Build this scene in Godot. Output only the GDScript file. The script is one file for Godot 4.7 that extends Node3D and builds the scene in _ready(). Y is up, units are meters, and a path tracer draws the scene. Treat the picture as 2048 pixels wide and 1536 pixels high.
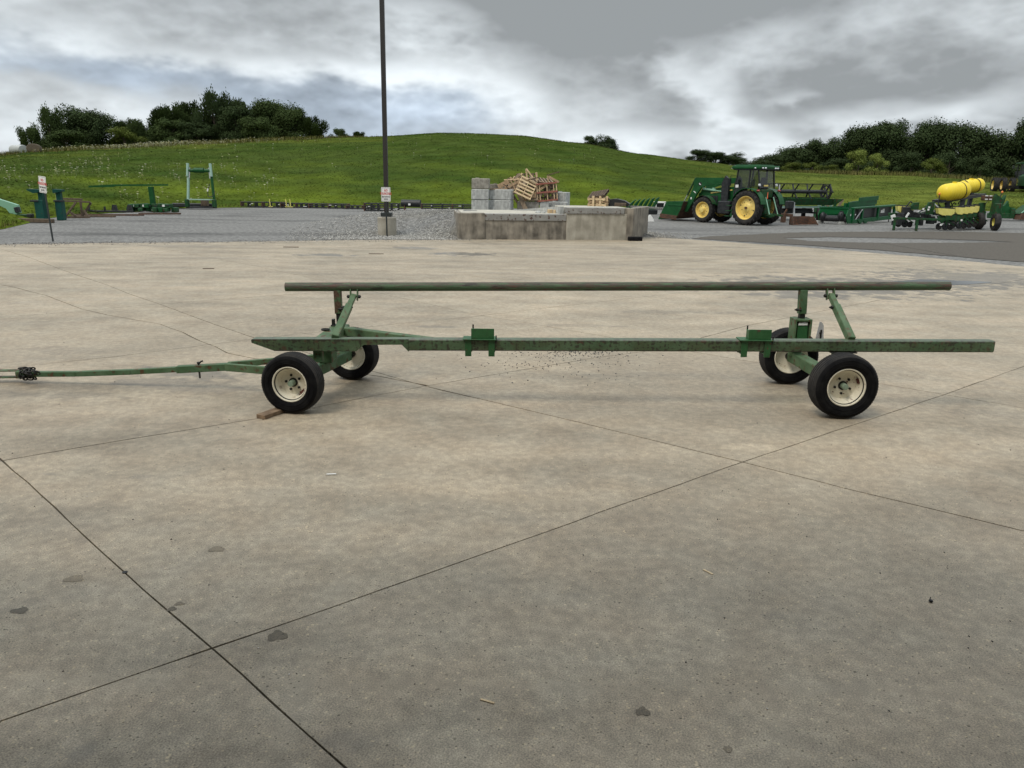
extends Node3D

# ---------------------------------------------------------------- mesh builder
class MB:
	var v := PackedVector3Array()
	var n := PackedVector3Array()
	var c := PackedColorArray()
	var u := PackedVector2Array()
	var u2 := PackedVector2Array()
	var tint := Color.WHITE
	var colored := false
	func tri(a: Vector3, b: Vector3, d: Vector3, hint: Vector3):
		var m := (d - a).cross(b - a)
		if m.length_squared() < 1e-14: return
		m = m.normalized()
		if m.dot(hint) < 0.0:
			v.append(a); v.append(d); v.append(b); m = -m
		else:
			v.append(a); v.append(b); v.append(d)
		for i in 3: n.append(m)
		if colored:
			for i in 3: c.append(tint)
	func quad(a: Vector3, b: Vector3, d: Vector3, e: Vector3, hint: Vector3):
		tri(a, b, d, hint); tri(a, d, e, hint)
	func trin(a: Vector3, b: Vector3, d: Vector3, na: Vector3, nb: Vector3, nd: Vector3):
		var m := (d - a).cross(b - a)
		if m.length_squared() < 1e-16: return
		if m.dot(na + nb + nd) < 0.0:
			v.append(a); v.append(d); v.append(b); n.append(na); n.append(nd); n.append(nb)
		else:
			v.append(a); v.append(b); v.append(d); n.append(na); n.append(nb); n.append(nd)
		if colored:
			for i in 3: c.append(tint)
	func box(ce: Vector3, size: Vector3, bs := Basis.IDENTITY, bev := 0.0):
		var h := size * 0.5
		bev = minf(bev, minf(h.x, minf(h.y, h.z)) * 0.45)
		for ax in 3:
			var a1 := (ax + 1) % 3
			var a2 := (ax + 2) % 3
			for s in [-1.0, 1.0]:
				var p := []
				for q in [[-1, -1], [1, -1], [1, 1], [-1, 1]]:
					var w := Vector3.ZERO
					w[ax] = h[ax] * s; w[a1] = (h[a1] - bev) * q[0]; w[a2] = (h[a2] - bev) * q[1]
					p.append(ce + bs * w)
				var d := Vector3.ZERO
				d[ax] = s
				quad(p[0], p[1], p[2], p[3], bs * d)
		if bev <= 0.0: return
		for ax in 3:
			var a1 := (ax + 1) % 3
			var a2 := (ax + 2) % 3
			for s1 in [-1.0, 1.0]:
				for s2 in [-1.0, 1.0]:
					var p := []
					for q in [[-1, 0], [1, 0], [1, 1], [-1, 1]]:
						var w := Vector3.ZERO
						w[ax] = (h[ax] - bev) * q[0]
						w[a1] = (h[a1] - (bev if q[1] == 1 else 0.0)) * s1
						w[a2] = (h[a2] - (bev if q[1] == 0 else 0.0)) * s2
						p.append(ce + bs * w)
					var d := Vector3.ZERO
					d[a1] = s1; d[a2] = s2
					quad(p[0], p[1], p[2], p[3], bs * d)
		for sx in [-1.0, 1.0]:
			for sy in [-1.0, 1.0]:
				for sz in [-1.0, 1.0]:
					var k := Vector3(sx, sy, sz)
					tri(ce + bs * (k * Vector3(h.x, h.y - bev, h.z - bev)), ce + bs * (k * Vector3(h.x - bev, h.y, h.z - bev)), ce + bs * (k * Vector3(h.x - bev, h.y - bev, h.z)), bs * k)
	func bar(a: Vector3, b: Vector3, w: float, h: float, up := Vector3.UP, bev := 0.0):   # w sideways, h along up
		var z := (b - a).normalized()
		var x := up.cross(z)
		if x.length() < 0.01: x = Vector3.RIGHT.cross(z)
		x = x.normalized()
		var y := z.cross(x)
		box((a + b) * 0.5, Vector3(w, h, a.distance_to(b)), Basis(x, y, z), bev)
	func tube(a: Vector3, b: Vector3, r: float, seg := 12, r2 := -1.0, caps := true):
		if r2 < 0.0: r2 = r
		var z := (b - a).normalized()
		var x := Vector3.UP.cross(z)
		if x.length() < 0.05: x = Vector3.RIGHT.cross(z)
		x = x.normalized()
		var y := z.cross(x)
		for i in seg:
			var t0 := TAU * i / seg
			var t1 := TAU * (i + 1) / seg
			var d0 := x * cos(t0) + y * sin(t0)
			var d1 := x * cos(t1) + y * sin(t1)
			trin(a + d0 * r, a + d1 * r, b + d1 * r2, d0, d1, d1)
			trin(a + d0 * r, b + d1 * r2, b + d0 * r2, d0, d1, d0)
			if caps:
				tri(a, a + d0 * r, a + d1 * r, -z)
				tri(b, b + d0 * r2, b + d1 * r2, z)
	func path(pts: Array, r: float, seg := 8):
		for i in pts.size() - 1:
			tube(pts[i], pts[i + 1], r, seg)
	func lathe(prof: Array, xf: Transform3D, seg := 32, crease := 0.75):   # prof: Vector2(radius, z) round local Z; ordered so that the outside lies to the left of the walk (r right, z up)
		var m := prof.size()
		var ns := []
		for i in m - 1:
			var e: Vector2 = prof[i + 1] - prof[i]
			ns.append(Vector2(e.y, -e.x).normalized())
		for i in m - 1:
			var na: Vector2 = ns[i]
			var nb: Vector2 = ns[i]
			if i > 0 and ns[i - 1].dot(ns[i]) > crease: na = (ns[i - 1] + ns[i]).normalized()
			if i < m - 2 and ns[i + 1].dot(ns[i]) > crease: nb = (ns[i + 1] + ns[i]).normalized()
			var p: Vector2 = prof[i]
			var q: Vector2 = prof[i + 1]
			for k in seg:
				var t0 := TAU * k / seg
				var t1 := TAU * (k + 1) / seg
				var c0 := Vector3(cos(t0), sin(t0), 0)
				var c1 := Vector3(cos(t1), sin(t1), 0)
				var z := Vector3(0, 0, 1)
				var A := xf * (c0 * p.x + z * p.y)
				var B := xf * (c1 * p.x + z * p.y)
				var C := xf * (c1 * q.x + z * q.y)
				var D := xf * (c0 * q.x + z * q.y)
				var bs := xf.basis
				var nA := (bs * (c0 * na.x + z * na.y)).normalized()
				var nB := (bs * (c1 * na.x + z * na.y)).normalized()
				var nC := (bs * (c1 * nb.x + z * nb.y)).normalized()
				var nD := (bs * (c0 * nb.x + z * nb.y)).normalized()
				trin(A, B, C, nA, nB, nC)
				trin(A, C, D, nA, nC, nD)
	func prism(poly: PackedVector2Array, depth: float, xf := Transform3D.IDENTITY):   # polygon in local XY, thickness along Z about 0
		var idx := Geometry2D.triangulate_polygon(poly)
		var z := xf.basis.z.normalized()
		var hz := Vector3(0, 0, depth * 0.5)
		for i in range(0, idx.size(), 3):
			var a := Vector3(poly[idx[i]].x, poly[idx[i]].y, 0)
			var b := Vector3(poly[idx[i + 1]].x, poly[idx[i + 1]].y, 0)
			var d := Vector3(poly[idx[i + 2]].x, poly[idx[i + 2]].y, 0)
			tri(xf * (a + hz), xf * (b + hz), xf * (d + hz), z)
			tri(xf * (a - hz), xf * (b - hz), xf * (d - hz), -z)
		var cw := Geometry2D.is_polygon_clockwise(poly)
		for i in poly.size():
			var p := poly[i]
			var q := poly[(i + 1) % poly.size()]
			var o := Vector2(q.y - p.y, p.x - q.x) * (-1.0 if cw else 1.0)
			var a := Vector3(p.x, p.y, 0)
			var b := Vector3(q.x, q.y, 0)
			quad(xf * (a - hz), xf * (b - hz), xf * (b + hz), xf * (a + hz), xf.basis * Vector3(o.x, o.y, 0))
	func ball(ce: Vector3, r: Vector3, seg := 12, bs := Basis.IDENTITY):
		var rows := seg / 2
		for i in rows:
			var f0 := PI * i / rows - PI / 2
			var f1 := PI * (i + 1) / rows - PI / 2
			for k in seg:
				var t0 := TAU * k / seg
				var t1 := TAU * (k + 1) / seg
				var q := []
				for w in [[f0, t0], [f0, t1], [f1, t1], [f1, t0]]:
					q.append(Vector3(cos(w[0]) * cos(w[1]), sin(w[0]), cos(w[0]) * sin(w[1])))
				var nn := []
				for w in q: nn.append((bs * (w / r)).normalized())
				trin(ce + bs * (q[0] * r), ce + bs * (q[1] * r), ce + bs * (q[2] * r), nn[0], nn[1], nn[2])
				trin(ce + bs * (q[0] * r), ce + bs * (q[2] * r), ce + bs * (q[3] * r), nn[0], nn[2], nn[3])
	func mesh() -> ArrayMesh:
		var arr := []
		arr.resize(Mesh.ARRAY_MAX)
		arr[Mesh.ARRAY_VERTEX] = v
		arr[Mesh.ARRAY_NORMAL] = n
		if c.size() == v.size() and c.size() > 0: arr[Mesh.ARRAY_COLOR] = c
		if u.size() == v.size() and u.size() > 0: arr[Mesh.ARRAY_TEX_UV] = u
		if u2.size() == v.size() and u2.size() > 0: arr[Mesh.ARRAY_TEX_UV2] = u2
		var m := ArrayMesh.new()
		if v.size() > 0: m.add_surface_from_arrays(Mesh.PRIMITIVE_TRIANGLES, arr)
		return m

var R := RandomNumberGenerator.new()
var M := {}
var used := {}

func V(x, y, z) -> Vector3: return Vector3(x, y, z)
func rr(a: float, b: float) -> float: return R.randf_range(a, b)

func numbered(p: Node, called: String) -> String:
	var k := str(p.get_instance_id()) + "/" + called
	var i: int = used.get(k, 0)
	used[k] = i + 1
	return called if i == 0 else "%s_%03d" % [called, i]

func tag(o: Node, label: String, category: String, group := ""):
	o.set_meta("label", label); o.set_meta("category", category)
	if group != "": o.set_meta("group", group)
	return o

func thing(called: String, label: String, category: String, at := Vector3.ZERO, turn := 0.0, group := "") -> Node3D:
	var o := Node3D.new()
	o.name = numbered(self, called); add_child(o, true)
	o.position = at; o.rotation.y = turn
	return tag(o, label, category, group)

func part(called: String, b, m: Material, parent: Node, xf := Transform3D.IDENTITY, label := "") -> MeshInstance3D:
	var o := MeshInstance3D.new()
	o.mesh = b.mesh() if b is MB else b
	o.material_override = m
	o.name = numbered(parent, called)
	parent.add_child(o, true)
	o.transform = xf
	if label != "": o.set_meta("label", label)
	return o

func struct(called: String, b, m: Material, kind := "structure") -> MeshInstance3D:
	var o := part(called, b, m, self)
	o.set_meta("kind", kind)
	return o

func copy_thing(src: Node3D, at: Vector3, turn: float, label := "", tilt := Vector3.ZERO) -> Node3D:
	var o: Node3D = src.duplicate()
	var base := String(src.name)
	var rx := base.rsplit("_", true, 1)
	if rx.size() == 2 and rx[1].is_valid_int() and rx[1].length() == 3: base = rx[0]
	o.name = numbered(self, base); add_child(o, true)
	o.position = at; o.rotation = Vector3(tilt.x, turn, tilt.z)
	if label != "": o.set_meta("label", label)
	return o

func many(called: String, mesh: Mesh, m: Material, xfs: Array, cols = null, parent: Node = null) -> MultiMeshInstance3D:
	var mm := MultiMesh.new()
	mm.transform_format = MultiMesh.TRANSFORM_3D
	mm.use_colors = cols != null
	mm.mesh = mesh
	mm.instance_count = xfs.size()
	var per := 16 if cols != null else 12
	var buf := PackedFloat32Array()
	buf.resize(per * xfs.size())
	for i in xfs.size():
		var t: Transform3D = xfs[i]
		var o := i * per
		for r in 3:
			buf[o + r * 4] = t.basis.x[r]; buf[o + r * 4 + 1] = t.basis.y[r]; buf[o + r * 4 + 2] = t.basis.z[r]; buf[o + r * 4 + 3] = t.origin[r]
		if cols != null:
			var k: Color = cols[i]
			buf[o + 12] = k.r; buf[o + 13] = k.g; buf[o + 14] = k.b; buf[o + 15] = 1.0
	mm.buffer = buf
	var o := MultiMeshInstance3D.new()
	o.multimesh = mm
	o.material_override = m
	var p: Node = parent if parent else self
	o.name = numbered(p, called)
	p.add_child(o, true)
	o.set_meta("kind", "stuff")
	return o

# ---------------------------------------------------------------- materials
func lin(r: float, g: float, b: float) -> Color:   # a real-world base colour
	return Color(r, g, b).linear_to_srgb()

func mat(called: String, col: Color, rough := 0.7, metal := 0.0, tex: Texture2D = null, scale := 1.0) -> StandardMaterial3D:
	var m := StandardMaterial3D.new()
	m.resource_name = called
	m.albedo_color = col; m.roughness = rough; m.metallic = metal
	if tex:
		m.albedo_texture = tex
		m.uv1_triplanar = true
		m.uv1_scale = Vector3.ONE * scale
	M[called] = m
	return m

func noise_bytes(w: int, seed_: int, freq: float, oct := 4, type := FastNoiseLite.TYPE_SIMPLEX_SMOOTH, sx := 1.0, ridged := false) -> PackedByteArray:
	var f := FastNoiseLite.new()
	f.seed = seed_; f.frequency = freq; f.noise_type = type
	f.fractal_octaves = oct
	f.fractal_type = FastNoiseLite.FRACTAL_RIDGED if ridged else FastNoiseLite.FRACTAL_FBM
	if oct <= 1: f.fractal_type = FastNoiseLite.FRACTAL_NONE
	var im: Image
	if sx == 1.0:
		im = f.get_seamless_image(w, w)
	else:
		im = f.get_seamless_image(maxi(8, int(w / sx)) if sx > 1.0 else w, w if sx > 1.0 else maxi(8, int(w * sx)))
		im.resize(w, w, Image.INTERPOLATE_CUBIC)
	im.convert(Image.FORMAT_L8)
	return im.get_data()

func tex_of(w: int, h: int, d: PackedByteArray) -> ImageTexture:
	return ImageTexture.create_from_image(Image.create_from_data(w, h, false, Image.FORMAT_RGB8, d))

# painted metal: base coat, faded patches, dirt streaks running down and rust where it has worn through. Linear colours.
func worn_tex(seed_: int, base: Color, faded: Color, rust: Color, dirt: Color, rust_at: float, dirt_at: float, w := 256) -> ImageTexture:
	var a := noise_bytes(w, seed_, 0.012, 4)
	var b := noise_bytes(w, seed_ + 1, 0.03, 5)
	var s := noise_bytes(w, seed_ + 2, 0.05, 4, FastNoiseLite.TYPE_SIMPLEX_SMOOTH, 0.22)
	var e := noise_bytes(w, seed_ + 3, 0.15, 2)
	var d := PackedByteArray()
	d.resize(w * w * 3)
	for i in w * w:
		var k := base.lerp(faded, clampf((a[i] - 90) / 120.0, 0, 1))
		k = k * (0.86 + 0.28 * e[i] / 255.0)
		var q := b[i] * 0.75 + s[i] * 0.25
		k = k.lerp(dirt, 0.85 * clampf((s[i] * 0.6 + b[i] * 0.4 - dirt_at) / 22.0, 0, 1))
		k = k.lerp(rust * (0.55 + 0.9 * e[i] / 255.0), clampf((q + (e[i] - 128) * 0.12 - rust_at) / 10.0, 0, 1))
		k = k.linear_to_srgb()
		d[i * 3] = clampi(int(k.r * 255), 0, 255); d[i * 3 + 1] = clampi(int(k.g * 255), 0, 255); d[i * 3 + 2] = clampi(int(k.b * 255), 0, 255)
	return tex_of(w, w, d)

# two-tone grain: fine speckle, blotches and (streak > 0) vertical runs
func grain_tex(seed_: int, a: Color, b: Color, freq: float, fine: float, streak := 0.0, w := 256, sx := 0.15) -> ImageTexture:
	var p := noise_bytes(w, seed_, freq, 5)
	var f := noise_bytes(w, seed_ + 1, 0.22, 3)
	var s := noise_bytes(w, seed_ + 2, 0.06 if w < 512 else 0.022, 5, FastNoiseLite.TYPE_SIMPLEX_SMOOTH, sx)
	var d := PackedByteArray()
	d.resize(w * w * 3)
	for i in w * w:
		var t := clampf((p[i] - 60) / 140.0, 0, 1)
		if streak > 0.0: t = lerpf(t, clampf((s[i] - 70) / 120.0, 0, 1), streak)
		var k := a.lerp(b, t) * (1.0 - fine * 0.5 + fine * f[i] / 255.0)
		k = k.linear_to_srgb()
		d[i * 3] = clampi(int(k.r * 255), 0, 255); d[i * 3 + 1] = clampi(int(k.g * 255), 0, 255); d[i * 3 + 2] = clampi(int(k.b * 255), 0, 255)
	return tex_of(w, w, d)

func make_materials():
	var rust := Color(0.085, 0.04, 0.022)
	var grime := Color(0.03, 0.032, 0.02)
	mat("trailer_green", Color.WHITE, 0.5, 0.0, worn_tex(11, Color(0.055, 0.11, 0.052), Color(0.095, 0.155, 0.088), rust, Color(0.05, 0.065, 0.035), 166, 158), 0.9)
	mat("trailer_pipe", Color.WHITE, 0.6, 0.0, worn_tex(21, Color(0.07, 0.14, 0.065), Color(0.12, 0.16, 0.09), Color(0.1, 0.062, 0.042), Color(0.055, 0.045, 0.03), 132, 138), 0.8)
	mat("trailer_pale", Color.WHITE, 0.5, 0.0, worn_tex(31, Color(0.07, 0.122, 0.06), Color(0.115, 0.17, 0.095), rust, Color(0.09, 0.09, 0.05), 172, 160), 1.1)
	mat("bracket_green", Color.WHITE, 0.45, 0.0, worn_tex(41, Color(0.018, 0.085, 0.026), Color(0.028, 0.11, 0.036), rust, Color(0.03, 0.05, 0.025), 190, 175), 1.0)
	mat("dark_metal", lin(0.022, 0.022, 0.02), 0.55, 0.3, grain_tex(51, Color(0.6, 0.6, 0.6), Color(1, 0.95, 0.9), 0.04, 0.4), 2.0)
	mat("cream_rim", Color.WHITE, 0.5, 0.0, worn_tex(61, Color(0.7, 0.66, 0.53), Color(0.76, 0.73, 0.61), Color(0.13, 0.035, 0.02), Color(0.45, 0.38, 0.27), 203, 190), 1.9)
	mat("cream_rim_rusty", Color.WHITE, 0.55, 0.0, worn_tex(66, Color(0.68, 0.64, 0.51), Color(0.74, 0.71, 0.59), Color(0.11, 0.03, 0.02), Color(0.45, 0.38, 0.27), 190, 185), 2.2)
	mat("hub_paint", lin(0.2, 0.27, 0.2), 0.5)
	mat("chock_wood", Color.WHITE, 0.85, 0.0, grain_tex(99, Color(0.13, 0.085, 0.05), Color(0.26, 0.18, 0.11), 0.03, 0.35, 0.5), 0.8)
	mat("rust_patch", lin(0.09, 0.03, 0.02), 0.85)
	mat("rubber", Color.WHITE, 0.62, 0.0, grain_tex(71, Color(0.006, 0.006, 0.007), Color(0.013, 0.013, 0.0135), 0.02, 0.3), 1.2)
	mat("rubber_dusty", Color.WHITE, 0.85, 0.0, grain_tex(76, Color(0.016, 0.016, 0.017), Color(0.045, 0.042, 0.039), 0.02, 0.4), 0.7)
	mat("wood", Color.WHITE, 0.8, 0.0, grain_tex(81, Color(0.17, 0.105, 0.055), Color(0.36, 0.25, 0.145), 0.02, 0.35, 0.6), 0.8)
	mat("wood_pale", Color.WHITE, 0.8, 0.0, grain_tex(84, Color(0.42, 0.3, 0.17), Color(0.68, 0.53, 0.33), 0.02, 0.3, 0.6), 0.8)
	mat("wood_grey", Color.WHITE, 0.85, 0.0, grain_tex(87, Color(0.14, 0.1, 0.066), Color(0.29, 0.225, 0.155), 0.02, 0.35, 0.6), 0.8)
	mat("wood_dark", Color.WHITE, 0.85, 0.0, grain_tex(90, Color(0.05, 0.033, 0.022), Color(0.12, 0.08, 0.05), 0.02, 0.35, 0.6), 0.8)
	mat("wood_red", Color.WHITE, 0.8, 0.0, grain_tex(93, Color(0.22, 0.07, 0.05), Color(0.34, 0.13, 0.09), 0.03, 0.35, 0.5), 0.8)
	mat("wood_weathered", Color.WHITE, 0.85, 0.0, grain_tex(96, Color(0.07, 0.05, 0.032), Color(0.15, 0.11, 0.075), 0.03, 0.35, 0.5), 0.8)
	mat("dock_dark", Color.WHITE, 0.85, 0.0, grain_tex(101, Color(0.075, 0.066, 0.053), Color(0.33, 0.295, 0.24), 0.012, 0.25, 0.5, 512, 0.2), 0.22)
	mat("dock_light", Color.WHITE, 0.85, 0.0, grain_tex(104, Color(0.24, 0.22, 0.175), Color(0.42, 0.39, 0.325), 0.012, 0.25, 0.4, 512, 0.2), 0.22)
	mat("dock_slab", Color.WHITE, 0.8, 0.0, grain_tex(107, Color(0.38, 0.36, 0.3), Color(0.5, 0.47, 0.4), 0.02, 0.2), 0.3)
	mat("block_grey", Color.WHITE, 0.85, 0.0, grain_tex(110, Color(0.27, 0.275, 0.262), Color(0.52, 0.53, 0.505), 0.018, 0.2, 0.5), 0.7)
	mat("block_brown", Color.WHITE, 0.85, 0.0, grain_tex(113, Color(0.2, 0.185, 0.155), Color(0.34, 0.32, 0.275), 0.018, 0.2, 0.3), 0.7)
	mat("lip_steel", Color.WHITE, 0.6, 0.2, worn_tex(116, Color(0.24, 0.235, 0.22), Color(0.3, 0.295, 0.275), Color(0.075, 0.035, 0.025), Color(0.14, 0.12, 0.1), 172, 168, 512), 0.33)
	mat("deere_green", Color.WHITE, 0.4, 0.0, worn_tex(121, Color(0.01, 0.066, 0.02), Color(0.016, 0.088, 0.028), Color(0.03, 0.03, 0.015), Color(0.03, 0.06, 0.025), 205, 188), 0.4)
	mat("deere_green_old", Color.WHITE, 0.55, 0.0, worn_tex(124, Color(0.014, 0.056, 0.02), Color(0.026, 0.085, 0.036), Color(0.06, 0.03, 0.018), Color(0.03, 0.045, 0.02), 172, 160), 0.5)
	mat("head_green", Color.WHITE, 0.35, 0.0, worn_tex(127, Color(0.007, 0.085, 0.028), Color(0.01, 0.105, 0.036), Color(0.02, 0.05, 0.02), Color(0.012, 0.07, 0.028), 215, 200), 0.4)
	mat("pale_green", lin(0.22, 0.42, 0.3), 0.4)
	mat("mint_green", lin(0.3, 0.45, 0.38), 0.4)
	mat("dark_green", Color.WHITE, 0.5, 0.0, worn_tex(130, Color(0.008, 0.055, 0.045), Color(0.014, 0.075, 0.06), rust, grime, 190, 185), 0.5)
	mat("deere_yellow", Color.WHITE, 0.45, 0.0, worn_tex(133, Color(0.74, 0.55, 0.15), Color(0.8, 0.62, 0.2), Color(0.3, 0.17, 0.05), Color(0.45, 0.33, 0.1), 195, 185), 0.6)
	mat("tank_yellow", Color.WHITE, 0.5, 0.0, grain_tex(136, Color(0.74, 0.55, 0.02), Color(0.8, 0.62, 0.04), 0.02, 0.08), 0.3)
	mat("hopper_yellow", Color.WHITE, 0.55, 0.0, grain_tex(139, Color(0.6, 0.54, 0.13), Color(0.7, 0.64, 0.2), 0.02, 0.15), 0.6)
	mat("black_steel", Color.WHITE, 0.5, 0.2, grain_tex(142, Color(0.012, 0.014, 0.016), Color(0.03, 0.032, 0.034), 0.03, 0.3), 0.6)
	mat("black_tarp", lin(0.012, 0.013, 0.014), 0.4)
	mat("rusty_steel", Color.WHITE, 0.8, 0.1, worn_tex(145, Color(0.06, 0.035, 0.024), Color(0.1, 0.055, 0.035), Color(0.14, 0.06, 0.03), Color(0.03, 0.022, 0.018), 150, 150), 0.7)
	mat("grey_metal", lin(0.45, 0.46, 0.47), 0.5)
	mat("white_paint", lin(0.75, 0.75, 0.73), 0.5)
	mat("chrome", lin(0.6, 0.6, 0.6), 0.25, 0.8)
	mat("red_paint", lin(0.5, 0.03, 0.025), 0.5)
	mat("black_paint", lin(0.015, 0.015, 0.016), 0.5)
	mat("orange_paint", lin(0.85, 0.12, 0.02), 0.5)
	mat("lens_red", lin(0.25, 0.03, 0.025), 0.25)
	mat("lens_white", lin(0.7, 0.72, 0.75), 0.2)
	mat("lens_orange", lin(0.7, 0.22, 0.05), 0.25)
	mat("pole_brown", lin(0.022, 0.019, 0.017), 0.45)
	mat("pole_blue", lin(0.02, 0.026, 0.026), 0.5)
	mat("hay", Color.WHITE, 0.95, 0.0, grain_tex(150, Color(0.07, 0.055, 0.04), Color(0.17, 0.135, 0.095), 0.05, 0.5), 0.8)
	mat("hay_wrap", lin(0.42, 0.44, 0.43), 0.5)
	mat("seat_black", lin(0.015, 0.016, 0.017), 0.7)
	mat("bark", Color.WHITE, 0.9, 0.0, grain_tex(153, Color(0.04, 0.03, 0.022), Color(0.1, 0.08, 0.06), 0.05, 0.5, 0.6), 0.8)
	var g := mat("glass", Color(0.1, 0.14, 0.13, 0.42), 0.05)
	g.transparency = BaseMaterial3D.TRANSPARENCY_ALPHA
	for q in [["leaf_dark", Color(0.045, 0.066, 0.028)], ["leaf_mid", Color(0.058, 0.084, 0.03)], ["leaf_olive", Color(0.095, 0.12, 0.028)], ["leaf_light", Color(0.19, 0.235, 0.06)], ["blade", Color(1, 1, 1)]]:
		var l := mat(q[0], q[1].linear_to_srgb(), 0.65)
		l.vertex_color_use_as_albedo = true
		l.backlight_enabled = true
		l.backlight = Color(0.25, 0.3, 0.12)
		l.metallic_specular = 0.1
	var fl := mat("petal", lin(0.72, 0.72, 0.58), 0.8)
	fl.vertex_color_use_as_albedo = true
	M["rubber"].roughness = 0.75
	M["rubber"].metallic_specular = 0.2
	for q in ["rubber_dusty", "trailer_green", "trailer_pale", "trailer_pipe", "deere_green", "deere_green_old", "head_green", "dark_green"]: M[q].metallic_specular = 0.3
	var st := mat("stone", Color.WHITE, 0.85)
	st.vertex_color_use_as_albedo = true

# ---------------------------------------------------------------- sky: air and clouds
const CLOUDS := [[-28.0,8.40,2.7,0.82,-15,0.93],[-30.4,7.36,2.3,0.80,0,0.86],[-22.5,7.41,5.2,0.62,6,0.90],[-14.7,7.25,5.3,0.58,4,0.92],[-8.0,7.09,4.5,0.5,0,0.93],[-5.3,7.26,2.3,0.6,0,0.88],[-20.8,8.98,7.3,1.22,0,0.74],[-25.1,9.76,6.2,1.01,0,0.74],[-5.6,10.21,3.4,0.93,0,0.92],[-13.3,10.34,4.3,1.09,0,0.76],[-28.2,6.29,5.9,0.72,8,-0.70],[-19.6,5.48,7.4,0.98,8,-0.66],[-13.2,4.30,5.8,1.09,8,-0.64],[-5.3,4.84,4.1,1.11,5,-0.70],[-23.2,6.19,4.8,0.51,8,-0.68],[-11.5,5.65,4.7,0.66,6,-0.66],
	[-30.9,3.42,3.4,1.28,0,0.86],[-32.2,1.78,2.2,0.79,0,0.95],[-22.7,5.02,1.9,0.69,0,0.78],[-1.1,5.57,1.8,1.0,20,0.86],[-1.8,7.65,2.3,1.12,0,0.78],[4.0,10.20,6.8,2.23,10,0.56],[10.6,11.09,9.2,1.10,0,0.50],[6.8,8.19,4.9,1.85,20,0.60],[4.4,6.60,4.2,1.30,15,0.68],[1.0,3.78,2.3,0.45,0,0.80],[0.3,5.92,1.5,1.0,25,0.88],[13.7,5.13,2.3,1.8,35,1.06],[14.7,7.00,0.9,1.08,0,0.92],[13.5,3.84,2.2,0.72,0,0.98],[16.6,8.63,2.4,0.78,-10,0.86],[19.1,5.58,1.0,0.35,0,0.93],[9.5,2.68,4.4,0.66,5,0.96],[16.3,2.1,5.2,0.85,0,1.0],
	[22.3,4.45,4.9,0.48,-5,0.95],[20.9,3.63,3.3,0.49,0,0.96],[29.3,4.95,2.0,0.52,-10,0.94],[26.7,4.45,3.6,0.40,0,0.90],[18.0,4.29,2.7,1.24,25,0.66],[9.0,4.33,3.3,1.29,15,0.74],[5.9,4.49,2.3,0.74,0,0.76],[22.7,6.34,7.1,1.89,-5,0.60],[28.4,7.39,4.1,2.29,0,0.62],[26.4,10.13,4.9,1.00,0,0.75],[20.2,9.52,4.0,1.40,0,0.72],[18.9,7.51,4.1,1.06,0,0.66],[15.5,10.88,4.2,0.72,0,0.60],[31.5,5.85,1.7,0.95,0,0.72]]
var sk1: FastNoiseLite
var sk2: FastNoiseLite
const SKY_HALF := 0.5    # the picture holds half the brightness, so that the zenith fits in

func cloud_color(az: float, el: float, blobs: bool) -> Color:
	var ar := deg_to_rad(az)
	var px := cos(ar) * 60.0
	var py := sin(ar) * 60.0
	var n1 := sk1.get_noise_3d(px, py, el * 3.4)
	var n2 := sk2.get_noise_3d(px, py, el * 3.0)
	var n3 := sk1.get_noise_3d(px * 3.4 + 500.0, py * 3.4, el * 9.0)
	var n4 := 0.0
	if blobs: n4 = 0.35 - absf(sk1.get_noise_3d(px * 7.0 + 900.0, py * 7.0, el * 17.0)) * 1.6
	var val := 0.73 + 0.28 * n1
	var blue := clampf(0.25 - n1, 0.0, 0.5) * 0.25
	if blobs:
		var wa := az + 2.4 * n2 + 1.4 * n1 + 1.9 * n3 + 0.5 * n4
		var we := el + 0.9 * sk2.get_noise_3d(px + 300.0, py, el * 3.0) + 0.4 * n1 + 0.9 * n3 + 0.3 * n4
		var sw := 0.2
		var sv := val * 0.2
		var sb := blue * 0.2
		for b in CLOUDS:
			var dx: float = wa - b[0]
			if absf(dx) > b[2] * 3.4: continue
			var dy: float = we - b[1] + dx * tan(deg_to_rad(b[4]))
			if absf(dy) > b[3] * 3.4: continue
			var q: float = (dx * dx) / (b[2] * b[2]) + (dy * dy) / (b[3] * b[3])
			if q > 11.0: continue
			var w := exp(-q * 0.9)
			sw += w
			sv += w * absf(b[5])
			if b[5] < 0.0: sb += w * 0.9
		val = sv / sw + n1 * 0.10 + 0.13 * n3 + 0.07 * n4
		blue = sb / sw
	var low := clampf(1.0 - el / 3.0, 0.0, 1.0) * 0.10
	val = clampf(val, 0.6, 1.0)
	var k := Color(val * 0.968, val * 1.0, val * 1.018).lerp(Color(val * 0.92, val * 1.0, val * 1.09), clampf(blue, 0, 1))
	k = k.lerp(Color(0.95, 0.955, 0.94), low)
	k = k.srgb_to_linear()
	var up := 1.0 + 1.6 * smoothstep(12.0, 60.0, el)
	return k * up

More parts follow.
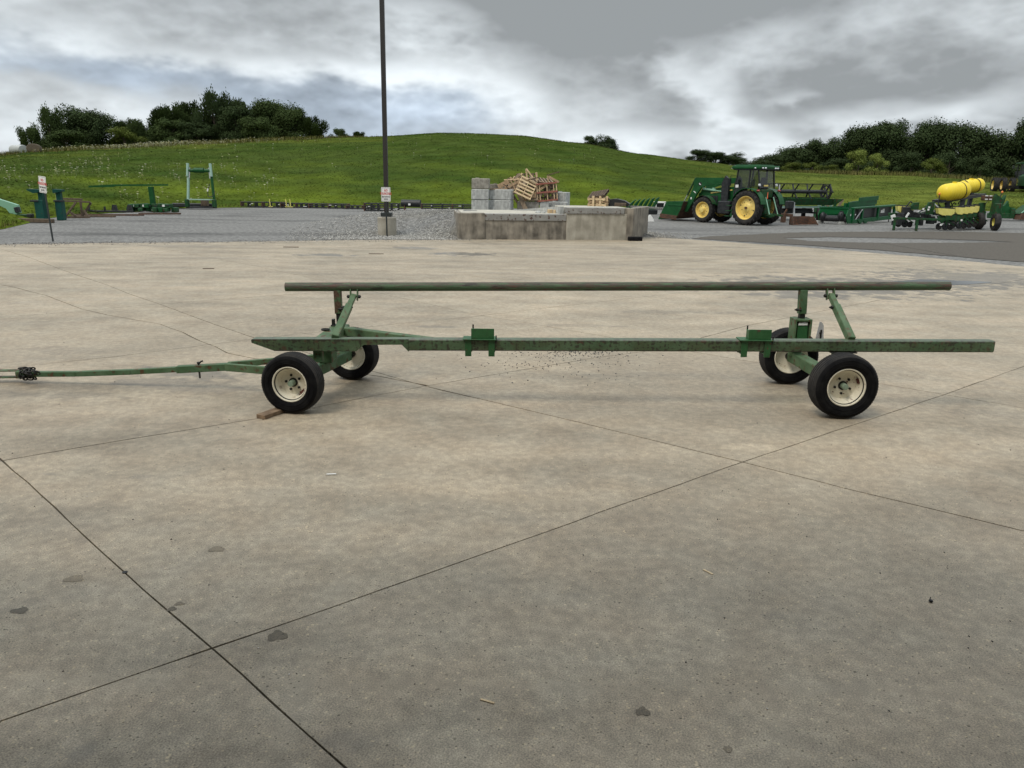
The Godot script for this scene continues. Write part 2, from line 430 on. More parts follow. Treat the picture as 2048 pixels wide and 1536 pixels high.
func make_sky() -> Sky:
	sk1 = FastNoiseLite.new(); sk1.seed = 5; sk1.frequency = 0.035; sk1.fractal_octaves = 6; sk1.fractal_gain = 0.52
	sk2 = FastNoiseLite.new(); sk2.seed = 9; sk2.frequency = 0.045; sk2.fractal_octaves = 4
	var w := 1024
	var h := 512
	var d := PackedByteArray()
	d.resize(w * h * 3)
	for y in h:
		var el := 90.0 - (y + 0.5) * 180.0 / h
		for x in w:
			var k := Color(0.2, 0.19, 0.165)
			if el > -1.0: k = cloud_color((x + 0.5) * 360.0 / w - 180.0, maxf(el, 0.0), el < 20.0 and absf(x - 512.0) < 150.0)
			k = (k * SKY_HALF).linear_to_srgb()
			var i := (y * w + x) * 3
			d[i] = clampi(int(k.r * 255.0 + 0.5), 0, 255); d[i + 1] = clampi(int(k.g * 255.0 + 0.5), 0, 255); d[i + 2] = clampi(int(k.b * 255.0 + 0.5), 0, 255)
	var im := Image.create_from_data(w, h, false, Image.FORMAT_RGB8, d)
	im.resize(4096, 2048, Image.INTERPOLATE_CUBIC)
	var cw := 1024                         # the part in view again, finer
	var ch := 200
	var f := PackedByteArray()
	f.resize(cw * ch * 3)
	for y in ch:
		var el := 90.0 - (y + 836 + 0.5) * 180.0 / 2048
		for x in cw:
			var az := (x + 1536 + 0.5) * 360.0 / 4096 - 180.0
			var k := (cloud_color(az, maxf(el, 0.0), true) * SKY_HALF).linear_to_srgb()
			var i := (y * cw + x) * 3
			f[i] = clampi(int(k.r * 255.0 + 0.5), 0, 255); f[i + 1] = clampi(int(k.g * 255.0 + 0.5), 0, 255); f[i + 2] = clampi(int(k.b * 255.0 + 0.5), 0, 255)
	im.blit_rect(Image.create_from_data(cw, ch, false, Image.FORMAT_RGB8, f), Rect2i(0, 0, cw, ch), Vector2i(1536, 836))
	var turned := Image.create_empty(4096, 2048, false, Image.FORMAT_RGB8)      # -Z belongs at the picture's edge
	turned.blit_rect(im, Rect2i(2048, 0, 2048, 2048), Vector2i(0, 0))
	turned.blit_rect(im, Rect2i(0, 0, 2048, 2048), Vector2i(2048, 0))
	var pm := PanoramaSkyMaterial.new()
	pm.panorama = ImageTexture.create_from_image(turned)
	var s := Sky.new()
	s.sky_material = pm
	return s

# ---------------------------------------------------------------- lie of the land
const FOOT := [[-1.6, 24.0], [-0.9, 26.0], [-0.72, 31.0], [-0.66, 36.0], [-0.573, 48.0], [-0.508, 53.5], [-0.40, 64.0], [-0.272, 68.5], [-0.082, 71.0], [0.10, 74.0], [0.17, 80.0], [0.36, 88.0], [0.487, 86.0], [0.643, 84.0], [0.9, 70.0], [1.6, 60.0]]
const CREST := [[-1.6, 100, 2.6], [-0.897, 110, 3.19], [-0.644, 115, 4.78], [-0.606, 118, 5.40], [-0.518, 122, 6.22], [-0.392, 128, 7.31], [-0.292, 132, 8.26], [-0.187, 138, 9.13], [-0.100, 142, 10.15], [-0.056, 145, 10.40], [0.006, 148, 10.25], [0.074, 150, 9.33], [0.155, 150, 7.53], [0.231, 150, 6.25], [0.332, 155, 4.72], [0.420, 160, 4.40], [0.483, 160, 4.34], [0.545, 150, 3.95], [0.600, 128, 3.2], [0.640, 122, 2.95], [0.9, 115, 2.9], [1.6, 115, 2.9]]
var land_noise: FastNoiseLite

func curve_at(a: Array, t: float, k: int) -> float:
	if t <= a[0][0]: return a[0][k]
	for i in a.size() - 1:
		if t <= a[i + 1][0]:
			var s: float = (t - a[i][0]) / (a[i + 1][0] - a[i][0])
			s = s * s * (3.0 - 2.0 * s) * 0.5 + s * 0.5
			return lerpf(a[i][k], a[i + 1][k], s)
	return a[a.size() - 1][k]

const DOCK := Vector3(-2.41, 0, -33.65)
const DOCK_TURN := 0.12
func dock_local(x: float, z: float) -> Vector2:
	var dx := x - DOCK.x
	var dz := z - DOCK.z
	return Vector2(dx * cos(DOCK_TURN) - dz * sin(DOCK_TURN), dx * sin(DOCK_TURN) + dz * cos(DOCK_TURN))

func gravel_y(x: float, z: float) -> float:      # the gravel yard, with its ramp up to the loading dock
	var q := dock_local(x, z)
	var e := 0.0
	var fall := clampf((-q.y - 4.0) / 30.0, 0.0, 1.0)
	var top := lerpf(1.1, 0.0, fall) if q.y < -4.0 else 1.1
	var front := smoothstep(-1.6, -6.6, q.y + 0.25 * clampf(q.x + 2.0, -2.0, 0.0) - 1.4 * smoothstep(-2.2, 0.0, q.x))
	var left := smoothstep(-11.0, -2.2, q.x + 0.3 * minf(0.0, q.y + 4.0))
	var right := 1.0 - smoothstep(6.3, 7.1, q.x + 0.12 * maxf(0.0, -q.y - 6.0))
	if q.x < 0.0: e = top * front * left
	else: e = top * clampf((-q.y - 1.0) / 0.6, 0.0, 1.0) * right
	var rough := 1.0 - smoothstep(7.0, 9.0, q.x)
	e += rough * (0.035 * land_noise.get_noise_2d(x * 2.0, z * 2.0) + 0.012 * land_noise.get_noise_2d(x * 13.0, z * 13.0))
	if q.x > 5.9 and q.x < 12.0 and q.y > -7.0 and q.y < 0.5:    # grit heaped against the end of the dock
		e = maxf(e, 0.42 * (1.0 - smoothstep(7.7, 9.8, q.x)) * smoothstep(-7.0, -3.0, q.y) * smoothstep(0.5, -0.8, q.y))
	return e

func land_y(x: float, z: float) -> float:        # grass and gravel together
	var d := -z
	if d < 5.0: return gravel_y(x, z)
	var t := x / d
	var f := curve_at(FOOT, t, 1)
	if d < f: return gravel_y(x, z)
	var c := curve_at(CREST, t, 1)
	var h := curve_at(CREST, t, 2)
	var base := gravel_y(t * f, -f)
	var s := (d - f) / (c - f)
	var bump := 0.16 * land_noise.get_noise_2d(x * 0.9, z * 0.9) + 0.05 * land_noise.get_noise_2d(x * 4.0, z * 4.0)
	if s <= 1.0:
		var e := lerpf(1.0 - pow(1.0 - s, 1.55), s * s * (3.0 - 2.0 * s), 0.35)
		return lerpf(base, h, e) + bump * clampf(s * 6.0, 0, 1)
	var drop := (d - c)
	return h - 0.0009 * drop * drop * clampf(1.0 - drop / 120.0, 0.25, 1.0) + bump if drop < 60.0 else h - 1.6 - 0.012 * (drop - 60.0) + bump

# ---------------------------------------------------------------- concrete yard
const YARD := [-45.0, -14.0, -18.57, -28.1, -15.59, -29.3, -11.52, -30.52, -6.82, -32.43, -2.55, -33.45, 2.35, -35.4, 5.6, -36.95, 6.6, -36.6, 8.4, -35.26, 11.76, -32.06, 14.37, -28.95, 16.65, -25.3, 34.0, 2.0, 34.0, 14.0, -45.0, 14.0]
const JOINTS := [[14.0, 16.2, -0.70, -2.82, -1.62, -3.69, -2.51, -4.52, -3.78, -5.74, -4.57, -6.49, -20.0, -21.0, -34.0, -33.0],
	[-22.0, 11.5, -2.39, -3.09, -1.62, -3.69, -0.24, -4.79, 2.15, -6.72, 5.06, -8.97, 7.38, -10.82, 22.0, -22.5],
	[24.0, 13.0, 3.87, -5.32, 2.88, -6.09, 2.15, -6.72, 0.63, -7.94, -1.08, -9.27, -3.58, -11.57, -4.13, -12.08, -5.19, -13.19, -5.92, -14.0, -7.16, -15.37, -8.25, -16.52, -9.58, -18.03, -11.28, -19.81, -15.02, -23.93, -22.0, -31.0],
	[-24.0, 9.5, -4.9, -6.24, -3.94, -6.97, -2.63, -7.9, -1.88, -8.58, -1.08, -9.27, -0.14, -9.98, 1.19, -10.98, 2.2, -11.59, 4.33, -13.87, 8.27, -17.27, 12.51, -20.3, 20.0, -26.0],
	[-30.0, 9.0, -6.77, -9.86, -5.62, -10.65, -4.17, -11.96, -2.25, -13.37, -0.81, -14.3, 0.75, -15.56, 6.0, -19.6, 16.0, -27.5],
	[-36.0, 6.0, -8.15, -14.37, -7.57, -14.95, -5.99, -16.16, -4.83, -16.9, -2.73, -18.48, 2.0, -22.2, 14.0, -32.0],
	[12.0, -3.4, 2.39, -11.83, 1.43, -12.72, -0.81, -14.7, -2.58, -16.77, -5.61, -20.26, -7.7, -22.57, -10.17, -25.13, -18.0, -33.0],
	[-11.9, -17.78, -11.27, -17.33, -9.97, -16.28, -8.27, -14.59, -7.46, -13.98, -6.49, -13.38, -6.13, -13.16, -5.46, -12.48, -4.89, -11.79, -4.51, -11.4, -4.17, -10.97, -3.66, -10.64, -3.26, -10.51, -2.15, -9.91, -1.72, -9.72, -1.05, -9.3],
	[3.5, -3.92, 2.99, -3.96, 2.92, -3.93, 2.82, -3.78, 2.74, -3.69, 2.62, -3.6, 2.52, -3.47, 2.48, -3.41, 2.37, -3.33, 2.29, -3.28, 2.2, -3.27, 2.05, -3.05, 1.9, -2.7, 1.75, -2.5]]
const JOINT_W := [0.012, 0.011, 0.017, 0.015, 0.013, 0.013, 0.013, 0.02, 0.006]
# dark spots, damp patches and pale scrapes on the concrete: x, z, half width, half depth, strength (above 0 darker, below 0 paler)
const SPOTS := [[-1.30,-3.82,0.055,0.05,0.6],[-2.89,-4.04,0.05,0.035,0.62],[-2.78,-4.42,0.06,0.045,0.32],[-2.03,-4.85,0.055,0.04,0.38],[-2.01,-4.08,0.028,0.024,0.6],[-1.99,-4.14,0.03,0.02,0.5],[0.66,-3.22,0.035,0.03,0.6],[-3.15,-6.14,0.18,0.11,0.22],[1.01,-2.97,0.02,0.02,0.45],[-3.97,-6.19,0.11,0.03,0.3],[0.96,-11.51,0.45,0.22,0.14],[-4.17,-9.79,0.7,0.36,0.34],[-4.45,-9.26,0.45,0.24,0.28],[-4.0,-9.05,0.7,0.3,0.2],[-5.2,-8.6,0.8,0.16,0.18],[-5.4,-9.0,0.4,0.12,0.14],[8.2,-19.6,3.0,2.0,0.46],[13.2,-21.9,2.8,2.1,0.42],[10.8,-20.4,3.0,1.2,0.46],[6.45,-17.87,1.0,0.6,0.42],[-6.3,-25.88,1.1,0.4,0.5],[-3.69,-29.04,0.95,0.5,0.36],[-1.69,-26.93,1.1,0.6,0.5],[-1.27,-13.25,0.45,0.12,0.25],[-4.46,-9.14,0.33,0.19,0.1],
	[2.34,-7.13,0.3,0.13,-0.26],[2.23,-7.64,0.17,0.1,-0.16],[0.4,-4.3,0.09,0.05,0.14],[1.6,-4.1,0.08,0.04,0.14],[0.1,-5.4,0.25,0.14,0.13],[-0.7,-3.0,0.11,0.07,0.18],[-1.9,-2.9,0.09,0.08,0.22],[1.2,-5.4,0.4,0.2,0.07],[2.4,-4.6,0.5,0.3,-0.06],[0.2,-4.7,0.35,0.2,-0.07],[-1.2,-6.8,0.5,0.3,0.08],[3.1,-9.0,0.6,0.25,0.1],[1.3,-13.6,0.9,0.14,0.16],[3.2,-15.2,1.3,0.2,0.14],[-6.5,-11.0,0.7,0.3,0.12],[-4.2,-15.4,0.9,0.2,0.1],[-8.5,-13.0,0.9,0.3,0.09],[4.6,-13.0,1.0,0.2,0.1],[-9.0,-24.5,1.6,0.4,0.13],[3.0,-24.0,1.8,0.5,0.12],[9.0,-24.0,1.5,0.4,0.12],[-1.0,-31.5,2.2,0.6,0.16],[-12.0,-28.5,2.4,0.5,0.15],[4.5,-30.5,2.0,0.5,0.12],[5.6,-8.4,0.5,0.2,0.1],[-0.1,-8.6,0.5,0.25,-0.08],[-2.6,-6.0,0.7,0.3,-0.1],[-3.3,-5.3,0.5,0.3,0.09]]
const YX0 := -24.0
const YZ0 := -38.0
const YSPAN := 48.0

func make_yard_textures() -> StandardMaterial3D:
	var w := 2048
	var a := noise_bytes(w, 201, 0.006, 5)                                                     # broad tone
	var b := noise_bytes(w, 202, 0.035, 5)                                                     # mottling
	var s := noise_bytes(w, 203, 0.02, 4, FastNoiseLite.TYPE_SIMPLEX_SMOOTH, 3.0)               # wheel tracks and sweepings, along x
	var e := noise_bytes(w, 204, 0.09, 4)
	var d := PackedByteArray()
	d.resize(w * w * 3)
	var ro := PackedByteArray()
	ro.resize(w * w)
	var shade := PackedFloat32Array()
	shade.resize(w * w)
	shade.fill(0.0)
	for q in SPOTS:
		if q[4] > 0.29 and q[2] < 0.1: continue
		var px := YSPAN / w
		var k: float = maxf(1.7, 1.0)
		var x0 := clampi(int((q[0] - q[2] * k - YX0) / px), 0, w - 1)
		var x1 := clampi(int((q[0] + q[2] * k - YX0) / px) + 1, 0, w - 1)
		var y0 := clampi(int((q[1] - q[3] * k - YZ0) / px), 0, w - 1)
		var y1 := clampi(int((q[1] + q[3] * k - YZ0) / px) + 1, 0, w - 1)
		for y in range(y0, y1 + 1):
			for x in range(x0, x1 + 1):
				var ux: float = ((x + 0.5) * px + YX0 - q[0]) / q[2]
				var uy: float = ((y + 0.5) * px + YZ0 - q[1]) / q[3]
				var i := y * w + x
				var m := sqrt(ux * ux + uy * uy) + (b[i] - 128) / 150.0 + (e[i] - 128) / 330.0
				var f := clampf((1.0 - m) * 3.2, 0.0, 1.0)
				if f > 0.0:
					if q[4] > 0.0: shade[i] = maxf(shade[i], f * q[4])
					else: shade[i] = f * q[4]
	# faint tyre tracks, in pairs
	for q in [[-14.0, -9.0, -3.0, -11.2, 8.0, -13.2, 20.0, -13.0, 0.08], [-16.0, -15.0, -4.0, -19.0, 6.0, -24.0, 12.0, -31.0, 0.09], [-9.0, -3.0, -2.0, -6.0, 4.0, -11.0, 14.0, -16.0, 0.055], [1.5, -2.0, 2.4, -5.0, 1.0, -9.0, -5.0, -16.0, 0.05], [7.6, -35.0, 8.4, -30.0, 12.0, -26.0, 18.0, -22.0, 0.1]]:
		for off in [0.0, 1.7]:
			for i in 1400:
				var u := i / 1400.0
				var p := Vector2(q[0], q[1]).bezier_interpolate(Vector2(q[2], q[3]), Vector2(q[4], q[5]), Vector2(q[6], q[7]), u) + Vector2(0.3 * off, off)
				var cx := int((p.x - YX0) / YSPAN * w)
				var cy := int((p.y - YZ0) / YSPAN * w)
				if cx < 8 or cy < 8 or cx > w - 9 or cy > w - 9: continue
				for dy in range(-5, 6):
					for dx in range(-5, 6):
						var j := (cy + dy) * w + cx + dx
						var f: float = q[8] * clampf((b[j] - 70) / 90.0, 0, 1) * (1.0 - (dx * dx + dy * dy) / 55.0)
						if f > 0.0 and shade[j] >= 0.0: shade[j] = maxf(shade[j], f)
	for i in w * w:
		var t := 1.0 + (a[i] - 128) * 0.0013 + (b[i] - 128) * 0.0011 + (s[i] - 128) * 0.0016 + (e[i] - 128) * 0.0008
		var warm := (a[(i * 7 + 991) % (w * w)] - 128) * 0.0
		warm = (s[i] - b[i]) * 0.00025
		var g := shade[i]
		t *= 1.0 - g
		var k := Color(0.575 * t * (1.0 + warm), 0.48 * t, 0.348 * t * (1.0 - warm)).linear_to_srgb()
		d[i * 3] = clampi(int(k.r * 255), 0, 255); d[i * 3 + 1] = clampi(int(k.g * 255), 0, 255); d[i * 3 + 2] = clampi(int(k.b * 255), 0, 255)
		ro[i] = clampi(int(165 - (s[i] - 128) * 0.25 - maxf(g, 0.0) * 190.0), 70, 255)
	var m := mat("concrete", Color.WHITE, 1.0, 0.0, tex_of(w, w, d))
	m.uv1_triplanar = false
	m.uv1_scale = Vector3.ONE
	m.roughness_texture = ImageTexture.create_from_image(Image.create_from_data(w, w, false, Image.FORMAT_L8, ro))
	m.roughness_texture_channel = BaseMaterial3D.TEXTURE_CHANNEL_RED
	# fine grain: worn surface with the aggregate showing
	var fw := 1024
	var p := noise_bytes(fw, 211, 0.02, 4)
	var q2 := noise_bytes(fw, 212, 0.2, 3)
	var fi := PackedByteArray()
	fi.resize(fw * fw * 3)
	for i in fw * fw:
		var t := clampi(int(196 + (p[i] - 128) * 0.15 + (q2[i] - 128) * 0.4), 0, 255)
		fi[i * 3] = t; fi[i * 3 + 1] = t; fi[i * 3 + 2] = t
	var im := Image.create_from_data(fw, fw, false, Image.FORMAT_RGB8, fi)
	for k in 9500:
		var x := R.randi_range(0, fw - 4)
		var y := R.randi_range(0, fw - 4)
		if p[y * fw + x] < R.randi_range(80, 150): continue
		var v := rr(0.84, 1.0) if R.randf() < 0.7 else rr(0.42, 0.62)
		var sz := 2 + int(R.randf() * R.randf() * 4.6)
		im.fill_rect(Rect2i(x, y, sz, maxi(1, sz - R.randi_range(0, 1))), Color(v, v * 0.985, v * 0.95))
	m.detail_enabled = true
	m.detail_blend_mode = BaseMaterial3D.BLEND_MODE_MUL
	m.detail_uv_layer = BaseMaterial3D.DETAIL_UV_2
	m.detail_albedo = ImageTexture.create_from_image(im)
	return m

func jitter_line(pts: Array, step: float, amp: float) -> PackedVector2Array:
	var o := PackedVector2Array()
	for i in range(0, pts.size() - 2, 2):
		var p := Vector2(pts[i], pts[i + 1])
		var q := Vector2(pts[i + 2], pts[i + 3])
		var k := clampi(int(p.distance_to(q) / step), 1, 60)
		for j in k:
			var t := float(j) / k
			var w := p.lerp(q, t)
			if j > 0: w += (q - p).normalized().orthogonal() * rr(-amp, amp)
			o.append(w)
	o.append(Vector2(pts[pts.size() - 2], pts[pts.size() - 1]))
	return o

func strip_of(line: PackedVector2Array, w: float) -> PackedVector2Array:
	var a := PackedVector2Array()
	var b := PackedVector2Array()
	for i in line.size():
		var t := (line[mini(i + 1, line.size() - 1)] - line[maxi(i - 1, 0)]).normalized().orthogonal()
		var k := w * rr(0.36, 0.62) * (rr(1.4, 2.8) if R.randf() < 0.09 else 1.0)
		a.append(line[i] + t * k)
		b.append(line[i] - t * w * rr(0.36, 0.62))
	b.reverse()
	a.append_array(b)
	return a

func flat_sheet(b: MB, poly: PackedVector2Array, y: float, edge: float):
	var idx := Geometry2D.triangulate_polygon(poly)
	for i in idx: pass
	for i in range(0, idx.size(), 3):
		b.tri(V(poly[idx[i]].x, y, poly[idx[i]].y), V(poly[idx[i + 1]].x, y, poly[idx[i + 1]].y), V(poly[idx[i + 2]].x, y, poly[idx[i + 2]].y), Vector3.UP)
	if edge > 0.0:
		var cw := Geometry2D.is_polygon_clockwise(poly)
		for i in poly.size():
			var p := poly[i]
			var q := poly[(i + 1) % poly.size()]
			var o := Vector2(q.y - p.y, p.x - q.x) * (-1.0 if cw else 1.0)
			b.quad(V(p.x, y, p.y), V(q.x, y, q.y), V(q.x, y - edge, q.y), V(p.x, y - edge, p.y), V(o.x, 0, o.y))

func make_yard():
	var m := make_yard_textures()
	var outline := PackedVector2Array()
	var yl := YARD.duplicate()
	yl.append(YARD[0]); yl.append(YARD[1])
	var ol := jitter_line(yl, 0.7, 0.07)
	for i in ol.size() - 1: outline.append(ol[i])
	var pieces := [outline]
	for j in JOINTS.size():
		var strip := strip_of(jitter_line(JOINTS[j], 0.35 if j > 6 else 0.3, 0.012 if j > 6 else 0.006), JOINT_W[j])
		var next := []
		for p in pieces:
			for q in Geometry2D.clip_polygons(p, strip):
				if q.size() > 2 and not Geometry2D.is_polygon_clockwise(q): next.append(q)
		pieces = next
	var yard := Node3D.new()
	yard.name = "concrete_yard"
	add_child(yard, true)
	yard.set_meta("kind", "structure")
	var tones := [1.0, 0.955, 1.03, 0.975, 1.04, 0.94, 1.015]
	var k := 0
	for p in pieces:
		if absf(poly_area(p)) < 0.02: continue
		var b := MB.new()
		b.colored = true
		var t: float = tones[k % tones.size()] * 0.96
		b.tint = Color(t, t, t)
		flat_sheet(b, p, 0.0, 0.03)
		for q in b.v:
			b.u.append(Vector2((q.x - YX0) / YSPAN, (q.z - YZ0) / YSPAN))
			b.u2.append(Vector2(q.x, q.z) / 2.35)
		part("concrete_slab", b, m, yard)
		k += 1
	m.vertex_color_use_as_albedo = true
	var fl := MB.new()
	flat_sheet(fl, outline, -0.014, 0.0)
	part("joint_filler", fl, mat("joint_dirt", lin(0.03, 0.027, 0.022), 0.95), yard)
	# oil drips: small dark patches with ragged edges
	for q in SPOTS:
		if q[4] < 0.29 or q[2] >= 0.1: continue
		var ring := PackedVector2Array()
		for i in 22:
			var an := TAU * i / 22.0
			var rd := 1.0 + 0.16 * sin(an * 3.0 + q[0] * 9.0) + 0.1 * sin(an * 5.0 + q[1] * 7.0) + rr(-0.1, 0.1)
			ring.append(Vector2(q[0] + cos(an) * rd * q[2], q[1] + sin(an) * rd * q[3]))
		var ob := MB.new()
		ob.colored = true
		var tn: float = 1.0 - q[4] * 1.05
		ob.tint = Color(tn, tn * 0.97, tn * 0.9)
		flat_sheet(ob, ring, 0.002, 0.0)
		for p in ob.v:
			ob.u.append(Vector2((p.x - YX0) / YSPAN, (p.z - YZ0) / YSPAN))
			ob.u2.append(Vector2(p.x, p.z) / 2.35)
		part("oil_stain", ob, m, yard)
	# standing water and its damp rim near the right end of the pipe
	var pud := PackedVector2Array()
	for q in [[10.0, -20.62], [10.6, -20.95], [11.2, -21.35], [11.75, -21.28], [12.3, -21.12], [13.0, -20.95], [12.75, -20.72], [12.45, -20.6], [12.0, -20.3], [11.5, -20.12], [11.0, -20.2], [10.5, -20.3]]:
		pud.append(Vector2(q[0], q[1]) + Vector2(rr(-0.05, 0.05), rr(-0.04, 0.04)))
	var pb := MB.new()
	flat_sheet(pb, pud, 0.004, 0.0)
	var pm := mat("puddle_water", lin(0.03, 0.03, 0.028), 0.03)
	pm.metallic_specular = 0.5
	struct("puddle", pb, pm)

func poly_area(p: PackedVector2Array) -> float:
	var s := 0.0
	for i in p.size():
		s += p[i].cross(p[(i + 1) % p.size()])
	return s * 0.5

# ---------------------------------------------------------------- gravel, grass, far ground
func ground_tex(seed_: int, dark: Color, mid: Color, pale: Color, w: int, cell: float) -> ImageTexture:
	var f := noise_bytes(w, seed_, cell, 1, FastNoiseLite.TYPE_CELLULAR)
	var n := noise_bytes(w, seed_ + 1, 0.3, 2)
	var b := noise_bytes(w, seed_ + 2, 0.012, 4)
	var d := PackedByteArray()
	d.resize(w * w * 3)
	for i in w * w:
		var t := f[i] / 255.0 * 0.5 + n[i] / 255.0 * 0.5 + (b[i] - 128) / 420.0
		var k := dark.lerp(mid, clampf(t / 0.5, 0, 1)) if t < 0.5 else mid.lerp(pale, clampf((t - 0.5) / 0.42, 0, 1))
		k = k.linear_to_srgb()
		d[i * 3] = clampi(int(k.r * 255), 0, 255); d[i * 3 + 1] = clampi(int(k.g * 255), 0, 255); d[i * 3 + 2] = clampi(int(k.b * 255), 0, 255)
	return tex_of(w, w, d)

func in_poly(p: Vector2, a: Array) -> bool:
	var q := PackedVector2Array()
	for i in range(0, a.size(), 2): q.append(Vector2(a[i], a[i + 1]))
	return Geometry2D.is_point_in_polygon(p, q)

func sheet_uv(m: StandardMaterial3D, tile: float):
	m.uv1_triplanar = false
	m.uv1_scale = Vector3.ONE / tile
	m.vertex_color_use_as_albedo = true

const MILLINGS := [8.2, -36.2, 9.4, -37.8, 12.0, -39.6, 15.5, -42.2, 20.0, -43.6, 25.0, -44.6, 31.0, -44.0, 42.0, -42.0, 44.0, -24.0, 28.0, -20.5, 20.0, -25.6, 17.5, -27.0, 14.9, -30.6, 12.2, -33.3]
const MILL_HOLE := [13.4, -35.6, 12.9, -37.4, 15.5, -38.6, 19.0, -38.4, 22.0, -37.8, 23.5, -36.8, 20.5, -35.8, 17.0, -35.0]

func make_ground():
	land_noise = FastNoiseLite.new(); land_noise.seed = 77; land_noise.frequency = 0.06; land_noise.fractal_octaves = 4
	var far := MB.new()
	far.quad(V(-4000, -0.6, 4000), V(4000, -0.6, 4000), V(4000, -0.6, -4000), V(-4000, -0.6, -4000), Vector3.UP)
	struct("far_ground", far, mat("far_field", lin(0.06, 0.1, 0.025), 0.95))
	# gravel
	var gm := mat("gravel", Color.WHITE, 0.9, 0.0, ground_tex(221, Color(0.05, 0.049, 0.046), Color(0.16, 0.157, 0.149), Color(0.34, 0.33, 0.31), 1024, 0.09))
	sheet_uv(gm, 3.3)
	var tone := FastNoiseLite.new(); tone.seed = 31; tone.frequency = 0.11; tone.fractal_octaves = 4
	var gb := MB.new()
	var xs := []
	var x := -120.0
	while x < 150.0:
		xs.append(x)
		x += 0.55 if x > -30.0 and x < 16.0 else (1.1 if x > -45.0 and x < 45.0 else 6.0)
	var zs := []
	var z := -140.0
	while z < 20.0:
		zs.append(z)
		z += 6.0 if z < -96.0 else (1.2 if z < -50.0 else (0.5 if z < -24.0 else 4.0))
	var pts := []
	for zi in zs.size():
		var row := []
		for xi in xs.size():
			var px: float = xs[xi]
			var pz: float = zs[zi]
			var inside := in_poly(Vector2(px, pz), YARD)
			var y := gravel_y(px, pz)
			if inside: y = minf(y, 0.0) - 0.05
			row.append(V(px, y - 0.012, pz))
		pts.append(row)
	for zi in zs.size() - 1:
		for xi in xs.size() - 1:
			var a: Vector3 = pts[zi][xi]
			var b: Vector3 = pts[zi][xi + 1]
			var c: Vector3 = pts[zi + 1][xi + 1]
			var d: Vector3 = pts[zi + 1][xi]
			var qa := [a, b, c, d]
			var base := gb.v.size()
			gb.quad(a, b, c, d, Vector3.UP)
			for i in range(base, gb.v.size()):
				var p: Vector3 = gb.v[i]
				gb.u.append(Vector2(p.x, p.z))
				var t := 0.95 + 0.75 * tone.get_noise_2d(p.x * 0.45, p.z * 2.2) + 0.35 * tone.get_noise_2d(p.x * 2.0 + 50.0, p.z * 7.0)
				var dl := dock_local(p.x, p.z)
				var k := Color(t, t, t)
				var pale := smoothstep(-7.5, -2.5, dl.x) * (1.0 - smoothstep(0.0, 1.0, dl.x)) * smoothstep(-7.0, -3.0, dl.y)
				k = k.lerp(Color(1.45, 1.4, 1.27) * t, pale * 0.8)
				var edge := clampf(1.0 - absf(p.z + 28.2 + (p.x + 18.5) * 0.32) / 1.1, 0, 1) if p.x < -2.0 else 0.0
				k = k.lerp(Color(0.5, 0.42, 0.34), edge * clampf(0.55 + tone.get_noise_2d(p.x * 4.0, p.z * 4.0) * 1.5, 0, 0.8))
				if dl.x > 7.4 and dl.x < 10.4 and dl.y > -6.0 and dl.y < 1.0: k = k.lerp(Color(0.5, 0.45, 0.38), 0.6)
				gb.c.append(k)
	gb.colored = true
	struct("gravel_yard", gb, gm)
	# a spread of darker, browner millings at the yard's right edge
	var mm := mat("millings", Color.WHITE, 0.95, 0.0, ground_tex(231, Color(0.04, 0.034, 0.027), Color(0.082, 0.071, 0.056), Color(0.125, 0.108, 0.087), 512, 0.16))
	sheet_uv(mm, 0.9)
	var ml := MILLINGS.duplicate(); ml.append(MILLINGS[0]); ml.append(MILLINGS[1])
	var hl := MILL_HOLE.duplicate(); hl.append(MILL_HOLE[0]); hl.append(MILL_HOLE[1])
	var mp := jitter_line(ml, 0.45, 0.13); mp.remove_at(mp.size() - 1)
	var hp := jitter_line(hl, 0.45, 0.14); hp.remove_at(hp.size() - 1)
	var slit := PackedVector2Array([Vector2(16.4, -35.4), Vector2(16.44, -35.4), Vector2(16.44, -24.0), Vector2(16.4, -24.0)])
	var mb := MB.new()
	for p in Geometry2D.clip_polygons(mp, slit):
		for q in Geometry2D.clip_polygons(p, hp):
			if not Geometry2D.is_polygon_clockwise(q): mill_sheet(mb, q)
	struct("millings_patch", mb, mm)

func mill_sheet(mb: MB, poly: PackedVector2Array):
	# cut into strips so that it follows the ground, a few millimetres proud of it
	for i in range(-52, -18, 2):
		for j in range(6, 46, 4):
			var cell := PackedVector2Array([Vector2(j, i), Vector2(j + 4, i), Vector2(j + 4, i + 2), Vector2(j, i + 2)])
			for q in Geometry2D.intersect_polygons(poly, cell):
				var idx := Geometry2D.triangulate_polygon(q)
				for k in range(0, idx.size(), 3):
					var w := []
					for e in 3:
						var p := q[idx[k + e]]
						w.append(V(p.x, 0.004, p.y))
					var base := mb.v.size()
					mb.tri(w[0], w[1], w[2], Vector3.UP)
					for e in range(base, mb.v.size()): mb.u.append(Vector2(mb.v[e].x, mb.v[e].z))

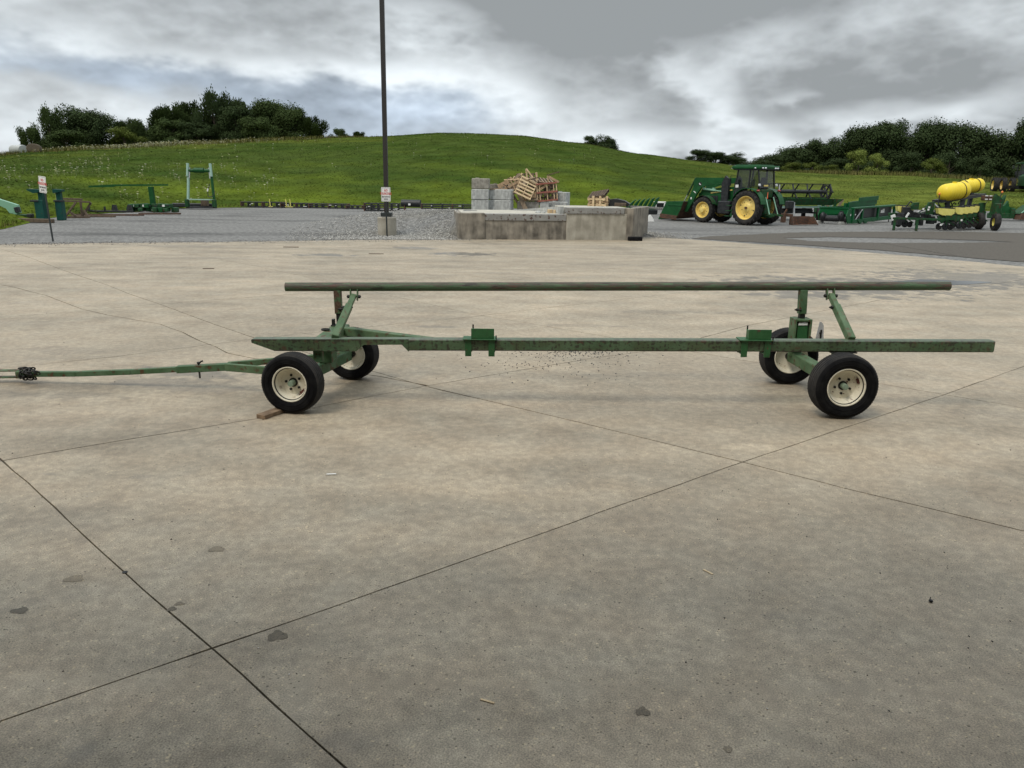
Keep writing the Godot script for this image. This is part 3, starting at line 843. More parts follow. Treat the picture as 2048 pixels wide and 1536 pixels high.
func make_hill():
	var m := mat("turf", Color.WHITE, 0.9, 0.0, grain_tex(241, Color(0.8, 0.8, 0.8), Color(1.0, 1.0, 1.0), 0.03, 0.45, 0.0, 256))
	sheet_uv(m, 2.2)
	m.metallic_specular = 0.0
	var tone := FastNoiseLite.new(); tone.seed = 41; tone.frequency = 0.05; tone.fractal_octaves = 5
	var b := MB.new()
	b.colored = true
	var ts := []
	var t := -1.6
	while t <= 1.6:
		ts.append(t)
		t += 0.012 if absf(t) < 0.72 else 0.05
	var ss := []
	for i in 71: ss.append(i / 70.0)
	for q in [1.05, 1.1, 1.2, 1.35, 1.6, 2.0, 3.0, 6.0]: ss.append(q)
	var pts := []
	for q in ts:
		var f := curve_at(FOOT, q, 1)
		var c := curve_at(CREST, q, 1)
		var row := []
		for s in ss:
			var d: float = lerpf(f, c, s)
			if s == 0.0: d -= 0.4 + 0.5 * land_noise.get_noise_2d(q * 400.0, 3.0)
			var y := land_y(q * d, -d)
			row.append(V(q * d, y + (0.03 if s > 0.0 else 0.005), -d))
		pts.append(row)
	for i in ts.size() - 1:
		for j in ss.size() - 1:
			var base := b.v.size()
			b.quad(pts[i][j], pts[i + 1][j], pts[i + 1][j + 1], pts[i][j + 1], Vector3.UP)
			for k in range(base, b.v.size()):
				var p: Vector3 = b.v[k]
				b.c[k] = turf_color(p, tone)
				b.u.append(Vector2(p.x, p.z))
	# smooth normals
	for i in b.v.size():
		var p: Vector3 = b.v[i]
		var e := 0.8
		b.n[i] = V(land_y(p.x - e, p.z) - land_y(p.x + e, p.z), 2.0 * e, land_y(p.x, p.z - e) - land_y(p.x, p.z + e)).normalized()
	struct("grass_hill", b, m)
	# blades: tufts over the part of the slope in view
	var tuft := MB.new()
	for k in 7:
		var an := TAU * k / 7.0 + rr(-0.3, 0.3)
		var o := V(cos(an), 0, sin(an)) * rr(0.02, 0.11)
		var lean := V(cos(an), 0, sin(an)) * rr(0.03, 0.1)
		var side := V(-sin(an), 0, cos(an)) * rr(0.012, 0.022)
		var hh := rr(0.09, 0.2)
		tuft.tri(o - side, o + side, o + lean + V(0, hh, 0), V(cos(an), 0.6, sin(an)))
	for i in tuft.n.size(): tuft.n[i] = (V(0, 1, 0) + tuft.n[i] * 0.25).normalized()
	var tm := tuft.mesh()
	var xfs := []
	var cols := []
	for k in 70000:
		var q := rr(-0.72, 0.72)
		var f := curve_at(FOOT, q, 1)
		var c := curve_at(CREST, q, 1)
		var d := lerpf(f, c + 3.0, R.randf())
		var p := V(q * d, 0, -d)
		p.y = land_y(p.x, p.z) + 0.01
		var s := rr(0.5, 0.95)
		xfs.append(Transform3D(Basis(Vector3.UP, rr(0, TAU)).scaled(V(s, s * rr(0.4, 0.85), s)), p))
		cols.append(turf_color(p, tone) * rr(0.9, 1.12))
	many("grass_tufts", tm, M["blade"], xfs, cols)
	# long seeded grass along the crest and the field edge on the right, and along the foot of the slope
	xfs = []; cols = []
	for k in 9000:
		var q := rr(-0.7, 0.72)
		var f := curve_at(FOOT, q, 1)
		var c := curve_at(CREST, q, 1)
		var d := 0.0
		var s := 1.0
		if q > 0.3: d = c + rr(-3.5, 2.5); s = rr(2.4, 5.2) * smoothstep(0.3, 0.4, q) + 0.5
		elif q < -0.1: d = c - absf(R.randfn(0.0, 5.0)); s = rr(1.2, 3.4) * smoothstep(-0.1, -0.3, q) + 0.5
		else: d = c - rr(0.0, 2.0); s = rr(0.7, 1.3)
		if R.randf() < 0.1: d = f + absf(R.randfn(0.0, 0.5)); s = rr(0.8, 1.6)
		var p := V(q * d, 0, -d)
		p.y = land_y(p.x, p.z)
		xfs.append(Transform3D(Basis(Vector3.UP, rr(0, TAU)).scaled(V(s * 0.6, s, s * 0.6)), p))
		cols.append((turf_color(p, tone) * 0.75).lerp(Color(0.2, 0.17, 0.07), rr(0.0, 0.75)))
	many("long_grass", tm, M["blade"], xfs, cols)
	# white umbel flowers
	var fm := MB.new()
	for k in 5:
		var an := TAU * k / 5.0
		var o := V(cos(an), 0, sin(an)) * 0.045 if k > 0 else Vector3.ZERO
		fm.ball(o + V(0, 0.42 + rr(-0.02, 0.02), 0), V(0.035, 0.016, 0.035), 6)
	fm.tube(V(0, 0, 0), V(0, 0.42, 0), 0.004, 3, -1.0, false)
	xfs = []; cols = []
	for k in 1700:
		var q := 0.0
		var d := 0.0
		if k < 900:                                   # the dense cream band under the trees
			q = clampf(-0.46 + R.randfn(0.0, 0.075), -0.6, -0.22)
			d = curve_at(CREST, q, 1) - 7.0 - 42.0 * (q + 0.46) * 0.5 + R.randfn(0.0, 3.6)
		elif k < 1500:                                 # scattered on the slope at left
			q = rr(-0.68, -0.3)
			var mid := lerpf(curve_at(FOOT, q, 1), curve_at(CREST, q, 1), 0.36 if q < -0.5 else 0.2)
			d = mid + R.randfn(0.0, 7.5)
			if tone.get_noise_2d(q * 500.0, d * 1.5) < -0.05: continue
		else:
			q = rr(-0.68, 0.1)
			d = lerpf(curve_at(FOOT, q, 1), curve_at(CREST, q, 1), rr(0.3, 1.0))
		if d < curve_at(FOOT, q, 1) + 1.0: continue
		var p := V(q * d, 0, -d)
		p.y = land_y(p.x, p.z)
		var s := rr(0.6, 1.5)
		xfs.append(Transform3D(Basis(Vector3.UP, rr(0, TAU)).scaled(V(s, s * rr(0.5, 1.1), s)), p))
		cols.append(Color(1, 1, 1).lerp(Color(0.8, 0.74, 0.4), R.randf()) * rr(0.55, 1.0))
	many("white_flowers", fm.mesh(), M["petal"], xfs, cols)

func turf_color(p: Vector3, tone: FastNoiseLite) -> Color:
	var d := -p.z
	var q := p.x / maxf(d, 1.0)
	var f := curve_at(FOOT, q, 1)
	var c := curve_at(CREST, q, 1)
	var s := clampf((d - f) / (c - f), 0, 1.2)
	var n := tone.get_noise_2d(p.x, p.z * 1.6)
	var n2 := tone.get_noise_2d(p.x * 5.0 + 90.0, p.z * 7.0)
	var k := Color(0.056, 0.082, 0.02)
	var fresh := Color(0.1, 0.135, 0.02)
	var dry := Color(0.125, 0.14, 0.025)
	k = k.lerp(fresh, clampf(0.85 - s * 2.4 + n * 1.2, 0, 1))
	k = k.lerp(Color(0.036, 0.064, 0.014), clampf(-n * 1.6 - 0.1, 0, 0.7))
	if q < -0.15: k = k.lerp(dry, clampf((s - 0.72) * 3.0 + n * 0.8, 0, 0.85))
	if q > 0.15: k = k.lerp(Color(0.125, 0.15, 0.034), clampf(0.6 + n * 0.8, 0, 0.9) * smoothstep(0.15, 0.3, q))
	return k * (1.0 + n2 * 0.45)

func make_added_workshop():      # added building behind the camera, its canopy shaped to shade the near concrete
	var t := thing("workshop", "added unseen steel-clad building with a deep canopy that shades the near concrete", "building", V(0, 0, 1.6))
	var b := MB.new()
	b.box(V(0, 3.4, 10.2), V(56, 7.4, 20))
	part("wall", b, mat("cladding", lin(0.14, 0.13, 0.115), 0.7), t)
	b = MB.new()
	b.prism(PackedVector2Array([Vector2(-3.9, 5.9), Vector2(0.2, 7.12), Vector2(10.2, 10.4), Vector2(20.6, 7.12), Vector2(20.6, 7.42), Vector2(10.2, 10.7), Vector2(0.2, 7.42), Vector2(-3.9, 6.3)]), 58.0, Transform3D(Basis(V(0, 0, 1), V(0, 1, 0), V(-1, 0, 0)), Vector3.ZERO))
	part("roof", b, mat("roof_steel", lin(0.12, 0.115, 0.105), 0.6), t)
	for x in [-26.0, -13.0, 13.0, 26.0]:
		b = MB.new(); b.box(V(x, 2.98, -3.6), V(0.2, 6.0, 0.2), Basis.IDENTITY, 0.01)
		part("canopy_post", b, M["pole_brown"], t)

# ---------------------------------------------------------------- header trailer
var tread_part: MB
func rib_tyre(r: float, w: float, bead: float) -> MB:
	var h := w * 0.5
	var b := MB.new()
	var prof := [Vector2(bead - 0.012, -h * 0.62), Vector2(bead + 0.006, -h * 0.8), Vector2(lerpf(bead, r, 0.3), -h * 0.96), Vector2(lerpf(bead, r, 0.52), -h), Vector2(lerpf(bead, r, 0.75), -h * 0.95), Vector2(r - 0.022, -h * 0.82), Vector2(r - 0.007, -h * 0.7)]
	for k in [-0.5, -0.18, 0.18, 0.5]:
		prof.append(Vector2(r - 0.001 - absf(k) * 0.006, h * (k - 0.055)))
		prof.append(Vector2(r - 0.013, h * (k - 0.035)))
		prof.append(Vector2(r - 0.013, h * (k + 0.035)))
		prof.append(Vector2(r - 0.001 - absf(k) * 0.006, h * (k + 0.055)))
	for k in 7:
		var p: Vector2 = prof[6 - k]
		prof.append(Vector2(p.x, -p.y))
	var side_a := prof.slice(0, 6)
	var side_b := prof.slice(prof.size() - 6)
	var tread := prof.slice(5, prof.size() - 5)
	b.lathe(side_a, Transform3D.IDENTITY, 72, 0.8)
	b.lathe(side_b, Transform3D.IDENTITY, 72, 0.8)
	tread_part = MB.new()
	tread_part.lathe(tread, Transform3D.IDENTITY, 72, 0.8)
	for k in 72:                       # sipes: short raised teeth along the rib edges
		var a := TAU * k / 72.0
		for z in [-0.62, -0.34, 0.0, 0.34, 0.62]:
			var q := V(cos(a + z * 0.09) * (r - 0.004), sin(a + z * 0.09) * (r - 0.004), h * z) * V(1.0 - 0.006 / r, 1.0 - 0.006 / r, 1.0)
			tread_part.box(q, V(0.009, 0.011, h * 0.2), Basis(Vector3.BACK, a))
	# moulded rings on the sidewall
	for s in [-1.0, 1.0]:
		for q in [0.34, 0.66]:
			var rr_ := lerpf(bead, r, q)
			var z: float = s * h * (0.985 if q < 0.5 else 0.985)
			var pr := [Vector2(rr_ - 0.004, z - s * 0.004), Vector2(rr_, z + s * 0.003), Vector2(rr_ + 0.004, z - s * 0.004)]
			if s > 0: pr.reverse()
			b.lathe(pr, Transform3D.IDENTITY, 72, 0.2)
	return b

func trailer_wheel(root: Node3D, xf: Transform3D, r: float, w: float, rim_mat: String, face: float, patch: float):
	# face +1: the dished outside of the rim looks along +Z; -1: the inside does
	var fr := r * 0.585
	var bead := fr - 0.012
	var h := w * 0.5
	var tb := rib_tyre(r, w, bead)
	# a little flat where it stands: the lowest part of the tyre spreads
	var wheel := part("wheel", tb, M["rubber"], root, xf)
	part("tread", tread_part, M["rubber_dusty"], wheel)
	var rb := MB.new()
	var o := h * 0.86
	var prof := [Vector2(fr - 0.006, -o), Vector2(fr + 0.002, -o + 0.004), Vector2(fr + 0.003, -o + 0.014), Vector2(fr - 0.012, -o + 0.02), Vector2(fr - 0.026, -o + 0.05), Vector2(fr - 0.03, o - 0.05), Vector2(fr - 0.012, o - 0.02), Vector2(fr + 0.003, o - 0.014), Vector2(fr + 0.002, o - 0.004), Vector2(fr - 0.006, o), Vector2(fr - 0.013, o - 0.004), Vector2(fr - 0.018, o - 0.03), Vector2(fr - 0.034, o - 0.05), Vector2(fr - 0.046, o - 0.095), Vector2(fr - 0.06, o - 0.11), Vector2(0.042, o - 0.11), Vector2(0.042, o - 0.12), Vector2(fr - 0.05, o - 0.12), Vector2(fr - 0.036, o - 0.13), Vector2(fr - 0.034, -o + 0.05), Vector2(fr - 0.02, -o + 0.02), Vector2(fr - 0.013, -o + 0.004), Vector2(fr - 0.006, -o)]
	rb.lathe(prof, Transform3D.IDENTITY, 64, 0.7)
	var turn := Transform3D.IDENTITY if face > 0 else Transform3D(Basis(Vector3.UP, PI), Vector3.ZERO)
	part("rim", rb, M[rim_mat], wheel, turn)
	var hb := MB.new()
	var fb := MB.new()
	fb.lathe([Vector2(0.05, o - 0.2), Vector2(0.05, o - 0.1), Vector2(0.0, o - 0.1)], turn, 24, 0.5)
	part("hub_flange", fb, M["dark_metal"], wheel)
	hb.lathe([Vector2(0.033, o - 0.2), Vector2(0.033, o - 0.062), Vector2(0.033, o - 0.03), Vector2(0.03, o - 0.022), Vector2(0.0, o - 0.02)], turn, 24, 0.5)
	part("hub", hb, M["hub_paint"], wheel)
	var nb := MB.new()
	nb.tube(V(0, 0, 0), V(0, 0, 0.014), 0.0145, 6)
	nb.tube(V(0, 0, 0.014), V(0, 0, 0.026), 0.007, 8)
	var nm := nb.mesh()
	for k in 5:
		var a := TAU * k / 5.0 + 0.35
		part("lug_nut", nm, M["dark_metal"], wheel, turn * Transform3D(Basis.IDENTITY, V(cos(a) * fr * 0.42, sin(a) * fr * 0.42, o - 0.11)))
	if patch > -9.0:
		var pb := MB.new()
		for k in 9:
			var q := fr - 0.03 - (k % 3) * 0.012
			var a := patch + (k / 3 - 1) * 0.12
			pb.ball(V(cos(a) * q, sin(a) * q, o - 0.075 - (fr - q) * 0.5 + 0.02), V(0.016, 0.014, 0.006), 6)
		for k in 26:
			var a := patch + R.randfn(0.0, 0.2)
			var q := fr - 0.03 - absf(R.randfn(0.0, 0.014))
			pb.ball(V(cos(a) * q, sin(a) * q, o - 0.075 - (fr - q) * 0.5 + 0.02), V(rr(0.004, 0.013), rr(0.004, 0.012), 0.006), 6)
		part("rust_patch", pb, M["rust_patch"], wheel)

# picture that runs once along a long member: u along, v from the lower front edge up the face and over the top
func long_tex(seed_: int, w: int, h: int, fn: Callable) -> ImageTexture:
	var f := FastNoiseLite.new(); f.seed = seed_; f.frequency = 1.0; f.fractal_octaves = 5
	var e := FastNoiseLite.new(); e.seed = seed_ + 1; e.frequency = 1.0; e.fractal_octaves = 3
	var d := PackedByteArray()
	d.resize(w * h * 3)
	for y in h:
		for x in w:
			var k: Color = fn.call(float(x) / w, (y + 0.5) / h, f, e)
			k = k.linear_to_srgb()
			var i := (y * w + x) * 3
			d[i] = clampi(int(k.r * 255), 0, 255); d[i + 1] = clampi(int(k.g * 255), 0, 255); d[i + 2] = clampi(int(k.b * 255), 0, 255)
	return tex_of(w, h, d)

func beam_look(u: float, v: float, f: FastNoiseLite, e: FastNoiseLite) -> Color:
	# v 0..0.5 the upright face from its lower edge, 0.5..1 the top; 9 m by 0.26 m
	var x := u * 9.0
	var y := v * 0.26
	var n := f.get_noise_2d(x * 1.6, y * 5.0)
	var n2 := f.get_noise_2d(x * 14.0 + 70.0, y * 26.0)
	var run := f.get_noise_2d(x * 22.0, y * 3.0 + 40.0)
	var sp := e.get_noise_2d(x * 40.0, y * 40.0)
	var k := Color(0.05, 0.095, 0.045).lerp(Color(0.08, 0.13, 0.068), clampf(0.5 + n * 1.3, 0, 1))
	k = k.lerp(Color(0.06, 0.08, 0.036), clampf(0.25 + f.get_noise_2d(x * 3.0 + 9.0, y * 4.0) * 1.6, 0, 0.7))
	k = k * (1.0 + 0.25 * sp)
	var edge := clampf(1.0 - absf(y - 0.128) / 0.045, 0, 1)          # wear along the upper corner, grime along the lower one
	var low := clampf(1.0 - y / 0.02, 0, 1)
	var dark := clampf((n2 + run * 0.8 + edge * 0.42 + low * 1.1 - 0.2) * 3.6, 0, 1)
	k = k.lerp(Color(0.028, 0.024, 0.016), dark * 0.85)
	var rust := clampf((f.get_noise_2d(x * 7.0 + 200.0, y * 9.0) + edge * 0.2 - 0.42) * 5.0, 0, 1)
	k = k.lerp(Color(0.075, 0.036, 0.022), rust * 0.8)
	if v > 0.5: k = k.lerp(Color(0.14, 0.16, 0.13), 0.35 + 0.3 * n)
	return k

func pipe_look(u: float, v: float, f: FastNoiseLite, e: FastNoiseLite) -> Color:
	# v 0 underneath, 0.25 facing out, 0.5 on top
	var x := u * 8.6
	var n := f.get_noise_2d(x * 1.3, v * 1.5)
	var n2 := f.get_noise_2d(x * 4.0 + 30.0, v * 22.0)
	var sp := e.get_noise_2d(x * 60.0, v * 22.0)
	var k := Color(0.045, 0.09, 0.04).lerp(Color(0.07, 0.115, 0.06), clampf(0.5 + n * 1.2, 0, 1))
	var up := smoothstep(0.14, 0.3, v + 0.3 * n + 0.2 * n2)
	var rust := Color(0.04, 0.026, 0.019).lerp(Color(0.085, 0.062, 0.046), clampf(0.5 + n2 * 1.6, 0, 1))
	k = k.lerp(rust, clampf(up * (0.85 + 0.5 * n2), 0, 1))
	k = k.lerp(Color(0.09, 0.045, 0.03), clampf((n2 + n * 0.8 - 0.22) * 3.5, 0, 0.9))
	k = k.lerp(Color(0.07, 0.13, 0.06), clampf((f.get_noise_2d(x * 2.2 + 800.0, v * 11.0) - 0.18) * 7.0, 0, 0.85))
	k = k.lerp(Color(0.022, 0.014, 0.012), clampf((f.get_noise_2d(x * 2.6 + 400.0, v * 4.0) - 0.3) * 4.0, 0, 0.75))
	return k * (1.0 + 0.3 * sp)

func unwrap_long(b: MB, x0: float, y0: float, z0: float):
	for i in b.v.size():
		var q: Vector3 = b.v[i]
		var base := y0 if y0 < 0.63 else beam_y(q.x)
		var v := clampf((q.y - base) / 0.26, 0.0, 0.5)
		if b.n[i].y > 0.7: v = 0.5 + clampf((z0 - q.z) / 0.26, 0.0, 0.5)
		b.u.append(Vector2((q.x + x0) / 9.0, v))

func beam_y(x: float) -> float: return 0.634 + 0.0072 * x       # underside of the long beam
func pipe_y(x: float) -> float: return 1.224 + 0.0132 * x

func make_trailer():
	var t := thing("header_trailer", "long green farm header trailer with rusty top pipe and cream rims on the concrete", "trailer", V(-2.402, 0, -8.002), 0.0165)
	var g: Material = M["trailer_green"]
	var pale: Material = M["trailer_pale"]
	var dk: Material = M["dark_metal"]
	# long near beam: square tube, with a deeper welded channel at its front
	var b := MB.new()
	b.bar(V(1.24, beam_y(1.24) + 0.066, -0.425), V(7.845, beam_y(7.845) + 0.068, -0.425), 0.125, 0.132, Vector3.UP, 0.012)
	unwrap_long(b, 0.8, 0.632, -0.362)
	part("side_beam", b, M["beam_paint"], t)
	b = MB.new()
	b.prism(PackedVector2Array([Vector2(-0.492, 0.748), Vector2(-0.478, 0.757), Vector2(1.25, 0.775), Vector2(1.25, 0.634), Vector2(1.175, 0.712), Vector2(0.752, 0.706), Vector2(0.666, 0.631), Vector2(-0.24, 0.626), Vector2(-0.488, 0.716)]), 0.13, Transform3D(Basis.IDENTITY, V(0, 0, -0.424)))
	unwrap_long(b, 0.8, 0.625, -0.359)
	part("front_channel", b, M["beam_paint"], t)
	b = MB.new()
	b.box(V(6.14, beam_y(6.14) - 0.006, -0.43), V(0.3, 0.012, 0.15), Basis.IDENTITY, 0.002)
	part("wear_plate", b, dk, t)
	# top pipe
	b = MB.new()
	var p0 := V(-0.322, pipe_y(-0.322), -1.25)
	var p1 := V(7.735, pipe_y(7.735), -1.25)
	b.tube(p0, p1, 0.053, 28, -1.0, false)
	b.tube(p1, p0, 0.046, 28, -1.0, false)
	for e in [[p0, p1], [p1, p0]]:
		var z: Vector3 = (e[0] - e[1]).normalized()
		b.lathe([Vector2(0.053, 0.0), Vector2(0.046, 0.0)], Transform3D(Basis(Vector3.UP.cross(z), z.cross(Vector3.UP.cross(z)), z), e[0]), 28)
	for q in b.v:
		var an := atan2(q.y - pipe_y(q.x), q.z + 1.25)       # 0 towards the yard's front, quarter turn up
		b.u.append(Vector2((q.x + 0.5) / 8.6, clampf(absf(an + PI / 2 if an > -PI / 2 else an + PI / 2 + TAU) / TAU, 0.0, 1.0)))
	part("top_pipe", b, M["pipe_paint"], t)
	# posts under the pipe: sleeve over an inner tube
	b = MB.new(); b.bar(V(0.305, 0.905, -1.25), V(0.3, pipe_y(0.3) - 0.04, -1.25), 0.085, 0.085, Vector3.BACK, 0.006)
	part("post", b, M["trailer_pipe"], t)
	b = MB.new(); b.bar(V(0.31, 0.7, -1.25), V(0.305, 0.94, -1.25), 0.062, 0.062, Vector3.BACK, 0.004)
	part("inner_tube", b, dk, t)
	b = MB.new(); b.bar(V(5.965, 0.965, -1.25), V(5.95, pipe_y(5.95) - 0.04, -1.25), 0.09, 0.09, Vector3.BACK, 0.006)
	part("post", b, g, t)
	b = MB.new(); b.bar(V(5.97, 0.7, -1.25), V(5.965, 0.99, -1.25), 0.066, 0.066, Vector3.BACK, 0.004)
	part("inner_tube", b, dk, t)
	# rear post socket: open box with a recessed plate
	b = MB.new()
	for q in [[V(5.872, 0.745, -1.25), V(0.022, 0.33, 0.2)], [V(6.058, 0.745, -1.25), V(0.022, 0.33, 0.2)], [V(5.965, 0.66, -1.342), V(0.164, 0.5, 0.016)], [V(5.965, 0.897, -1.25), V(0.164, 0.026, 0.2)]]:
		b.box(q[0], q[1], Basis.IDENTITY, 0.004)
	part("post_socket", b, pale, t)
	b = MB.new(); b.bar(V(5.972, 0.6, -1.17), V(5.965, 0.85, -1.19), 0.128, 0.022, Vector3.BACK, 0.004)
	part("socket_plate", b, M["bracket_green"], t)
	b = MB.new(); b.bar(V(5.966, 0.835, -1.172), V(5.965, 0.868, -1.176), 0.112, 0.01, Vector3.BACK, 0.001)
	part("reflector", b, M["white_paint"], t)
	# braces from the beam up to lugs under the pipe
	for q in [[V(0.42, beam_y(0.4) + 0.13, -0.43), V(0.505, pipe_y(0.5) - 0.1, -1.19), 1.0], [V(6.235, beam_y(6.2) + 0.13, -0.43), V(6.27, pipe_y(6.27) - 0.1, -1.19), -1.0]]:
		var a: Vector3 = q[0]
		var e: Vector3 = q[1]
		b = MB.new(); b.bar(a, a.lerp(e, 0.74), 0.082, 0.082, V(0, 0, 1), 0.006)
		part("brace", b, pale, t)
		b = MB.new(); b.bar(a.lerp(e, 0.7), e, 0.062, 0.062, V(0, 0, 1), 0.004)
		part("brace_inner_tube", b, pale, t)
		b = MB.new()
		for s in [-1.0, 1.0]:
			b.bar(e + V(0.042 * s, -0.055, 0.01), e + V(0.042 * s, 0.075, -0.04), 0.012, 0.06, V(0, 0, 1), 0.002)
		part("pipe_lug", b, pale, t)
		b = MB.new()
		b.tube(e + V(-0.085, -0.01, 0), e + V(0.085, -0.01, 0), 0.011, 8)
		b.tube(e + V(0.055, -0.01, 0), e + V(0.078, -0.01, 0), 0.022, 6)
		b.tube(e + V(-0.078, -0.01, 0), e + V(-0.055, -0.01, 0), 0.022, 6)
		part("pin_bolt", b, dk, t)
		var mid := a.lerp(e, 0.71)
		b = MB.new()
		b.tube(mid + V(-0.085, 0, 0), mid + V(0.05, 0, 0), 0.01, 8)
		b.tube(mid + V(-0.066, 0, 0), mid + V(-0.042, 0, 0), 0.022, 6)
		part("pin_bolt", b, dk, t)
	for q in [V(0.36, 0.965, -1.2), V(5.905, 1.02, -1.2)]:
		b = MB.new()
		b.tube(q + V(-0.05, 0, 0), q + V(0.03, 0, 0), 0.01, 8)
		b.tube(q + V(-0.03, 0, 0), q + V(-0.008, 0, 0), 0.02, 6)
		part("pin_bolt", b, dk, t)
	# front cross member, its kingpin ring, a lug at the post foot and the diagonal stay back to the beam
	b = MB.new(); b.bar(V(0.26, 0.682, -0.49), V(0.31, 0.69, -1.36), 0.2, 0.13, Vector3.UP, 0.01)
	part("cross_member", b, pale, t)
	b = MB.new(); b.box(V(0.24, 0.795, -1.22), V(0.035, 0.09, 0.05), Basis.IDENTITY, 0.004)
	b.box(V(0.27, 0.76, -1.24), V(0.12, 0.02, 0.1), Basis.IDENTITY, 0.003)
	part("foot_lug", b, dk, t)
	b = MB.new(); b.lathe([Vector2(0.05, 0.0), Vector2(0.05, 0.018), Vector2(0.036, 0.02), Vector2(0.03, 0.006), Vector2(0.0, 0.006)], Transform3D(Basis(Vector3.RIGHT, -PI / 2), V(0.2, 0.752, -0.95)), 24, 0.5)
	part("kingpin", b, dk, t)
	b = MB.new(); b.bar(V(0.36, 0.708, -1.16), V(1.52, 0.72, -0.47), 0.1, 0.1, Vector3.UP, 0.008)
	part("diagonal_stay", b, pale, t)
	# front axle (steered a little), its bolster
	var st := 0.245
	var ax := V(sin(st), 0, -cos(st))
	var c := V(0.2, 0.345, -0.83)
	b = MB.new(); b.bar(c - ax * 0.62, c + ax * 0.62, 0.125, 0.125, Vector3.UP, 0.01)
	part("front_axle", b, g, t)
	b = MB.new()
	b.box(V(0.24, 0.53, -0.85), V(0.15, 0.24, 0.3), Basis.IDENTITY, 0.008)
	part("bolster", b, M["trailer_green"], t)
	b = MB.new(); b.box(V(0.22, 0.56, -0.46), V(0.1, 0.15, 0.09), Basis.IDENTITY, 0.006)
	part("beam_stub", b, M["trailer_green"], t)
	b = MB.new(); b.tube(c - ax * 0.7, c + ax * 0.7, 0.03, 16)
	part("spindle", b, dk, t)
	# rear axle, stub under the beam
	var ca := V(6.03, 0.355, -0.83)
	b = MB.new(); b.bar(V(6.06, 0.36, -0.2), V(6.0, 0.385, -1.48), 0.14, 0.14, Vector3.UP, 0.01)
	part("rear_axle", b, pale, t)
	b = MB.new(); b.box(V(6.11, 0.55, -0.43), V(0.13, 0.25, 0.1), Basis.IDENTITY, 0.006)
	part("axle_stub", b, g, t)
	b = MB.new(); b.tube(V(6.07, 0.36, -0.1), V(5.99, 0.385, -1.6), 0.03, 16)
	part("spindle", b, dk, t)
	# wheels
	var sb := Basis(Vector3.UP, -0.16)
	trailer_wheel(t, Transform3D(sb * Basis(Vector3.BACK, 0.2), V(0.015, 0.335, -0.1)), 0.335, 0.225, "cream_rim", 1.0, -0.95)
	trailer_wheel(t, Transform3D(sb * Basis(Vector3.BACK, 1.1), V(0.385, 0.335, -1.58)), 0.335, 0.225, "cream_rim", -1.0, -99.0)
	trailer_wheel(t, Transform3D(Basis(Vector3.BACK, 0.5), V(6.05, 0.362, -0.1)), 0.362, 0.245, "cream_rim_rusty", 1.0, -0.12)
	trailer_wheel(t, Transform3D(Basis(Vector3.BACK, 0.9), V(5.985, 0.362, -1.58)), 0.362, 0.235, "cream_rim", -1.0, -99.0)
	# grey back of a warning plate on the rear axle
	b = MB.new(); b.prism(PackedVector2Array([Vector2(-0.062, 0.46), Vector2(0.078, 0.46), Vector2(0.04, 0.8), Vector2(0.012, 0.835), Vector2(-0.012, 0.84)]), 0.012, Transform3D(Basis.IDENTITY, V(6.275, 0, -1.4)))
	part("warning_plate", b, M["grey_metal"], t)
	b = MB.new(); b.box(V(6.29, 0.66, -1.388), V(0.016, 0.16, 0.014)); b.tube(V(6.278, 0.70, -1.39), V(6.278, 0.70, -1.36), 0.012, 6)
	part("plate_bolt", b, dk, t)
	# two saddle brackets clamped over the beam
	for x in [2.04, 5.13]:
		var y := beam_y(x) + 0.133
		b = MB.new(); b.box(V(x, y + 0.005, -0.41), V(0.37, 0.01, 0.19), Basis.IDENTITY, 0.002)
		part("saddle_plate", b, M["bracket_green"], t)
		b = MB.new(); b.box(V(x + 0.035, y + 0.068, -0.345), V(0.255, 0.115, 0.012), Basis.IDENTITY, 0.002)
		b.box(V(x - 0.08, y + 0.06, -0.4), V(0.012, 0.1, 0.1), Basis.IDENTITY, 0.002)
		part("saddle_upright", b, M["bracket_green"], t)
		b = MB.new(); b.tube(V(x - 0.075, y + 0.02, -0.46), V(x - 0.075, y + 0.15, -0.46), 0.009, 8)
		part("pin_bolt", b, dk, t)
		b = MB.new(); b.tube(V(x + 0.185, y - 0.03, -0.345), V(x + 0.185, y + 0.05, -0.345), 0.008, 6)
		part("pin_bolt", b, dk, t)
		for dx in [-0.125, 0.135]:
			b = MB.new()
			b.box(V(x + dx, y - 0.095, -0.349), V(0.07, 0.19, 0.012), Basis.IDENTITY, 0.002)
			b.box(V(x + dx + 0.005, y - 0.09, -0.5), V(0.07, 0.16, 0.012), Basis.IDENTITY, 0.002)
			b.tube(V(x + dx, y - 0.168, -0.51), V(x + dx, y - 0.168, -0.335), 0.011, 8)
			part("clamp_strap", b, M["bracket_green"], t)
	# drawbar: an A-frame from the axle, a telescoping tube and a clevis hitch
	var hinge := V(-1.0, 0.298, -0.955)
	b = MB.new(); b.bar(c - ax * 0.38 + V(-0.05, 0.0, 0), hinge + V(0, 0, 0.03), 0.05, 0.09, Vector3.UP, 0.006)
	part("drawbar_arm", b, pale, t)
	b = MB.new(); b.bar(c + ax * 0.3 + V(-0.05, 0.06, 0), hinge + V(0, 0.01, -0.04), 0.05, 0.07, Vector3.UP, 0.006)
	part("drawbar_arm", b, pale, t)
	b = MB.new(); b.bar(hinge + V(0.05, 0, 0), V(-1.62, 0.24, -1.02), 0.085, 0.085, Vector3.UP, 0.006)
	part("drawbar_sleeve", b, g, t)
	b = MB.new()
	var dp := [V(-1.5, 0.252, -1.01), V(-2.2, 0.188, -1.08), V(-2.9, 0.142, -1.14), V(-3.62, 0.115, -1.2)]
	for i in 3: b.bar(dp[i], dp[i + 1], 0.062, 0.062, Vector3.UP, 0.005)
	part("drawbar_tube", b, g, t)
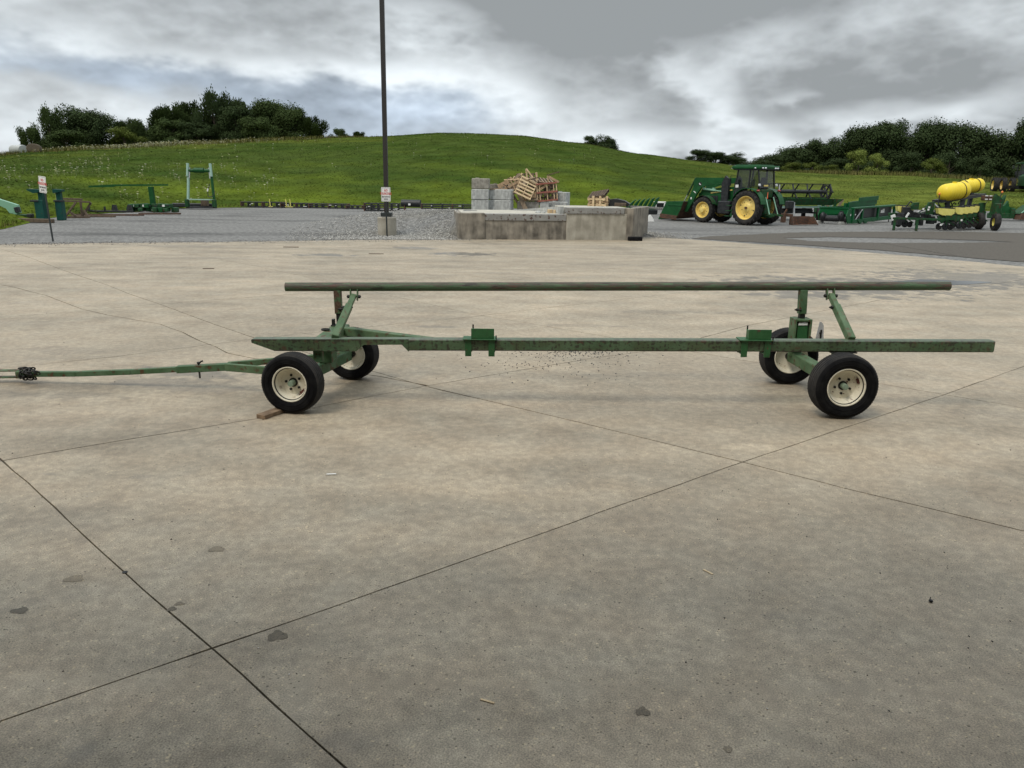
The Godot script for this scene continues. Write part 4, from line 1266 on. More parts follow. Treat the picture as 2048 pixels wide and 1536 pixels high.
	b = MB.new()
	for s in [-1.0, 1.0]: b.box(V(-3.9, 0.108 + 0.042 * s, -1.23), V(0.6, 0.016, 0.08), Basis(Vector3.UP, 0.1), 0.002)
	b.box(V(-3.63, 0.108, -1.2), V(0.07, 0.085, 0.07), Basis(Vector3.UP, 0.1), 0.004)
	part("clevis_hitch", b, M["trailer_pipe"], t)
	b = MB.new()
	b.tube(V(-1.33, 0.15, -0.95), V(-1.34, 0.33, -0.97), 0.011, 8)
	b.path([V(-1.34, 0.32, -0.97), V(-1.31, 0.35, -0.97), V(-1.285, 0.36, -0.965)], 0.01)
	b.tube(V(-1.34, 0.325, -0.97), V(-1.34, 0.345, -0.97), 0.02, 8)
	part("drawbar_pin", b, dk, t)
	var link := MB.new()
	var ring := []
	for k in 13:
		var a := TAU * k / 12.0
		ring.append(V(cos(a) * 0.036, sin(a) * 0.02, 0))
	link.path(ring, 0.0095, 6)
	var lm := link.mesh()
	for k in 26:
		var a := TAU * k / 9.0
		var q := V(-3.52 + 0.055 * sin(k * 1.9) + (k / 26.0 - 0.5) * 0.05, 0.128 + cos(a) * (0.058 + 0.01 * sin(k * 2.3)), -1.185 + sin(a) * 0.06)
		if k > 22: q = V(-3.45 + (k - 23) * 0.035, 0.17 - (k - 23) * 0.012, -1.15)
		part("chain_link", lm, dk, t, Transform3D(Basis(V(0, cos(a), sin(a)).normalized(), rr(0, 3.0)) * Basis(Vector3.RIGHT, a + (PI / 2 if k % 2 else 0.0)), q))
	# chock
	var w := thing("chock_board", "short brown wooden board wedged under the front tyre of the trailer", "board", V(-2.6, 0, -7.98), -0.47)
	b = MB.new(); b.box(V(0, 0.023, 0), V(0.12, 0.044, 0.34), Basis.IDENTITY, 0.003)
	part("board", b, M["chock_wood"], w)

# ---------------------------------------------------------------- loading dock, blocks, pallets
func make_dock():
	var t := thing("loading_dock", "stained concrete loading dock with rusty steel edges and two levels", "loading dock", DOCK, DOCK_TURN)
	var b := MB.new()
	b.box(V(0.58, 0.5, -0.3), V(1.16, 1.22, 0.6), Basis.IDENTITY, 0.02)
	part("end_pier", b, M["dock_dark"], t)
	b = MB.new(); b.box(V(0.1, 0.5, -2.1), V(0.24, 1.18, 3.0), Basis.IDENTITY, 0.02)
	part("side_wall", b, M["dock_dark"], t)
	b = MB.new(); b.box(V(2.94, 0.35, -0.36), V(3.56, 0.92, 0.6), Basis.IDENTITY, 0.012)
	part("low_wall", b, M["dock_dark"], t)
	b = MB.new(); b.box(V(2.94, 0.945, -0.32), V(3.555, 0.28, 0.6), Basis.IDENTITY, 0.012)
	part("low_steel_edge", b, M["lip_steel"], t)
	b = MB.new(); b.box(V(6.18, 0.5, -0.3), V(2.92, 1.26, 0.6), Basis.IDENTITY, 0.015)
	part("high_wall", b, M["dock_light"], t)
	b = MB.new(); b.box(V(6.0, 1.26, -0.27), V(2.56, 0.245, 0.6), Basis.IDENTITY, 0.012)
	part("high_steel_edge", b, M["lip_steel"], t)
	b = MB.new(); b.box(V(6.0, 1.125, 0.022), V(2.56, 0.018, 0.03))
	part("drip_bar", b, M["lip_steel"], t)
	b = MB.new(); b.box(V(7.46, 1.255, -0.3), V(0.35, 0.25, 0.58), Basis.IDENTITY, 0.015)
	part("end_coping", b, M["dock_dark"], t)
	b = MB.new(); b.box(V(8.32, 0.45, -1.45), V(0.3, 1.86, 3.5), Basis(Vector3.UP, -0.47), 0.02)
	part("wing_wall", b, M["dock_dark"], t)
	b = MB.new(); b.box(V(2.46, 1.04, -2.6), V(4.5, 0.1, 4.0), Basis.IDENTITY, 0.01)
	part("low_slab", b, M["dock_slab"], t)
	b = MB.new(); b.box(V(6.2, 0.64, -2.0), V(2.86, 1.46, 2.8), Basis.IDENTITY, 0.02)
	part("high_slab", b, M["dock_slab"], t)
	b = MB.new()
	b.prism(PackedVector2Array([Vector2(0.62, 0.2), Vector2(7.6, 0.2), Vector2(7.6, 0.95), Vector2(7.4, 1.0), Vector2(0.72, 1.4), Vector2(0.62, 1.4)]), 0.2, Transform3D(Basis(Vector3.UP, PI / 2 + 0.19), V(4.72, 0, 0)))
	part("step_curb", b, M["block_grey"], t)
	# a black rubber bumper lying at its foot
	b = MB.new(); b.box(V(0, 0.09, 0), V(0.62, 0.18, 0.24), Basis.IDENTITY, 0.03)
	var k := part("dock_bumper", b, M["rubber"], self, Transform3D(Basis(Vector3.UP, 0.1), V(5.3, 0, -34.2)))
	tag(k, "black rubber bumper lying on the ground at the foot of the dock", "bumper")

func block_mesh(l: float, w: float, h: float) -> MB:
	var b := MB.new()
	b.box(V(0, h * 0.5, 0), V(l, h - 0.012, w), Basis.IDENTITY, 0.035)
	b.box(V(-l * 0.2, h + 0.01, 0), V(0.2, 0.05, 0.2), Basis.IDENTITY, 0.02)
	return b

func put_block(l: float, h: float, x: float, y: float, z: float, turn: float, m: String, label: String):
	var o := part("concrete_block", block_mesh(l, 0.62, h), M[m], self, Transform3D(Basis(Vector3.UP, turn), V(x, y, z)))
	tag(o, label, "block", "concrete blocks stacked behind the dock")

func make_blocks():
	var h := 0.585
	var y0 := 0.82
	put_block(0.98, h, -1.92, y0, -44.7, -0.05, "block_grey", "pale concrete block at the bottom of the three-high block stack")
	put_block(0.98, h, -1.93, y0 + h, -44.68, -0.03, "block_grey", "middle concrete block of the three-high block stack")
	put_block(0.98, h, -1.91, y0 + 2 * h, -44.72, -0.06, "block_brown", "brownish concrete block topmost of the three-high block stack, white drips on its face")
	put_block(1.3, h, -0.76, y0, -44.9, -0.3, "block_grey", "lower concrete block of the two-high stack left of the pallet heap")
	put_block(1.3, h, -0.74, y0 + h, -44.92, -0.32, "block_grey", "upper concrete block of the two-high stack, broken boards lying against it")
	put_block(1.25, 0.5, 0.78, y0 + 0.02, -45.3, -0.02, "block_brown", "low brown concrete block under the middle of the pallet heap")
	put_block(0.55, 0.48, 1.72, y0 + 0.02, -45.3, -0.02, "block_grey", "short grey concrete block beneath the red crate frame")
	put_block(1.1, 0.5, 2.5, y0 + 0.02, -45.5, -0.15, "block_grey", "grey concrete block at the heap's far corner beside the grass")
	put_block(0.75, 1.05, 2.78, y0, -46.3, -0.5, "block_grey", "tall grey concrete block standing upright behind the red crate frame")
	put_block(1.0, 0.9, -0.95, y0 + 2 * h - 0.62, -46.6, 0.0, "dock_dark", "dark wet concrete block behind the two-high stack")

func pallet(called: String, label: String, m: Array, l: float, w: float, boards: int) -> Node3D:   # lies flat, origin under its middle
	var t := thing(called, label, "pallet")
	for k in 3:
		var b := MB.new(); b.box(V(0, 0.06, (k - 1) * (w * 0.5 - 0.03)), V(l, 0.085, 0.04), Basis.IDENTITY, 0.003)
		part("stringer", b, M[m[0]], t)
	for k in boards:
		var b := MB.new(); b.box(V(lerpf(-l * 0.5 + 0.05, l * 0.5 - 0.05, float(k) / (boards - 1)), 0.113 + rr(-0.002, 0.003), rr(-0.008, 0.008)), V(0.095, 0.02, w), Basis(Vector3.UP, rr(-0.015, 0.015)), 0.002)
		part("deck_board", b, M[m[1] if R.randf() < 0.75 else m[0]], t)
	for k in 3:
		var b := MB.new(); b.box(V((k - 1) * (l * 0.5 - 0.06), 0.008, 0), V(0.1, 0.018, w), Basis.IDENTITY, 0.002)
		part("base_board", b, M[m[1]], t)
	return t

func lay(o: Node3D, p: Vector3, e: Vector3):
	o.position = p
	o.rotation = e

func make_pallets():
	# heap of broken pallets, crates and boards behind the dock
	var a := pallet("wood_pallet", "light yellow slatted pallet leaning out of the middle of the heap", ["wood_pale", "wood_pale"], 1.15, 1.0, 6)
	a.transform = Transform3D(Basis(Vector3.BACK, -0.42) * Basis(Vector3.RIGHT, 1.1) * Basis(Vector3.UP, PI / 2), V(0.62, 2.05, -44.95))
	a = pallet("wood_pallet", "brown pallet tipped on edge between the block stack and the yellow pallet", ["wood", "wood_grey"], 1.2, 1.0, 6)
	lay(a, V(-0.15, 2.05, -45.6), V(0.7, 0.5, 0.45))
	a = pallet("wood_pallet", "grey pallet lying nearly flat along the top of the heap", ["wood_dark", "wood_grey"], 1.3, 1.1, 7)
	lay(a, V(1.55, 2.42, -46.0), V(0.25, 0.2, -0.1))
	a = pallet("wood_pallet", "dark pallet upright in the middle behind the splintered boards", ["wood_dark", "wood_dark"], 1.2, 1.1, 7)
	lay(a, V(0.7, 2.35, -46.3), V(1.15, 0.0, 0.1))
	a = pallet("wood_pallet", "tan pallet flat on the blocks beneath the slatted yellow pallet", ["wood", "wood_pale"], 1.1, 0.9, 6)
	lay(a, V(0.95, 1.38, -45.5), V(0.06, 0.1, 0.05))
	a = pallet("wood_pallet", "grey pallet wedged low behind the red crate frame", ["wood_grey", "wood_dark"], 1.2, 1.0, 6)
	lay(a, V(1.9, 1.5, -46.2), V(0.9, -0.3, 0.1))
	# red-edged crate frame standing on end
	var t := thing("crate_frame", "large open crate frame with red rails standing on end in the heap", "crate", V(1.88, 1.37, -45.0), -0.08)
	t.rotation.z = 0.1
	for y in [0.04, 0.5, 0.98]:
		var b := MB.new(); b.box(V(0, y, 0.05), V(1.2, 0.09, 0.05), Basis.IDENTITY, 0.004)
		part("red_rail", b, M["wood_red"], t)
	for x in [-0.55, -0.4, 0.02, 0.4, 0.56]:
		var b := MB.new(); b.box(V(x, 0.5, 0.0), V(0.055, 1.0, 0.04), Basis.IDENTITY, 0.004)
		part("upright", b, M["wood_pale"], t)
	for k in 6:
		var b := MB.new(); b.box(V(-0.62, 0.09 + k * 0.165, -0.42), V(0.022, 0.155, 0.85), Basis.IDENTITY, 0.003)
		part("side_board", b, M["wood_grey"], t)
	for k in 3:
		var b := MB.new(); b.box(V(0, 0.2 + k * 0.3, -0.84), V(1.2, 0.1, 0.022), Basis.IDENTITY, 0.003)
		part("back_board", b, M["wood_dark"], t)
	# loose boards
	var loose := [
		[V(0.24, 1.72, -44.95), V(0.66, 0.86, -44.75), 0.24, 0.03, "wood_grey", "wide grey plank sloping down from the heap to the dock slab"],
		[V(0.63, 3.13, -45.5), V(0.72, 2.42, -45.5), 0.09, 0.04, "wood_pale", "pale board standing upright at the very top of the heap"],
		[V(0.64, 3.14, -45.45), V(1.02, 2.66, -45.4), 0.08, 0.04, "wood_pale", "pale board sloping down from the heap's highest point"],
		[V(1.22, 2.95, -45.6), V(1.28, 2.5, -45.6), 0.11, 0.04, "wood_pale", "short pale board upright above the grey pallet"],
		[V(1.86, 2.78, -45.4), V(1.92, 2.42, -45.4), 0.08, 0.05, "wood_pale", "short post sticking up above the red crate frame"],
		[V(1.84, 2.8, -45.35), V(2.52, 2.99, -45.3), 0.05, 0.03, "wood_dark", "thin black stick pointing up from the heap's far end"],
		[V(1.9, 2.72, -45.25), V(2.5, 2.42, -45.1), 0.13, 0.04, "wood", "orange-brown board lying across the top of the red crate frame"],
		[V(-0.62, 2.5, -45.4), V(1.25, 2.62, -45.7), 0.06, 0.05, "wood_pale", "long thin pale batten lying along the heap"],
		[V(-0.95, 2.12, -45.2), V(-0.35, 2.42, -45.3), 0.26, 0.03, "wood", "broad tan board end beside the topmost block"],
		[V(-0.75, 1.9, -44.95), V(0.35, 2.5, -45.2), 0.12, 0.03, "wood", "tan board slanting up from the two-high stack"],
		[V(-0.65, 2.28, -45.0), V(0.05, 1.76, -44.9), 0.05, 0.03, "wood_dark", "dark narrow stick slanting across the tan boards"],
		[V(0.72, 2.52, -45.0), V(1.3, 2.66, -44.95), 0.05, 0.04, "wood_dark", "black bar poking out above the yellow pallet"],
		[V(-0.05, 2.55, -46.0), V(0.3, 2.85, -46.1), 0.16, 0.02, "wood_grey", "splintered grey board standing behind the batten"],
		[V(0.1, 2.5, -46.1), V(0.42, 2.9, -46.1), 0.1, 0.02, "wood_pale", "splintered pale board beside the upright dark pallet"],
		[V(-0.2, 2.45, -45.9), V(-0.02, 2.72, -46.0), 0.06, 0.02, "wood_pale", "small pale splinter poking up from the heap's near end"],
		[V(0.55, 1.62, -44.9), V(1.22, 1.64, -44.95), 0.2, 0.1, "wood", "flat cardboard-brown box tucked under the yellow pallet"],
		[V(0.7, 1.42, -45.0), V(1.3, 1.48, -44.9), 0.14, 0.03, "wood_grey", "weathered grey board low in the heap beside the red crate frame"],
		[V(-0.5, 1.72, -44.85), V(0.0, 1.86, -44.9), 0.09, 0.05, "wood_pale", "pale offcut resting on the upper block of the two-high stack"],
		[V(-1.38, 2.0, -44.8), V(-0.55, 1.99, -44.7), 0.1, 0.04, "wood_grey", "grey board lying on top of the two-high stack"]]
	for q in loose:
		var b := MB.new()
		b.bar(q[0], q[1], q[2], q[3], V(0, 0.35, 1), 0.003)
		tag(part("loose_board", b, M[q[4]], self), q[5], "board", "boards in the pallet heap")
	for k in 46:
		var p := V(rr(-0.6, 2.3), rr(1.4, 2.55), rr(-46.4, -45.5))
		var d := V(rr(-1, 1), rr(-0.5, 0.6), rr(-0.3, 0.3)).normalized() * rr(0.25, 0.6)
		var b := MB.new()
		b.bar(p - d, p + d, rr(0.07, 0.2), rr(0.02, 0.045), V(rr(-0.3, 0.3), rr(0.1, 0.6), 1), 0.003)
		tag(part("splintered_board", b, M[["wood", "wood_grey", "wood_dark", "wood", "wood_grey", "wood_dark", "wood_pale"][k % 7]], self), "one of many splintered boards jumbled inside the pallet heap", "board", "splintered boards inside the heap")
	# tidy stack on the high side of the dock, black sheeting beside it, an offcut on the slab
	a = pallet("wood_pallet", "bottom pallet of the small stack on top of the dock", ["wood_pale", "wood_pale"], 0.9, 0.85, 5)
	lay(a, V(4.0, 1.37, -37.4), V(0, -0.35, 0))
	a = pallet("wood_pallet", "middle pallet of the small stack on top of the dock", ["wood", "wood_pale"], 0.92, 0.85, 5)
	lay(a, V(4.02, 1.5, -37.4), V(0, -0.3, 0))
	a = pallet("wood_pallet", "upper flat pallet of the small stack on top of the dock", ["wood_pale", "wood_pale"], 0.86, 0.85, 5)
	lay(a, V(3.98, 1.63, -37.4), V(0, -0.38, 0))
	a = pallet("wood_pallet", "brown pallet tilted on top of the small stack on the dock", ["wood_dark", "wood_dark"], 0.85, 0.8, 7)
	lay(a, V(3.98, 1.84, -37.45), V(0.35, -0.4, 0.18))
	for k in 3:
		var b := MB.new(); b.box(V(3.68 + k * 0.32, 1.6, -36.96 - k * 0.02), V(0.1, 0.48, 0.03), Basis(Vector3.UP, -0.35), 0.003)
		tag(part("loose_board", b, M["wood_pale"], self), ["pale slat upright on the near corner of the dock's pallet stack", "pale slat upright on the middle of the dock's pallet stack", "pale slat upright on the dock's pallet stack beside the black sheeting"][k], "board", "slats on the pallet stack")
	var s := MB.new()
	s.prism(PackedVector2Array([Vector2(-0.55, 0), Vector2(-0.5, 0.3), Vector2(-0.2, 0.34), Vector2(0.0, 0.33), Vector2(0.3, 0.26), Vector2(0.55, 0.12), Vector2(0.48, 0.0)]), 0.8, Transform3D(Basis(Vector3.UP, -0.2), V(4.95, 1.37, -37.6)))
	tag(part("plastic_sheeting", s, M["black_tarp"], self), "black plastic sheeting draped over scrap beside the dock's pallet stack", "sheeting")
	s = MB.new(); s.box(V(4.98, 1.45, -37.15), V(0.55, 0.17, 0.1), Basis(Vector3.UP, -0.2), 0.02)
	tag(part("timber_offcut", s, M["wood_weathered"], self), "brown timber under the black sheeting on the dock", "timber")
	for q in [[V(1.6, 1.17, -35.4), 0.2, "larger yellow wood offcut on the low dock slab"], [V(1.83, 1.16, -35.3), 0.14, "smaller yellow wood offcut on the low dock slab"]]:
		s = MB.new(); s.box(q[0], V(q[1], 0.17, 0.16), Basis(Vector3.UP, 0.4), 0.01)
		tag(part("timber_offcut", s, M["wood_pale"], self), q[2], "timber", "offcuts on the dock slab")
	s = MB.new()
	for k in 9: s.ball(V(1.22 + rr(-0.25, 0.25), 1.1, -35.4 + rr(-0.15, 0.15)), V(rr(0.05, 0.12), rr(0.03, 0.09), 0.07), 6)
	tag(part("rubble", s, M["block_grey"], self), "small heap of dark rubble beside the offcuts on the dock", "rubble")

# ---------------------------------------------------------------- lamp post and signs
func letters(txt: String, h: float, m: Material, parent: Node, at: Vector3, bold := true):
	var f := SystemFont.new()
	f.font_names = PackedStringArray(["Droid Sans"])
	f.font_weight = 700
	var tm := TextMesh.new()
	tm.text = txt
	tm.font = f
	tm.font_size = 64
	tm.pixel_size = h / 46.0
	tm.depth = 0.003
	part("lettering", tm, m, parent, Transform3D(Basis.IDENTITY.scaled(V(0.78, 1, 1)), at))

func sign_face(t: Node3D, y: float, z: float, tilt: float):
	var n0 := t.get_child_count()
	var w := 0.4
	var h := 0.61
	var b := MB.new()
	var rc := PackedVector2Array()
	for q in [[1, 1], [-1, 1], [-1, -1], [1, -1]]:
		for k in 5:
			var a := (PI / 2) * k / 4.0 + (0.0 if q == [1, 1] else (PI / 2 if q == [-1, 1] else (PI if q == [-1, -1] else PI * 1.5)))
			rc.append(Vector2(q[0] * (w / 2 - 0.03) + cos(a) * 0.03, q[1] * (h / 2 - 0.03) + sin(a) * 0.03))
	b.prism(rc, 0.004, Transform3D(Basis.IDENTITY, V(0, y, z)))
	part("sign_plate", b, M["white_paint"], t)
	var fb := MB.new()
	for q in [[V(0, y + h * 0.5 - 0.032, z + 0.004), V(w - 0.07, 0.008, 0.003)], [V(0, y - h * 0.5 + 0.032, z + 0.004), V(w - 0.07, 0.008, 0.003)], [V(w * 0.5 - 0.032, y, z + 0.004), V(0.008, h - 0.075, 0.003)], [V(-w * 0.5 + 0.032, y, z + 0.004), V(0.008, h - 0.075, 0.003)]]:
		fb.box(q[0], q[1])
	part("sign_border", fb, M["black_paint"], t)
	letters("NO", 0.095, M["red_paint"], t, V(0, y + 0.165, z + 0.004))
	letters("PARKING", 0.105, M["red_paint"], t, V(0, y + 0.03, z + 0.004))
	letters("BETWEEN", 0.065, M["black_paint"], t, V(0, y - 0.105, z + 0.004))
	letters("SIGNS", 0.065, M["black_paint"], t, V(0, y - 0.205, z + 0.004))
	for s in [-1.0, 1.0]:
		var bb := MB.new(); bb.tube(V(0, y + s * h * 0.46, z), V(0, y + s * h * 0.46, z + 0.01), 0.012, 8)
		part("sign_bolt", bb, M["chrome"], t)
	if tilt != 0.0:
		var xf := Transform3D(Basis(Vector3.BACK, tilt), V(0, y, 0)) * Transform3D(Basis.IDENTITY, V(0, -y, 0))
		for i in range(n0, t.get_child_count()):
			var o: Node3D = t.get_child(i)
			o.transform = xf * o.transform

func make_poles():
	var t := thing("lamp_post", "tall dark brown square lamp post on a round concrete footing", "lamp post", V(-5.74, 0, -35.35))
	var b := MB.new(); b.lathe([Vector2(0.0, -0.6), Vector2(0.42, -0.6), Vector2(0.42, 0.79), Vector2(0.4, 0.815), Vector2(0.0, 0.815)], Transform3D(Basis(Vector3.RIGHT, -PI / 2), Vector3.ZERO), 32, 0.8)
	part("concrete_footing", b, M["dock_light"], t)
	b = MB.new(); b.box(V(0, 0.93, 0), V(0.47, 0.17, 0.47), Basis.IDENTITY, 0.012)
	part("base_cover", b, M["pole_blue"], t)
	b = MB.new(); b.bar(V(0, 0.9, 0), V(0.06, 12.5, 0), 0.19, 0.19, Vector3.BACK, 0.012)
	part("pole", b, M["pole_brown"], t)
	b = MB.new(); b.box(V(0.06, 12.55, 0.7), V(0.4, 0.18, 0.7), Basis.IDENTITY, 0.03); b.box(V(0.06, 12.55, 0.2), V(0.1, 0.1, 0.4))
	part("lamp_head", b, M["pole_brown"], t)
	t = thing("no_parking_sign", "white no parking sign on a thin post in front of the lamp post's footing", "sign", V(-5.66, 0, -34.78), 0.12)
	b = MB.new(); b.box(V(0, 0.85, -0.02), V(0.065, 2.5, 0.03), Basis.IDENTITY, 0.004)
	part("sign_post", b, M["pole_blue"], t)
	sign_face(t, 1.82, 0.005, 0.0)
	t = thing("no_parking_sign", "bent white no parking sign turned aside on a leaning post beside the gravel", "sign", V(-17.76, 0, -29.9), -0.42)
	t.rotation.z = 0.04
	b = MB.new(); b.box(V(0.03, 1.1, -0.03), V(0.07, 2.6, 0.035), Basis.IDENTITY, 0.004)
	part("sign_post", b, M["pole_blue"], t)
	sign_face(t, 2.1, 0.0, -0.13)

# ---------------------------------------------------------------- implements along the foot of the slope
func make_left_row():
	var b := MB.new()
	# loader boom at the frame's edge
	var t := thing("loader_boom", "pale green curved loader boom lying on timbers at the gravel's edge", "loader boom", V(-27.6, 0, -43.2), 0.1)
	b.prism(PackedVector2Array([Vector2(-1.9, 1.75), Vector2(-0.5, 1.1), Vector2(0.35, 0.82), Vector2(0.42, 0.4), Vector2(0.25, 0.32), Vector2(-0.05, 0.3), Vector2(-0.25, 0.62), Vector2(-0.9, 0.95), Vector2(-1.9, 1.2)]), 0.25)
	part("boom_plate", b, M["pale_green"], t)
	b = MB.new(); b.box(V(0.3, 0.56, 0.06), V(0.2, 0.3, 0.3), Basis(Vector3.BACK, 0.2), 0.02)
	part("pivot_block", b, M["black_steel"], t)
	b = MB.new(); b.box(V(0.1, 0.26, 0.0), V(1.5, 0.12, 0.5), Basis.IDENTITY, 0.02)
	part("foot_plate", b, M["deere_green_old"], t)
	for q in [[-0.5, "frame"], [0.95, "frame"]]:
		b = MB.new(); b.box(V(q[0], 0.25, 0.1), V(0.28, 0.2, 0.3), Basis.IDENTITY, 0.02)
		part("clamp", b, M["black_steel"], t)
	b = MB.new(); b.bar(V(-31, 0.1, -42.3), V(-24.3, 0.09, -41.3), 0.22, 0.2, Vector3.UP, 0.02)
	tag(part("timber_beam", b, M["wood_weathered"], self), "long dark weathered timber under the pale loader boom", "timber")
	# two dark green stands
	for q in [[-26.0, -43.2, "dark teal machine stand with a broad overhanging top beside the bent sign"], [-25.28, -43.8, "narrower dark teal machine stand behind the post of the bent sign"]]:
		var first: bool = q[0] < -25.6
		t = thing("machine_stand", q[2], "stand", V(q[0], 0, q[1]), 0.15, "dark teal stands")
		b = MB.new(); b.box(V(0, 0.55, 0), V(0.44 if first else 0.34, 1.1, 0.5), Basis.IDENTITY, 0.02)
		part("lower_column", b, M["dark_green"], t)
		b = MB.new(); b.box(V(0.1 if first else 0.02, 1.32, 0), V(0.24, 0.5, 0.3), Basis.IDENTITY, 0.015)
		part("upper_column", b, M["dark_green"], t)
		b = MB.new(); b.prism(PackedVector2Array([Vector2(-0.5 if first else -0.2, 1.68), Vector2(0.25, 1.66), Vector2(0.25, 1.56), Vector2(0.0, 1.5), Vector2(-0.2, 1.46), Vector2(-0.5 if first else -0.2, 1.62)]), 0.5)
		part("top_plate", b, M["dark_green"], t)
		b = MB.new(); b.box(V(-0.2 if first else 0.0, 1.05, 0.1), V(0.42, 0.09, 0.36), Basis.IDENTITY, 0.01)
		part("shelf_bar", b, M["black_steel"], t)
	# trestle
	t = thing("timber_trestle", "weathered timber trestle with crossed legs behind the teal stands", "trestle", V(-25.6, 0, -46.0), 0.0)
	var wz: Material = M["wood_weathered"]
	for q in [[V(-0.7, 0, 0.3), V(-0.7, 1.02, 0.3)], [V(0.08, 0, -0.35), V(0.08, 1.02, -0.35)], [V(-0.6, 0.08, 0.25), V(0.05, 0.9, 0.1)], [V(0.1, 0.1, -0.3), V(0.72, 0.88, -0.3)], [V(-0.35, 0.4, 0.2), V(0.1, 0.02, 0.1)], [V(0.3, 0.45, -0.2), V(0.62, 0.0, -0.1)]]:
		b = MB.new(); b.bar(q[0], q[1], 0.1, 0.1, Vector3.BACK, 0.008)
		part("leg", b, wz, t)
	for q in [[V(-0.95, 1.0, 0.3), V(0.75, 0.92, -0.2)], [V(-0.8, 1.1, -0.1), V(0.2, 1.06, -0.4)], [V(-0.7, 0.06, 0.3), V(0.6, 0.06, -0.1)]]:
		b = MB.new(); b.bar(q[0], q[1], 0.1, 0.1, Vector3.UP, 0.008)
		part("rail", b, wz, t)
	# flat bars with upright fins
	t = thing("tool_bar", "low black tool bar with four upright fins beside the green weights", "tool bar", V(-26.7, 0, -52.0))
	b = MB.new(); b.bar(V(-1.5, 0.14, 0), V(1.6, 0.16, 0.3), 0.14, 0.12, Vector3.UP, 0.01)
	part("bar", b, M["black_steel"], t)
	for q in [[-1.35, 0.3, 0.12], [-0.3, 0.34, 0.1], [0.35, 0.46, 0.3], [1.35, 0.46, 0.3]]:
		b = MB.new(); b.prism(PackedVector2Array([Vector2(-q[2] * 0.7, 0.12), Vector2(q[2] * 0.7, 0.12), Vector2(q[2] * 0.45, 0.12 + q[1]), Vector2(-q[2] * 0.45, 0.12 + q[1])]), 0.08, Transform3D(Basis.IDENTITY, V(q[0], 0, 0.15)))
		part("fin", b, M["black_steel"], t)
	for q in [[V(-27.9, 0.05, -48.6), V(-23.3, 0.07, -49.4), "rusty_steel", "long rusty flat bar on the gravel before the tool bar"], [V(-26.6, 0.06, -47.2), V(-23.9, 0.08, -47.0), "wood_weathered", "pale-edged timber lying on the gravel before the trestle"], [V(-24.4, 0.06, -51.0), V(-21.9, 0.08, -51.6), "rusty_steel", "short rusty bar lying at the foot of the green weights"]]:
		b = MB.new(); b.bar(q[0], q[1], 0.16, 0.1, Vector3.UP, 0.01)
		tag(part("scrap_bar", b, M[q[2]], self), q[3], "bar", "bars lying on the gravel")
	# green weights and T stand
	t = thing("weight_rack", "heap of green cast weight frames with white labels", "weights", V(-25.3, 0, -55.0))
	for k in 17:
		var x := -1.4 + (k % 9) * 0.36
		var row := k / 9
		b = MB.new(); b.box(V(x + rr(-0.03, 0.03) + row * 0.1, 0.17 + row * 0.26, rr(-0.3, 0.3)), V(0.33, rr(0.22, 0.34), 0.6), Basis(Vector3.BACK, rr(-0.06, 0.06)), 0.03)
		part("weight", b, M["deere_green_old"] if k % 3 else M["deere_green"], t)
	for k in 7:
		b = MB.new(); b.box(V(-1.3 + k * 0.42, 0.45 + rr(-0.04, 0.04), 0.33), V(0.16, 0.08, 0.06), Basis.IDENTITY, 0.01)
		part("grip_slot", b, M["black_steel"], t)
	for q in [[-1.05, 0.42], [-0.42, 0.44], [0.95, 0.46], [0.2, 0.16]]:
		b = MB.new(); b.box(V(q[0], q[1], 0.365), V(0.17, 0.14, 0.02))
		part("paper_label", b, M["white_paint"], t)
	t = thing("boom_stand", "green T-shaped stand with a long tapering horizontal arm above the weights", "stand", V(-25.4, 0, -55.3))
	b = MB.new(); b.box(V(0.02, 1.1, 0), V(0.32, 1.25, 0.25), Basis(Vector3.BACK, 0.03), 0.02)
	part("post", b, M["deere_green"], t)
	b = MB.new(); b.prism(PackedVector2Array([Vector2(-4.3, 1.62), Vector2(-2.6, 1.66), Vector2(-2.5, 1.72), Vector2(1.2, 1.8), Vector2(1.2, 1.9), Vector2(-2.5, 1.84), Vector2(-4.3, 1.72)]), 0.2)
	part("arm", b, M["deere_green"], t)
	# loader frame standing on end
	t = thing("front_loader", "tall mint green loader frame standing on end against the grass slope", "loader frame", V(-24.25, 0, -61.0))
	for s in [-1.0, 1.0]:
		b = MB.new(); b.bar(V(s * 1.0 + 0.05 * s, 0.1, 0), V(s * 0.86, 2.9, -0.3), 0.15, 0.2, Vector3.BACK, 0.02)
		part("arm", b, M["deere_green"] if s > 0 else M["mint_green"], t)
		b = MB.new(); b.tube(V(s * 0.92, 2.45, -0.15), V(s * 0.86, 3.42, -0.25), 0.1, 12)
		part("cylinder", b, M["mint_green"], t)
		b = MB.new(); b.tube(V(s * 0.8, 2.3, -0.15), V(s * 0.72, 3.1, -0.25), 0.045, 10)
		part("cylinder_rod", b, M["chrome"], t)
		b = MB.new(); b.box(V(s * 1.05, 0.45, 0.05), V(0.26, 0.6, 0.35), Basis.IDENTITY, 0.03)
		part("foot", b, M["deere_green_old"], t)
	b = MB.new(); b.tube(V(-0.85, 2.88, -0.25), V(0.85, 2.88, -0.25), 0.13, 14); b.tube(V(-0.4, 2.9, -0.22), V(0.35, 2.9, -0.22), 0.19, 14)
	part("cross_tube", b, M["deere_green"], t)
	b = MB.new(); b.box(V(0, 0.72, 0.0), V(2.0, 0.08, 0.12), Basis.IDENTITY, 0.01)
	part("lower_bar", b, M["mint_green"], t)
	b = MB.new(); b.box(V(0, 0.13, 0.0), V(2.3, 0.1, 0.3), Basis.IDENTITY, 0.01)
	part("base_bar", b, M["black_steel"], t)
